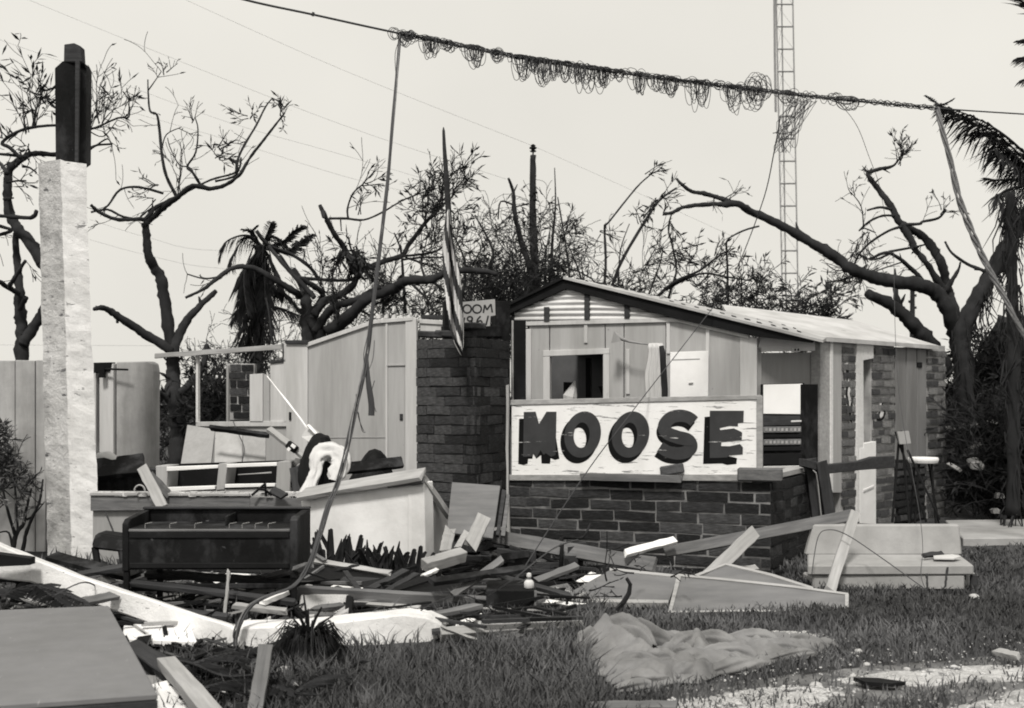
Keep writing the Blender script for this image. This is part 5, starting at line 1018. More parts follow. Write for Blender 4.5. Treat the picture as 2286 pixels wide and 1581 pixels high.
def fold(pts, w_, h_, lift=.0, n=40):       # one rolled fold of the sheet, tucked into the heap
    Q = smooth_path(gp(*pts), 9); N = len(Q) - 1; o = len(cv.v); ph = rc.uniform(0, 6)
    for i, p in enumerate(Q):
        t = i / N; d = (Q[min(i + 1, N)] - Q[max(i - 1, 0)]); d.z = 0; d.normalize(); q = Vector((-d.y, d.x, 0)); tp = math.sin(math.pi * (.06 + .88 * t)) ** .55
        for j in range(n):
            a_ = 2 * math.pi * j / n; c_ = p + q * math.cos(a_) * w_ * tp
            rr = 1.12 - .30 * abs(math.sin(1.5 * a_ + t * 2.5 + ph)) ** 3 + .16 * (1 - 2 * abs(math.sin(3.5 * a_ + t * 5 + ph * 2))) * math.sin(math.pi * t) + .40 * noise.noise(Vector((c_.x * 5, c_.y * 5, a_ * .5 + ph))) + .10 * noise.noise(Vector((c_.x * 17, c_.y * 17, a_ * 1.5)))
            c_ = p + q * math.cos(a_) * w_ * tp * rr; cv.v.append((c_.x, c_.y, gz(c_.x, c_.y) + .01 + lift + h_ * tp * (.45 + .75 * math.sin(a_) * rr)))
    for i in range(N):
        for j in range(n): cv.f.append((o + i * n + j, o + i * n + (j + 1) % n, o + (i + 1) * n + (j + 1) % n, o + (i + 1) * n + j)); cv.m.append(0)
for f_ in (([(1352, 1432), (1385, 1440), (1425, 1450), (1462, 1466)], .05, .13, .05), ([(1348, 1432), (1325, 1440), (1302, 1450), (1290, 1456)], .05, .09, .03), ([(1352, 1428), (1420, 1434), (1480, 1442), (1530, 1446)], .04, .08, .02), ([(1356, 1430), (1400, 1436), (1440, 1444), (1500, 1456)], .03, .10, .05),
           ([(1340, 1506), (1390, 1490), (1440, 1486), (1490, 1496)], .10, .09, .0), ([(1352, 1516), (1410, 1512), (1460, 1518), (1496, 1510)], .09, .07, .0), ([(1370, 1528), (1420, 1528), (1470, 1526)], .06, .05, .0), ([(1468, 1472), (1500, 1458), (1540, 1444), (1570, 1438)], .05, .10, .0), ([(1552, 1434), (1590, 1440), (1630, 1452), (1660, 1456)], .055, .10, .0),
           ([(1478, 1486), (1520, 1478), (1560, 1476), (1600, 1482)], .06, .085, .0), ([(1500, 1504), (1530, 1498), (1560, 1492), (1580, 1484)], .06, .085, .0), ([(1545, 1462), (1600, 1460), (1650, 1464), (1690, 1472)], .05, .085, .0), ([(1570, 1496), (1620, 1486), (1670, 1480), (1710, 1474)], .045, .06, .0), ([(1600, 1438), (1650, 1434), (1700, 1436), (1740, 1444)], .04, .08, .0),
           ([(1660, 1458), (1700, 1450), (1750, 1450), (1800, 1454)], .045, .07, .0), ([(1690, 1472), (1740, 1466), (1790, 1460), (1820, 1456)], .035, .05, .0), ([(1720, 1440), (1770, 1432), (1820, 1436), (1866, 1444)], .035, .06, .0), ([(1500, 1464), (1525, 1468), (1545, 1480)], .04, .09, .02), ([(1625, 1466), (1640, 1474), (1650, 1484)], .035, .06, .01), ([(1440, 1472), (1470, 1478), (1500, 1474)], .04, .09, .01)):
    fold(*f_)
co = cv.build('canvas', m_canvas, None, 'crumpled grey canvas sheet heaped on the grass with a raised left fold', 'canvas', smooth=True)
co.modifiers.new('thick', 'SOLIDIFY').thickness = .005
# ------------------------------------------------------------------ trees
def tree(name, label, Y, limbs, sprays, seed, base, bark=None, leafm=None, group='storm stripped trees', cat='tree', twig_from=None):
    """limbs: (points, w0, w1, dy); sprays: (px, py, dirx, dirz, length m, levels, leaves, leaf length, count)"""
    r = random.Random(seed); t = thing(name, label, cat, GX(base, Y), group); bark = bark or m_bark
    mb, tb, lb = MB(), MB(), MB()
    for lim in limbs:
        pts, w0, w1 = lim[:3]; dy = lim[3] if len(lim) > 3 else r.uniform(-.5, .5)
        Q = limb(mb, pts, w0, w1, Y, dy, n=8 if max(w0, w1) > 12 else 6)
        if w1 < 8 and len(Q) > 6 and (len(lim) < 5 or lim[4]):
            for _ in range(r.randint(1, 3)):
                i = r.randint(len(Q) // 3, len(Q) - 1); twig(tb, lb, Q[i], (Q[i] - Q[i - 1]) + rv(r, .12), r.uniform(.15, .45), .006, r.randint(0, 1), r, 2, .13)
            if w0 > 9:
                for _ in range(r.randint(0, 2)):
                    i = r.randint(1, len(Q) - 2); twig(mb, None, Q[i], (Q[i] - Q[i - 1]).normalized() + rv(r, .6), r.uniform(.08, .2), .016, 0, r)
        elif w0 > 14:
            for _ in range(r.randint(1, 3)):      # snapped stubs
                i = r.randint(2, len(Q) - 2); d = rv(r); d.y *= .4; p = Q[i]; L_ = r.uniform(.09, .2); mb.tube([p, p + d.normalized() * L_ * .6, p + d.normalized() * L_ + UP * .03], [.035, .025, .008], 5)
    for (px, py, dx, dz, L, lev, ln, ll, n) in sprays:
        for _ in range(n):
            p = V(px + r.uniform(-6, 6), py + r.uniform(-6, 6), Y + r.uniform(-.3, .3))
            twig(tb, lb, p, Vector((dx + r.gauss(0, .35), r.gauss(0, .4), dz + r.gauss(0, .35))), L * r.uniform(.6, 1.2), .010, lev, r, ln, ll)
    mb.build('trunk', bark, t, smooth=True)
    if tb.f: tb.build('twigs', bark, t, kind='stuff')
    if lb.f: lb.build('leaves', leafm or m_leaf, t, kind='stuff')
    return t
tree('bare_tree', 'dead tree at far left whose crooked limbs pass behind the white column', 16.0, [
    ([(46, 960), (48, 805), (50, 740), (45, 690), (43, 640), (38, 580), (34, 520)], 38, 12, .3), ([(50, 770), (75, 730), (104, 685), (114, 640), (98, 592)], 24, 24), ([(96, 590), (65, 540), (40, 510), (20, 470), (17, 400), (25, 375), (48, 355), (75, 343), (125, 345), (185, 340), (215, 325), (250, 322)], 28, 4, .8),
    ([(60, 350), (10, 345), (-60, 340)], 8, 4), ([(48, 355), (22, 330), (5, 318), (50, 290), (125, 280), (195, 290), (262, 264), (287, 262), (288, 235)], 9, 3), ([(-30, 345), (0, 365), (16, 388)], 5, 10), ([(50, 372), (65, 374), (82, 386)], 6, 3), ([(-40, 482), (0, 482), (68, 486), (82, 470)], 8, 10),
    ([(-30, 497), (10, 508), (26, 515), (0, 524), (-20, 528)], 8, 7), ([(42, 655), (22, 642), (30, 625), (57, 582)], 13, 7), ([(-40, 622), (-5, 628), (22, 645)], 10, 12), ([(45, 690), (58, 664)], 10, 12), ([(195, 290), (230, 305), (262, 268)], 3, 2), ([(215, 325), (240, 310), (250, 326)], 4, 3), ([(15, 408), (38, 404), (58, 404)], 5, 4), ([(10, 445), (30, 442)], 8, 4)],
    [(75, 285, 0, 1, .55, 2, 7, .2, 7), (60, 300, -.2, .9, .5, 1, 6, .2, 4), (225, 280, .4, .9, .5, 2, 5, .15, 5), (60, 325, -.2, -.3, .35, 1, 6, .18, 5), (10, 310, -.5, .9, .5, 1, 4, .16, 3), (200, 290, .2, .7, .5, 2, 4, .14, 4), (45, 404, 1, .1, .2, 1, 5, .15, 2)], 11, 46)
tree('bare_tree', 'tall leafless tree with a slender S curved trunk just right of the white column', 17.0, [
    ([(398, 1100), (395, 1030), (398, 960), (390, 900), (386, 840), (385, 790), (370, 690), (358, 618), (345, 600), (330, 565), (327, 520), (323, 497)], 40, 15, .2), ([(324, 500), (345, 482), (372, 458), (402, 436), (430, 415), (468, 421), (500, 414), (533, 392), (560, 350), (600, 298), (636, 252)], 15, 4, -.6), ([(528, 394), (530, 360), (545, 325), (572, 280), (592, 240), (608, 219)], 8, 3, .6), ([(608, 219), (622, 228), (632, 245)], 2.5, 2, 0, 0),
    ([(395, 440), (372, 395), (362, 350), (356, 290), (350, 256), (335, 248), (331, 210), (330, 178)], 9, 3, .4), ([(331, 202), (348, 178), (360, 160)], 3, 2), ([(392, 442), (350, 462), (325, 488), (310, 489), (260, 490), (222, 474), (203, 458)], 10, 7, -.6), ([(320, 490), (275, 484), (240, 468), (203, 474)], 5, 5, -.4), ([(365, 432), (310, 418), (268, 424), (242, 458), (220, 474)], 6, 5, -.5),
    ([(385, 450), (340, 464), (310, 488)], 4, 4), ([(450, 417), (430, 385), (418, 372), (437, 340), (442, 290), (436, 264)], 7, 2), ([(445, 410), (424, 375), (400, 368), (380, 330), (374, 308)], 4, 2), ([(362, 330), (372, 300), (405, 284)], 3, 2), ([(480, 405), (520, 395), (535, 375), (538, 352)], 5, 4), ([(410, 432), (470, 402), (520, 388), (536, 372)], 5, 4),
    ([(385, 785), (322, 745), (260, 704), (232, 688), (210, 690)], 22, 9, -.7, 0), ([(262, 706), (262, 722)], 8, 6, 0, 0), ([(386, 790), (408, 730), (440, 690), (482, 650)], 24, 11, .6, 0), ([(395, 930), (372, 890), (352, 876), (346, 888)], 18, 8, -.3, 0), ([(400, 880), (425, 855), (452, 820), (462, 770)], 20, 11, .5, 0)],
    [(556, 262, -.2, .5, .22, 1, 9, .13, 4), (630, 255, .2, .4, .22, 1, 9, .14, 6), (484, 352, .2, .3, .2, 1, 9, .15, 6), (490, 330, .3, .9, .4, 1, 3, .1, 3), (350, 415, -.6, -.3, .4, 1, 4, .14, 4), (345, 440, -.6, 0, .35, 1, 3, .13, 3), (368, 165, .2, 1, .2, 1, 2, .08, 3), (432, 270, .2, 1, .25, 1, 3, .1, 3), (400, 430, .1, 1, .6, 2, 1, .1, 3)], 12, 398)
tree('fallen_limb_tree', 'big spreading broken tree behind the panel wall with long level limbs', 16.6, [
    ([(690, 900), (692, 780), (686, 720), (684, 680), (676, 640), (655, 600)], 44, 12, .3), ([(735, 900), (720, 790), (710, 735), (690, 712), (676, 690)], 34, 22, .2), ([(670, 660), (655, 650), (610, 622), (565, 598), (520, 599), (482, 624), (455, 645), (414, 665)], 16, 6, -.8), ([(492, 618), (455, 622), (418, 612)], 5, 3), ([(572, 515), (600, 548), (650, 568), (690, 595), (712, 625)], 9, 9, .6), ([(600, 550), (640, 598), (680, 640), (702, 665)], 8, 12), ([(625, 570), (660, 615), (715, 624), (770, 626), (808, 618)], 7, 9, .5),
    ([(705, 740), (740, 690), (800, 668), (850, 640)], 20, 14), ([(735, 740), (775, 710), (822, 665), (877, 645), (912, 626), (962, 624), (1004, 606), (1070, 605), (1110, 612)], 30, 10, -1.0), ([(700, 705), (722, 675), (752, 663), (785, 640), (807, 606), (857, 584), (897, 571), (914, 545), (952, 495), (990, 458)], 20, 7, .6), ([(800, 620), (772, 560), (745, 520), (724, 478), (714, 458)], 15, 8, -.3), ([(735, 488), (772, 488), (812, 491), (852, 475), (900, 447), (957, 425)], 6, 3), ([(777, 487), (776, 465), (788, 432), (812, 410)], 5, 3), ([(760, 487), (762, 515)], 4, 3),
    ([(897, 572), (940, 568), (975, 560), (1000, 540)], 6, 4), ([(905, 575), (950, 590), (985, 605)], 5, 4), ([(900, 580), (940, 575), (992, 575)], 5, 3), ([(960, 625), (980, 640), (1000, 655)], 7, 6), ([(915, 630), (955, 670), (965, 695)], 7, 4), ([(940, 640), (952, 665), (958, 700)], 4, 3), ([(945, 565), (940, 590), (950, 625)], 6, 5), ([(665, 620), (720, 655), (700, 690)], 12, 14), ([(770, 662), (800, 690), (830, 706)], 7, 5), ([(880, 520), (895, 560), (900, 620), (905, 700)], 3, 8), ([(808, 600), (785, 560), (778, 530)], 6, 4)],
    [(770, 545, -.2, -1, .3, 1, 12, .22, 9), (792, 555, .2, -1.2, .28, 1, 12, .22, 8), (810, 412, .5, .2, .3, 1, 8, .16, 6), (800, 475, .1, .8, .25, 1, 5, .12, 3), (950, 500, .2, .9, .5, 2, 6, .15, 8), (985, 455, .3, .9, .5, 2, 6, .15, 8), (1010, 440, .3, .7, .45, 2, 6, .15, 5), (970, 540, 0, .8, .45, 2, 6, .15, 7), (940, 560, .5, .6, .4, 1, 5, .14, 6), (850, 620, .6, -.7, .35, 1, 8, .16, 5), (860, 690, .2, .5, .4, 2, 8, .14, 7), (720, 640, 0, 1, .5, 2, 2, .1, 6), (750, 720, .1, 1, .6, 2, 2, .1, 8), (1000, 560, .5, .5, .5, 2, 5, .14, 8), (850, 700, 0, 1, .7, 2, 1, .1, 8)], 13, 705)
def thicket(name, label, Y, x0, x1, top, seed, n, base, leafn=4, limbs=(), L=1.2, lev=3, ll=.16, spread=.5, bark=None):
    r = random.Random(seed); t = thing(name, label, 'tree', GX(base, Y), 'storm stripped trees'); mb, tb, lb = MB(), MB(), MB()
    for lim in limbs: limb(mb, *lim[:3], Y, r.uniform(-.5, .5), n=6)
    for i in range(n):
        px = r.uniform(x0, x1); p0 = V(base + (px - base) * r.uniform(.2, .9), 760, Y + r.uniform(-.8, .8)); y1 = top(px) + 30 + 170 * r.random() ** .7
        p1 = V(px, y1, Y + r.uniform(-1, 1)); m = p0.lerp(p1, r.uniform(.4, .7)) + Vector((r.gauss(0, .28), r.gauss(0, .2), r.gauss(0, .1)))
        Q = smooth_path([p0, m, p1], 5); mb.tube(Q, [.020 - .013 * k / (len(Q) - 1) for k in range(len(Q))], 5)
        twig(tb, lb, p1, (p1 - m).normalized() + UP * .2 + rv(r, .4), L * r.uniform(.4, 1.0), .007, lev - 1, r, leafn, ll, .8, .06, spread)
        for k in range(4): j = r.randint(3, len(Q) - 1); twig(tb, lb, Q[j], rv(r) + UP * .15, L * r.uniform(.4, 1.0), .007, lev - 1, r, leafn, ll, 1.3, .0, spread * 1.3)
    mb.build('trunk', bark or m_bark, t, smooth=True); tb.build('twigs', m_bark, t, kind='stuff')
    if lb.f: lb.build('leaves', m_leaf, t, kind='stuff')
thicket('twiggy_tree', 'dense tangle of twigs behind the room sign between flag and utility pole', 18.5, 1000, 1200, lambda x: 480 + abs(x - 1130) * .5, 21, 44, 1100, 1, [([(1200, 720), (1186, 610), (1165, 545), (1150, 480), (1146, 430), (1135, 398)], 18, 5), ([(1146, 430), (1155, 412)], 5, 2), ([(1150, 460), (1118, 450), (1112, 490)], 5, 3), ([(1085, 720), (1090, 620), (1100, 560), (1060, 480)], 11, 3), ([(1020, 720), (1040, 600), (1010, 520)], 9, 3), ([(1180, 455), (1150, 462)], 4, 3)], L=.75)
thicket('twiggy_tree', 'twiggy tree just right of the utility pole above the gable peak', 18.8, 1195, 1320, lambda x: 450 + abs(x - 1250) * 1.0, 22, 24, 1250, 1, [([(1235, 720), (1232, 560), (1240, 460), (1238, 375)], 9, 2), ([(1275, 720), (1270, 600), (1245, 440)], 7, 3)], L=.7)
thicket('twiggy_tree', 'wind bent twiggy tree over the long right slope of the gable', 18.2, 1310, 1450, lambda x: 540 + abs(x - 1400) * .6, 23, 17, 1385, 2, [([(1340, 720), (1352, 600), (1350, 510), (1360, 495), (1420, 420), (1450, 392)], 7, 3), ([(1350, 700), (1380, 600), (1430, 510), (1470, 450), (1510, 420)], 9, 4), ([(1380, 640), (1385, 560), (1405, 500)], 4, 2)], L=.75)
tree('leafy_sapling', 'thin bending saplings with drooping leaves over the middle of the long roof slope', 18.0, [([(1475, 720), (1500, 640), (1510, 600), (1500, 545), (1492, 510), (1500, 475)], 6, 3), ([(1470, 660), (1505, 630), (1560, 605), (1600, 575), (1632, 555)], 8, 3), ([(1480, 650), (1560, 612), (1620, 618), (1680, 628)], 6, 3), ([(1440, 680), (1470, 600), (1480, 560)], 4, 2), ([(1625, 700), (1624, 600), (1622, 560), (1625, 535), (1660, 515), (1695, 505)], 5, 4, 0, 0)],
    [(1497, 500, .1, -.5, .25, 1, 8, .16, 5), (1510, 560, .3, -.6, .25, 1, 9, .16, 6), (1460, 450, -.3, -.4, .25, 1, 9, .16, 6), (1480, 440, .4, .2, .3, 1, 8, .16, 5), (1430, 495, 0, -.2, .3, 1, 5, .14, 4), (1540, 590, .2, .2, .3, 1, 8, .16, 6), (1600, 575, .4, .4, .3, 1, 8, .16, 5), (1445, 395, .4, .3, .3, 1, 6, .16, 4), (1340, 520, .2, -.5, .3, 1, 5, .15, 4), (1440, 590, .6, .1, .5, 2, 5, .14, 6), (1560, 640, .5, .2, .5, 2, 5, .14, 5)], 25, 1475)
r = random.Random(31)
def bush(name, label, Y, x0, x1, ytop, seed, n, leafn=7, ll=.15, L=.5, m=None, zb=None, lev=2, cat='bush', group=None):
    r = random.Random(seed); t = thing(name, label, cat, GX((x0 + x1) / 2, Y), group); tb, lb = MB(), MB()
    for _ in range(n):
        px = r.uniform(x0, x1); yt = ytop(px); p = GX(px, Y + r.uniform(-.7, .7)); p.z = zb if zb is not None else 0; top = V(px, yt, p.y).z
        while p.z < top - .1:
            p = p + Vector((r.uniform(-.15, .15), 0, r.uniform(.12, .35))); twig(tb, lb, p, rv(r) + UP * .8, L * r.uniform(.5, 1.1), .008, lev, r, leafn, ll, .5)
            if p.z > top: break
    tb.build('twigs', m_bark, t, kind='stuff'); lb.build('leaves', m or m_leaf, t, kind='stuff')
    return t
bush('bush', 'dark leafy bush showing above the ridge of the white lean-to roof', 17.5, 1590, 1790, lambda x: 668 + abs(x - 1650) * .22, 32, 44, 4, .14, .36, zb=2.1)
bush('bush', 'smaller leafy bush at the right end of the dark hedge above the white roof', 17.6, 1780, 1860, lambda x: 686, 33, 12, 6, .16, .3, zb=2.0)
tree('bare_tree', 'leaning tree with one long limb arching left over the lodge roof', 18.0, [
    ([(2155, 1000), (2150, 850), (2138, 770), (2120, 700), (2092, 655), (2050, 636), (1980, 626), (1905, 603), (1860, 570), (1800, 536), (1742, 502), (1680, 474), (1645, 455), (1612, 458)], 40, 12, -1.0), ([(1640, 456), (1600, 440), (1570, 432), (1545, 428), (1522, 412), (1511, 400)], 12, 6, .2, 0), ([(1630, 457), (1590, 456), (1530, 462), (1500, 475), (1480, 478)], 11, 7, -.3, 0),
    ([(2170, 1000), (2160, 800), (2128, 690), (2114, 640), (2100, 585), (2062, 530), (2012, 500), (1990, 462), (1965, 428), (1942, 398), (1940, 386), (1962, 378), (1990, 372), (2004, 360), (2018, 335)], 27, 3, .6), ([(2012, 500), (2036, 540), (2038, 556)], 15, 16, 0, 0), ([(2036, 550), (2070, 590), (2100, 640), (2105, 660)], 12, 18, 0, 0), ([(2012, 502), (2052, 500), (2060, 495), (2095, 487), (2112, 468)], 8, 5), ([(1990, 468), (1965, 463), (1935, 470)], 8, 4, 0, 0), ([(1998, 482), (1970, 482), (1940, 495), (1918, 515)], 6, 4), ([(2018, 505), (1985, 515), (1945, 540), (1920, 565), (1906, 592)], 7, 4), ([(2065, 640), (2040, 605), (1985, 565), (1940, 580)], 13, 5), ([(1985, 562), (2040, 552), (2070, 545)], 7, 4), ([(1984, 568), (1950, 580), (1920, 572)], 5, 3), ([(2015, 585), (1970, 600), (1930, 615)], 4, 3), ([(1918, 515), (1930, 510), (1955, 520)], 4, 3), ([(1928, 505), (1922, 460), (1900, 430)], 3, 2),
    ([(2110, 830), (2076, 770), (2042, 728), (1995, 685), (1938, 656)], 42, 22, -.6, 0), ([(2010, 695), (2002, 665), (1998, 642)], 17, 10, 0, 0), ([(2110, 650), (2128, 622), (2140, 602), (2144, 585)], 14, 3, 0, 0), ([(1850, 630), (1900, 620), (1960, 600)], 4, 3), ([(1905, 596), (1870, 605), (1845, 590)], 4, 2)],
    [(2005, 365, .4, 1, .3, 1, 8, .14, 6), (2016, 345, .3, .9, .2, 1, 6, .12, 4), (1945, 385, -.2, .5, .2, 1, 4, .12, 3), (2105, 475, .5, .5, .25, 1, 5, .12, 4), (1620, 450, .3, .4, .3, 1, 5, .14, 3), (1590, 440, -.2, -.6, .25, 1, 2, .12, 2), (1935, 600, -.5, 0, .5, 2, 3, .1, 8), (1935, 520, -.2, -.5, .4, 2, 3, .1, 5), (1905, 432, -.3, .8, .2, 1, 5, .1, 3), (1920, 630, -.7, -.1, .4, 2, 2, .1, 5)], 41, 2150)
# palms
def palm(name, label, Y, trunk, crown, fronds, seed, label2=None, tw=(24, 20), shag=0):
    r = random.Random(seed); t = thing(name, label, 'palm tree', GX(trunk[0][0], Y), 'storm battered palms'); mb = MB()
    Q = limb(mb, trunk, tw[0], tw[1], Y, 0, n=10); mb.build('trunk', m_bark, t, smooth=True)
    for f in fronds:
        pts, ll, hang = f[:3]; n = f[3] if len(f) > 3 else 34; fm = MB(); dy = r.uniform(-.7, .7)
        frond(fm, [V(x, y, Y + dy * i / (len(pts) - 1)) for i, (x, y) in enumerate(pts)], ll, n, hang, r, w=f[4] if len(f) > 4 else .016, rad=.018); fm.build('frond', m_frond, t)
    if shag > 255:
        bm_ = MB(); limb(bm_, [(2215, 615), (2190, 602), (2160, 590), (2125, 565), (2110, 540)], 9, 5, Y, 0, n=6); limb(bm_, [(2222, 596), (2200, 603), (2175, 602)], 6, 3, Y, 0, n=5); bm_.build('snapped_branch', m_bark, t, smooth=True)
    if shag:
        sb = MB()
        for _ in range(shag):
            i = r.randint(0, len(Q) - 1); p = Q[i] + Vector((r.uniform(-.12, .12), r.uniform(-.12, .12), 0)); L = r.uniform(.2, .6); d = Vector((r.gauss(0, .18), r.gauss(0, .18), -1)); sb.tube([p, p + d * L * .5 + Vector((r.gauss(0, .04), 0, 0)), p + d * L + Vector((r.gauss(0, .06), 0, 0))], [.012, .009, .003], 3, cap=False)
        sb.build('dead_fibre', m_frond, t, kind='stuff')
    return t
hangs = [([(582, 555), (560, 600), (548, 660), (540, 720)], .42, 1.3, 44, .03), ([(585, 560), (590, 630), (592, 700)], .45, 1.3, 44, .03), ([(578, 556), (570, 620), (575, 690)], .45, 1.3, 44, .03), ([(590, 556), (612, 600), (622, 660)], .38, 1.3, 44, .03), ([(575, 560), (545, 610), (550, 690)], .4, 1.3, 44, .03), ([(582, 560), (580, 640), (570, 720)], .5, 1.2, 44, .03), ([(588, 640), (600, 700), (606, 760)], .3, 1.4), ([(570, 660), (550, 720), (540, 780)], .45, 1.3), ([(575, 660), (560, 740), (556, 790)], .45, 1.3)]
palm('palm_tree', 'storm beaten palm with drooping dead fronds behind the window frame', 18.0, [(577, 900), (577, 780), (576, 690), (578, 600), (582, 548)], None, hangs + [
    ([(585, 550), (560, 528), (530, 528), (500, 545), (488, 580)], .26, 1.5, 26), ([(580, 548), (550, 530), (520, 570), (516, 600)], .3, 1.4, 24), ([(588, 545), (598, 520), (606, 496)], .16, .1, 26, .03), ([(578, 545), (565, 520), (540, 512)], .14, .2, 20), ([(590, 552), (630, 540), (660, 515), (675, 505)], .2, .2, 34, .03), ([(592, 556), (640, 560), (670, 540), (698, 522)], .2, .3, 34, .03), ([(575, 548), (562, 520), (573, 505)], .14, .2, 18), ([(590, 548), (610, 528), (640, 545)], .3, 1.0), ([(592, 652), (630, 650), (665, 690)], .3, 1.1), ([(592, 680), (630, 690), (670, 705)], .25, 1.1), ([(560, 670), (535, 690), (520, 720)], .25, 1.2), ([(595, 640), (615, 628), (650, 640)], .25, 1.0)], 51, tw=(22, 24), shag=160)
palm('palm_tree', 'shaggy leaning palm at the right edge propped across the sky toward the wire', 16.9, [(2165, 1000), (2152, 850), (2146, 770), (2162, 705), (2200, 635), (2240, 560), (2290, 480), (2330, 420)], None, [
    ([(2330, 420), (2285, 372), (2240, 326), (2195, 288), (2140, 256), (2098, 236)], .62, 1.0, 60, .030), ([(2330, 410), (2290, 360), (2240, 312), (2180, 272), (2110, 244)], .5, .8, 56, .028), ([(2330, 400), (2290, 345), (2235, 296), (2170, 260), (2100, 236)], .34, .6, 50, .026), ([(2110, 246), (2098, 236), (2080, 222), (2066, 213)], .10, .1, 12, .014), ([(2090, 236), (2110, 232), (2128, 222)], .10, .1, 12, .014), ([(2325, 410), (2270, 400), (2225, 402), (2205, 398)], .3, .6, 36), ([(2325, 410), (2260, 420), (2230, 440), (2240, 490)], .3, .9, 36), ([(2330, 400), (2270, 372), (2220, 330)], .4, 1.2, 44), ([(2325, 415), (2275, 440), (2262, 520)], .3, 1.0, 30), ([(2330, 410), (2300, 380), (2260, 340), (2215, 300)], .45, 1.0, 60), ([(2330, 415), (2400, 350), (2470, 340), (2540, 390)], .45, .7, 44, .026), ([(2330, 415), (2390, 400), (2450, 430), (2490, 510)], .45, .8, 44, .026), ([(2330, 410), (2345, 330), (2370, 270)], .4, .5, 40, .026)], 52, tw=(40, 30), shag=260)
palm('palm_tree', 'upright dark palm trunk at the right edge with hanging fibre', 14.5, [(2262, 1150), (2262, 900), (2262, 720), (2258, 560), (2254, 430)], None, [([(2256, 440), (2246, 470), (2244, 520)], .2, 1.3, 18)], 53, tw=(30, 20), shag=150)
palm('palm_tree', 'palm beyond the right edge whose spiky frond tips reach into the top right corner', 13.0, [(2440, 1200), (2430, 700), (2400, 150)], None, [([(2400, 130), (2350, 60), (2310, 10), (2280, -30)], .42, .25, 30), ([(2400, 140), (2350, 110), (2310, 92), (2272, 92)], .22, .3, 24), ([(2400, 150), (2350, 135), (2310, 128), (2270, 130)], .24, .4, 24), ([(2400, 160), (2350, 165), (2310, 170), (2275, 182)], .2, .6, 20), ([(2405, 130), (2460, 60), (2540, 40), (2620, 80)], .4, .5, 34), ([(2405, 140), (2470, 130), (2550, 170), (2600, 240)], .4, .6, 34), ([(2400, 130), (2410, 40), (2440, -40)], .35, .4, 30), ([(2400, 150), (2430, 210), (2440, 300)], .35, 1.0, 30), ([(2400, 150), (2370, 210), (2355, 290)], .35, 1.0, 30)], 54, tw=(34, 26))
# background brush
bush('brush', 'dark tangled brush and scrap heaped beyond the right wing', 18.5, 2165, 2420, lambda x: 840 + 20 * math.sin(x * .05), 61, 110, 6, .20, .55, cat='brush heap')
mound('brush_heap', 'solid dark brush mound at the right edge behind the path', 'brush heap', GX(2300, 19.5), 1.75, .8, 2.3, m_leaf, .5, 26, 2.5)
bush('brush_heap', 'low dark heap of cut branches at the right edge beyond the path', 16.3, 2160, 2400, lambda x: 985 + 30 * math.sin(x * .04), 67, 130, 5, .16, .5, cat='brush heap')
for i, (a_, b_, Y, w_, m, lab) in enumerate((((2112, 957), (2226, 942), 16.6, .06, m_wood_lt, 'long pale batten stuck in the right brush heap'), ((2112, 1010), (2230, 972), 16.4, .05, m_wood, 'grey batten slanting up below the long pale one in brush'), ((2150, 1010), (2190, 990), 16.2, .05, m_wood_lt, 'short pale board in the middle of the right brush heap'),
      ((2185, 1015), (2286, 988), 16.2, .05, m_wood_dk, 'dark pole slanting up to the right edge of the brush'), ((2117, 1035), (2143, 1050), 16.0, .05, m_wood_lt, 'short pale stick beside the brick pillar of the wing'), ((2180, 935), (2290, 905), 16.8, .03, m_wood_dk, 'thin dark branch highest across the right brush heap'))):
    plank('plank', lab, 'plank', V(*a_, Y), V(*b_, Y - .2), w_, .03, m, up=(0, -1, .3))
mb = MB(); mb.prism([V(2165, 1034, 15.6), V(2190, 1030, 15.6), V(2200, 1040, 15.6), V(2196, 1052, 15.6), V(2168, 1050, 15.6)], (.02, .2, .05)); mb.build('tin', m_panel_dk, None, 'dented grey tin lying in the dark brush by the path', 'tin', bevel=.02)
mb = MB(); r = random.Random(68); g_ = V(2232, 1112, 15.6); pebble(mb, 0, 0, .085, r); mb.build('stone', m_concrete, None, 'pale boulder lying under the dark brush at the right edge', 'stone').location = g_
mb = MB(); pebble(mb, 0, 0, .075, r); mb.build('stone', m_concrete, None, 'lower pale boulder under the dark brush right of the bench', 'stone').location = V(2222, 1146, 15.5)
bush('brush', 'dark brush between the grey wall slab and the window frame', 19.5, 335, 450, lambda x: 965 + 20 * math.sin(x * .1), 62, 22, 4, .14, .3, cat='brush heap')
bush('undergrowth', 'thin bare undergrowth rising behind the empty window frame', 19.0, 440, 690, lambda x: 790 + 40 * math.sin(x * .03), 63, 22, 0, .1, .7, cat='undergrowth')
bush('undergrowth', 'thin bare undergrowth behind the top of the pale panel wall', 19.4, 690, 1010, lambda x: 720, 64, 34, 0, .1, .7, cat='undergrowth')
bush('brush', 'dark leaves filling the empty window frame beside the brick panel', 17.4, 446, 512, lambda x: 860, 65, 26, 7, .16, .3, cat='brush heap')
# far tree line
fb = MB(); r = random.Random(66)
for i in range(9000):
    x = r.uniform(-70, 70); Y = r.uniform(60, 66); h = 1.5 + 1.4 * abs(noise.noise(Vector((x * .12, 0, 3)))) + .6 * abs(noise.noise(Vector((x * .7, 0, 7)))); p = Vector((x, Y, r.uniform(0, h))); leaf(fb, p, rv(r) + UP * .4, r.uniform(.5, 1.0), .4, r)
fb.build('far_woods', m_leaf, None, 'low far-off line of woods on the horizon', 'woods', kind='stuff', M=Matrix())
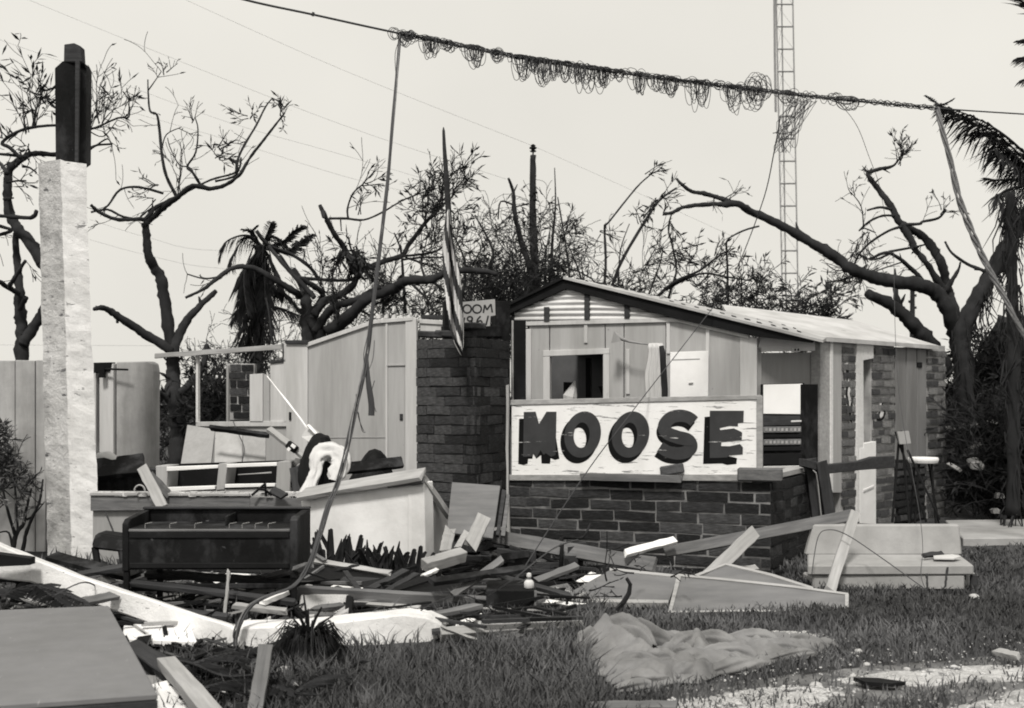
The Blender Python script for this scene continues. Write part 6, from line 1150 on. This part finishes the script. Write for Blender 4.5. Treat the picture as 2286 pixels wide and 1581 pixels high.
# shrub at the left wall
shrub_ = bush('shrub', 'half dead climbing shrub against the grey plaster wall at the left edge', 12.45, -40, 72, lambda x: 1040 - 30 * math.cos(x * .05), 71, 24, 7, .08, .2, m=m_leaf2, zb=.35)
sh = shrub_; mb = MB()
for pts, w_ in (([(28, 1245), (35, 1195), (52, 1170), (58, 1140), (70, 1090)], 12), ([(48, 1250), (56, 1200), (68, 1165), (88, 1120), (96, 1070)], 10), ([(30, 1240), (20, 1190), (-5, 1190)], 7), ([(36, 1200), (20, 1150), (5, 1080), (2, 990)], 8), ([(60, 1160), (75, 1150), (100, 1120)], 6), ([(40, 1190), (36, 1120), (30, 1050)], 7)): limb(mb, pts, w_, w_ * .4, 12.4, .05, n=6)
mb.build('stems', m_bark, sh, smooth=True)
bush('shrub', 'dark leafy clump at the extreme left edge of the plaster wall', 12.3, -60, 14, lambda x: 1000, 72, 14, 9, .12, .2, zb=.6)
# spiky plants by the white wall
spk = []
r = random.Random(81)
for i, (px, base, top, n) in enumerate(((700, 1262, 1190, 7), (745, 1264, 1180, 8), (790, 1266, 1196, 8), (830, 1268, 1200, 9), (870, 1274, 1215, 9), (915, 1276, 1225, 8))):
    Y = F * H / (1290 - HZ) - .05 * i; mb = MB()
    for j in range(n + 3):
        a_ = r.gauss(0, .42); x = px + r.uniform(-22, 22); L = (base - top) / S(Y) * r.uniform(.45, 1.05) + .12; p = GX(x, Y + r.uniform(-.12, .12)); 
        d = Vector((math.sin(a_), r.gauss(0, .2), 1)).normalized(); wv = Vector((r.uniform(.016, .028), r.uniform(-.01, .01), 0)); e = p + d * L; blunt = r.random() < .45; tip = e + UP * .02 + Vector((a_ * .05, 0, 0)); m_ = p + d * L * .55 + Vector((0, .012, 0))
        mb.add([p - wv, p + Vector((0, .02, 0)), p + wv, m_ - wv * 1.15, m_ + Vector((0, .015, 0)), m_ + wv * 1.15, e - wv * (.7 if blunt else .12), e + UP * .01, e + wv * (.7 if blunt else .12)], [(0, 1, 4, 3), (1, 2, 5, 4), (3, 4, 7, 6), (4, 5, 8, 7)])
    mb.add([p + Vector((s * .2, .05, 0)) for s in (-1, 1)] + [p + Vector((.15, .2, .12)), p + Vector((-.15, .2, .12))], [(0, 1, 2, 3)])
    mb.build('spiky_plant', m_leaf, None, ('leftmost dark spiky plant next to the black cabinet', 'dark spiky plant with the tallest blunt leaf against the white wall', 'dark spiky plant left of the middle of the white wall', 'dark spiky plant with paired blunt leaves in front of the white wall', 'low dark spiky plant near the right end of the white wall', 'rightmost spiky plant beside the splintered timber')[i], 'plant', 'spiky plants along the white wall', smooth=False).modifiers.new('t', 'SOLIDIFY').thickness = .006
# root ball
rb_ = thing('root_clump', 'black uprooted clump of roots in front of the white beam', 'roots', G(692, 1500)); g = G(690, 1496)
mound('root_mass', None, None, g - UP * .03, .19, .15, .25, m_char, .6, 24, 9, parent=rb_); mb = MB(); r = random.Random(91)
for i in range(230):
    a_ = r.uniform(0, 6.28); p = g + Vector((math.cos(a_) * .05, math.sin(a_) * .04, .24 - r.random() * .1)); d = Vector((math.cos(a_), math.sin(a_) * .8, r.uniform(-.5, .5)))
    mb.tube([p, p + d * .09 + UP * .02, p + d * r.uniform(.12, .22) - UP * r.uniform(.08, .24)], [.005, .0035, .0018], 3, cap=False)
for dx, h_ in ((-.07, .14), (.06, .13), (.11, .08), (-.02, .2), (.0, .12)): mb.tube([g + UP * .2, g + Vector((dx * .6, -.02, .24 + h_ * .4)), g + Vector((dx * 1.3, -.03, .24 + h_))], [.012, .009, .005], 4)
mb.build('roots', m_char, rb_, kind='stuff')
# dead palm leaves bottom left
for i, (pts, lab) in enumerate((([(0, 1335), (60, 1310), (120, 1320), (185, 1345)], 'dead palm leaf lying above the grey panel by the white beam'), ([(-20, 1300), (40, 1290), (95, 1318), (140, 1350)], 'curled dark palm leaf at the left edge below the white beam'), ([(390, 1500), (470, 1470), (560, 1450), (640, 1440)], 'dead palm leaf lying in front of the beam bend'),
        ([(400, 1560), (480, 1530), (560, 1520), (640, 1545)], 'dead palm leaf nearest the bottom edge left of the batten'), ([(640, 1560), (700, 1520), (760, 1500), (800, 1480)], 'thin dead palm leaf in the grass below the root clump'), ([(330, 1470), (420, 1480), (500, 1510), (590, 1505)], 'dead palm leaf between pale plank and grey batten'))):
    mb = MB(); frond(mb, [G(x, y, .30 if i < 2 else .07 + .04 * (j % 2)) for j, (x, y) in enumerate(pts)], .22, 24, .25, random.Random(i), w=.02, rad=.01); mb.build('palm_leaf', m_frond if i % 2 else m_wood_dk, None, lab, 'palm leaf', 'dead palm leaves on the ground')
bt_ = thing('twig', 'bent black twig standing in front of the plywood panel', 'twig', G(1390, 1362)); mb = MB(); mb.tube([V(x, y, 9.0) for x, y in ((1376, 1362), (1392, 1345), (1404, 1325), (1407, 1305), (1399, 1290))], [.016, .02, .018, .015, .01], 6); mb.tube([V(1406, 1305, 9.0), V(1398, 1292, 9.02)], .009, 4); mb.build('stem', m_bark, bt_)
bush('weeds', 'dry thin weeds standing before the plywood panel', 9.15, 1300, 1500, lambda x: 1320, 95, 12, 2, .08, .22, zb=0, lev=1, cat='weeds')
mb = MB(); limb(mb, [(1252, 1222), (1258, 1200), (1300, 1200), (1318, 1168)], 10, 4, 10.8); limb(mb, [(1250, 1300), (1252, 1255), (1255, 1215)], 9, 9, 10.7); limb(mb, [(1115, 1228), (1180, 1232), (1240, 1255), (1275, 1252)], 8, 6, 10.8); limb(mb, [(1268, 1320), (1270, 1285), (1264, 1250)], 12, 10, 10.6); mb.build('branch', m_char, None, 'charred forked branch tangled before the brick wall foot', 'branch')
mb = MB()
r = random.Random(97)
for i in range(26):
    px = r.uniform(1110, 1300); g = GX(px, r.uniform(10.7, 11.2)); mb.box(g + UP * r.uniform(.0, .22), (r.uniform(.03, .12), 0, r.uniform(-.03, .03)), (0, .05, 0), (0, 0, r.uniform(.02, .08)), r.randint(0, 1))
mb.build('wreckage', [m_char, m_wood_dk], None, 'black heaped wreckage at the left foot of the brick wall', 'wreckage', kind='stuff', M=Matrix())
mb = MB(); mb.prism([V(1250, 1258, 10.75), V(1270, 1258, 10.75), V(1268, 1284, 10.75), V(1246, 1282, 10.75)], (0, .05, 0)); mb.build('broken_tile', m_stone, None, 'single pale broken tile in the black wreckage below the plank', 'tile')

# ------------------------------------------------------------------ mast, poles, wires
ms_ = thing('radio_mast', 'tall thin lattice radio mast rising behind the lodge roof', 'mast', GX(1765, 40)); YM = 40.0
sy = lambda y: (y - 0) / 680
legs = [[V(1733 + 14 * sy(y), y, YM) for y in (-150, 300, 860)], [V(1770 + 12 * sy(y), y, YM) for y in (-150, 300, 860)], [V(1745 + 10 * sy(y), y, YM + .5) for y in (-150, 300, 860)]]
for l in legs: mb = MB(); mb.tube(l, .024, 5); mb.build('mast_leg', m_steel, ms_)
y = -140; i = 0
while y < 860:
    mb = MB(); a_, b_, c_ = V(1733 + 14 * sy(y), y, YM), V(1770 + 12 * sy(y), y, YM), V(1745 + 10 * sy(y), y, YM + .5)
    mb.tube([a_, b_], .028, 4); mb.tube([b_, c_], .022, 4); mb.tube([a_, c_], .022, 4); y2 = y + 50
    mb.tube([a_, V(1770 + 12 * sy(y2), y2, YM)], .005, 3); mb.tube([c_, V(1733 + 14 * sy(y2), y2, YM)], .008, 3); mb.build('mast_rung', m_steel, ms_); y = y2; i += 1
mb = MB(); mb.tube([V(1728, -100, YM - .1), V(1730, 120, YM - .1), V(1732, 250, YM - .1)], .04, 5); mb.build('antenna_rod', m_steel, ms_)
up_ = thing('utility_pole', 'dark utility pole with a single insulator on top behind the gable', 'utility pole', GX(1198, 20.5))
mb = MB(); limb(mb, [(1200, 1000), (1196, 640), (1190, 500), (1190, 347)], 22, 13, 20.5, 0, n=10, knob=.02); mb.build('pole', m_bark, up_, smooth=True)
mb = MB(); c_ = V(1190, 342, 20.5); mb.tube([c_ + UP * h_ / S(20.5) for h_ in (-6, 2, 3, 5, 6, 9, 10, 13, 14, 17, 20)], [.012, .014, .05, .055, .03, .035, .062, .06, .03, .045, .012], 12); mb.build('insulator', m_blk, up_)
mb = MB()
for yy, dx in ((432, 9), (438, -8), (470, 8), (448, 8)): mb.tube([V(1190, yy, 20.45), V(1190 + dx, yy - 2, 20.4)], .02, 5)
mb.build('step_pegs', m_blk, up_, kind='stuff')
for px, y0, y1, Y, lab in ((2037, 648, 770, 30, 'small distant pole with pegs behind the broken tree stump'), (2200, 745, 800, 45, 'tiny distant pole in the sky gap near the right edge')):
    up2 = thing('utility_pole', lab, 'utility pole', GX(px, Y)); mb = MB(); mb.tube([GX(px, Y), V(px, y1, Y), V(px, y0, Y)], [.07, .07, .055], 7); mb.build('pole', m_bark, up2); mb = MB()
    c_ = V(px, y0, Y); mb.tube([c_, c_ + UP * .05, c_ + UP * .06], [.07, .11, .03], 8)
    for k in range(8): mb.box(V(px + 3 * (-1) ** k, y0 + 12 + k * (y1 - y0) / 9, Y), (.06, 0, 0), (0, .03, 0), (0, 0, .03))
    mb.build('pegs', m_bark, up2)
def wire(name, label, pts, rad, m, n=4, cat='wire', group=None):
    mb = MB(); mb.tube(smooth_path(pts, 6), rad, n); return mb.build(name, m, None, label, cat, group)
wire('cable', 'main cable running from the top edge down to the right edge', [V(300, -70, 8.4), V(540, -2, 9.0), (V(700, 33, 9.3)), V(893, 75, 9.8), V(1180, 132, 10.5), V(1500, 178, 11.4), V(1800, 214, 12.3), V(2095, 242, 13.3), V(2286, 255, 13.9), V(2500, 268, 14.6)], .0085, m_wire, 6, 'cable')
mb = MB(); mb.tube([V(700, 28, 9.3), V(698, 36, 9.3)], .012, 5); mb.build('cable_tag', m_wire, None, 'small tag clipped to the bare stretch of the main cable', 'tag')
# the tangled coils
r = random.Random(101); tgt = thing('wire_tangle', 'long tangle of looping wire coiled along the main cable', 'wire tangle', V(1500, 190, 11.4)); mb = MB()
line = [(893, 75, 9.8), (1180, 132, 10.5), (1500, 178, 11.4), (1800, 214, 12.3), (2095, 242, 13.3)]
def lp_(px):
    for a_, b_ in zip(line, line[1:]):
        if px <= b_[0]: f = (px - a_[0]) / (b_[0] - a_[0]); return a_[1] + (b_[1] - a_[1]) * f, a_[2] + (b_[2] - a_[2]) * f
    return line[-1][1:]
amp = lambda px: 10 + 30 * sum(h * math.exp(-((px - c) / s) ** 2) for c, h, s in ((905, .5, 18), (962, 1.1, 16), (1060, 1.2, 22), (1110, .6, 18), (1168, 1.25, 22), (1214, 1.4, 22), (1262, .9, 20), (1312, 1.5, 26), (1345, .9, 14), (1378, .6, 12), (1425, 1.2, 18), (1500, 1.1, 24), (1562, 1.6, 22), (1635, 1.4, 22), (1690, 1.2, 22), (1760, .8, 24), (1895, .6, 26))) if px < 1930 else 7
def loop(px, w_, drop, rise, Y, k=14):
    y, _ = lp_(px); P = []; ph = r.uniform(-.3, .3); q = r.uniform(-.12, .12)
    for i in range(k + 1):
        a_ = 2 * math.pi * i / k; s = math.sin(a_); P.append(V(px + math.cos(a_ + ph) * w_ + r.uniform(-1, 1) + s * 3 * ph, y + (s * drop if s > 0 else s * rise) + r.uniform(-1, 1), Y + math.sin(a_ * 1.0 + ph) * q))
    mb.tube(smooth_path(P, 2), .0032, 3, cap=False)
for c, h, s in ((905, .7, 14), (962, 1.1, 14), (1000, .5, 12), (1060, 1.2, 18), (1110, .6, 14), (1168, 1.3, 18), (1190, .8, 12), (1214, 1.4, 16), (1240, 1.0, 12), (1265, 1.0, 14), (1290, 1.0, 12), (1314, 1.5, 18), (1345, 1.0, 12), (1378, .6, 12), (1425, 1.1, 14), (1470, .8, 16), (1500, 1.0, 14), (1562, 1.6, 18), (1635, 1.5, 20), (1680, 1.2, 22), (1760, .7, 20), (1895, .6, 26)):
    for _ in range(int(9 + 5 * h)):
        px = c + r.gauss(0, s * .45); y, Y = lp_(px); loop(px, r.uniform(.35, 1) * s, 38 * h * r.uniform(.35, 1.1), r.uniform(2, 8), Y + r.uniform(-.1, .1))
for _ in range(60): px = r.uniform(893, 1900); loop(px, r.uniform(6, 14), r.uniform(4, 16), r.uniform(3, 14), lp_(px)[1])
for _ in range(14): loop(1690 + r.uniform(-25, 22), r.uniform(8, 22), r.uniform(5, 25), r.uniform(15, 40), 12)
for _ in range(5): loop(895 + r.uniform(-18, 15), r.uniform(8, 18), r.uniform(5, 18), r.uniform(4, 12), 9.8)
for k in range(7):          # strands twisted round the cable
    P = []; ph = r.uniform(0, 6)
    for i in range(160):
        px = 893 + (2095 - 893) * i / 159; y, Y = lp_(px); a_ = i * .9 + ph; rr = (5 if px < 1950 else 6) * r.uniform(.5, 1.3); P.append(V(px, y + math.sin(a_) * rr, Y + math.cos(a_) * .02))
    mb.tube(P, .004, 3, cap=False)
for k in range(16):         # bunch hanging from the tangle in front of the mast
    x0 = 1790 + r.uniform(-25, 30); P = [V(x0, 215 + r.uniform(0, 10), 12.2), V(1770 + r.uniform(-20, 20), 250, 12.15), V(1752 + r.uniform(-18, 18), 290 + r.uniform(-20, 20), 12.1), V(1745 + r.uniform(-22, 36), 320 + r.uniform(-25, 30), 12.1), V(1770 + r.uniform(-20, 18), 290, 12.1), V(x0 + 8, 225, 12.2)]; mb.tube(smooth_path(P, 4), .0032, 3, cap=False)
mb.build('coils', m_wire, tgt, kind='stuff')
wire('wire', 'single wire dropping from the tangle past the mast to the roof bush', [V(1742, 262, 12.2), V(1728, 340, 13), V(1706, 440, 14.5), V(1662, 560, 16), V(1640, 608, 17)], .006, m_wire)
wire('wire', 'fine wire arching from the tangle down to the crooked right tree', [V(1850, 222, 12.5), V(1880, 238, 13), V(1915, 285, 14.5), V(1940, 350, 16.5), V(1962, 410, 17.6), V(1975, 480, 17.8)], .004, m_wire)
wire('wire', 'straight slack wire crossing the lodge wall and sign diagonally', [V(1600, 676, 13.9), V(1412, 918, 11.2), V(1300, 1068, 11.0), V(1130, 1330, 9.6)], .005, m_wire)
wire('wire', 'thin wire hanging vertically past the wing wall to the bench', [V(1995, 560, 13), V(2005, 860, 12.2), V(2056, 1170, 10.6), V(2056, 1280, 10.1), V(2068, 1318, 9.9)], .003, m_wire)
wire('wire', 'curved springy wire arching over the bench seat', [V(1812, 1282, 10.1), V(1826, 1200, 10.2), V(1850, 1183, 10.2), V(1890, 1194, 10.2), V(1960, 1240, 10.1), V(2066, 1316, 9.9)], .005, m_wire)
wire('wire', 'curved wire hanging in front of the window frame to the boards', [V(520, 940, 13.4), V(532, 968, 13.2), V(545, 1000, 13), V(540, 1032, 12.7)], .006, m_wire)
# hanging drop cable, rope on the right
dc = thing('drop_cable', 'frayed cable bundle hanging from the main cable down to the white beam', 'cable', V(760, 1060, 8.6))
Q = [(893, 78, 9.8), (886, 170, 9.6), (876, 280, 9.4), (866, 400, 9.25), (852, 520, 9.1), (838, 640, 9.0), (828, 720, 8.95), (820, 790, 8.9), (806, 860, 8.8), (788, 940, 8.7), (772, 1010, 8.6), (757, 1070, 8.55), (733, 1130, 8.4), (712, 1200, 8.3), (690, 1262, 8.2), (655, 1308, 8.1), (600, 1330, 8.0), (560, 1352, 7.95), (535, 1390, 7.85), (526, 1420, 7.84), (526, 1448, 7.84)]
P = smooth_path([V(*q) for q in Q], 5); n_ = len(P)
for k in range(5):
    mb = MB(); pp = []
    for i, p in enumerate(P):
        a_ = i * .13 + k * 1.257 + math.sin(i * .31 + k) * .4; t = i / n_; rr = .008 * (1 + .8 * max(0, math.sin(t * 3.1 - .4))) * (1 if t < .72 else .6 + 3.4 * (t - .72) * (1 if t < .95 else .3)); pp.append(p + Vector((math.cos(a_) * rr, math.sin(a_) * rr, 0)))
    mb.tube(pp, .0068, 4); mb.build('strand', m_wire if k < 4 else m_wire_lt, dc)
mb = MB(); mb.tube(smooth_path([V(*q) for q in ((818, 790, 8.89), (822, 850, 8.86), (829, 900, 8.85), (829, 928, 8.85))], 4), [.010, .012, .014, .016, .018, .02, .021, .022, .022, .022, .022, .022, .022], 8); mb.build('hanging_end', m_wire, dc)
mb = MB()
for q in (((822, 745), (812, 790), (816, 830)), ((836, 760), (833, 800), (822, 830)), ((800, 920), (808, 960), (816, 965)), ((828, 890), (840, 920)), ((872, 340), (866, 400), (864, 440)), ((836, 850), (830, 870)), ((893, 85), (882, 120), (884, 170)), ((795, 880), (800, 930), (812, 962))):
    mb.tube(smooth_path([V(x, y, 8.86 if y > 500 else 9.3) for x, y in q], 4), .0032, 3)
mb.build('loose_threads', m_wire, dc, kind='stuff')
gw = thing('guy_rope', 'thick frayed guy rope running down from the cable end to the right edge', 'rope', V(2180, 520, 12.6))
P = smooth_path([V(*q) for q in ((2092, 240, 13.3), (2103, 290, 13.2), (2122, 360, 13.1), (2140, 440, 13.0), (2162, 500, 12.9), (2185, 555, 12.8), (2212, 610, 12.7), (2240, 660, 12.6), (2268, 715, 12.5), (2310, 790, 12.4), (2400, 960, 12.1), (2560, 1230, 11.8))], 5)
for k in range(4):
    mb = MB(); mb.tube([p + Vector((math.cos(i * .45 + k * 1.57), math.sin(i * .45 + k * 1.57), 0)) * .016 * (1 + .7 * math.exp(-((i - 22) / 12) ** 2)) for i, p in enumerate(P)], .013, 5); mb.build('strand', m_wire_lt if k % 2 else m_wood, gw)
# faint service wires
for i, (pts, lab) in enumerate((([(415, 0), (762, 155), (1190, 326)], 'faint service wire ending at the insulator of the utility pole'), ([(40, -10), (340, 112), (762, 278), (1130, 400)], 'faint service wire second from the top in the left sky'), ([(-20, 82), (200, 160), (500, 270), (762, 345), (1000, 415)], 'faint service wire third from the top in the left sky'), ([(-20, 148), (190, 220), (500, 310), (762, 392), (960, 440)], 'lowest faint service wire sloping across the left sky'),
        ([(200, 490), (330, 530), (500, 560), (1000, 540)], 'faint level wire sagging behind the palm crown'), ([(200, 535), (330, 570), (500, 600), (900, 610)], 'lower faint level wire sagging behind the palm crown'), ([(-20, 770), (400, 772), (700, 770)], 'faint level wire low behind the white column'), ([(1190, 326), (1400, 420), (1640, 530)], 'faint service wire leaving the utility pole to the right'))):
    wire('service_wire', lab, [V(x, y, 21 + .6 * i) for x, y in pts], .0024, m_steel, 4, 'wire', 'faint service wires')
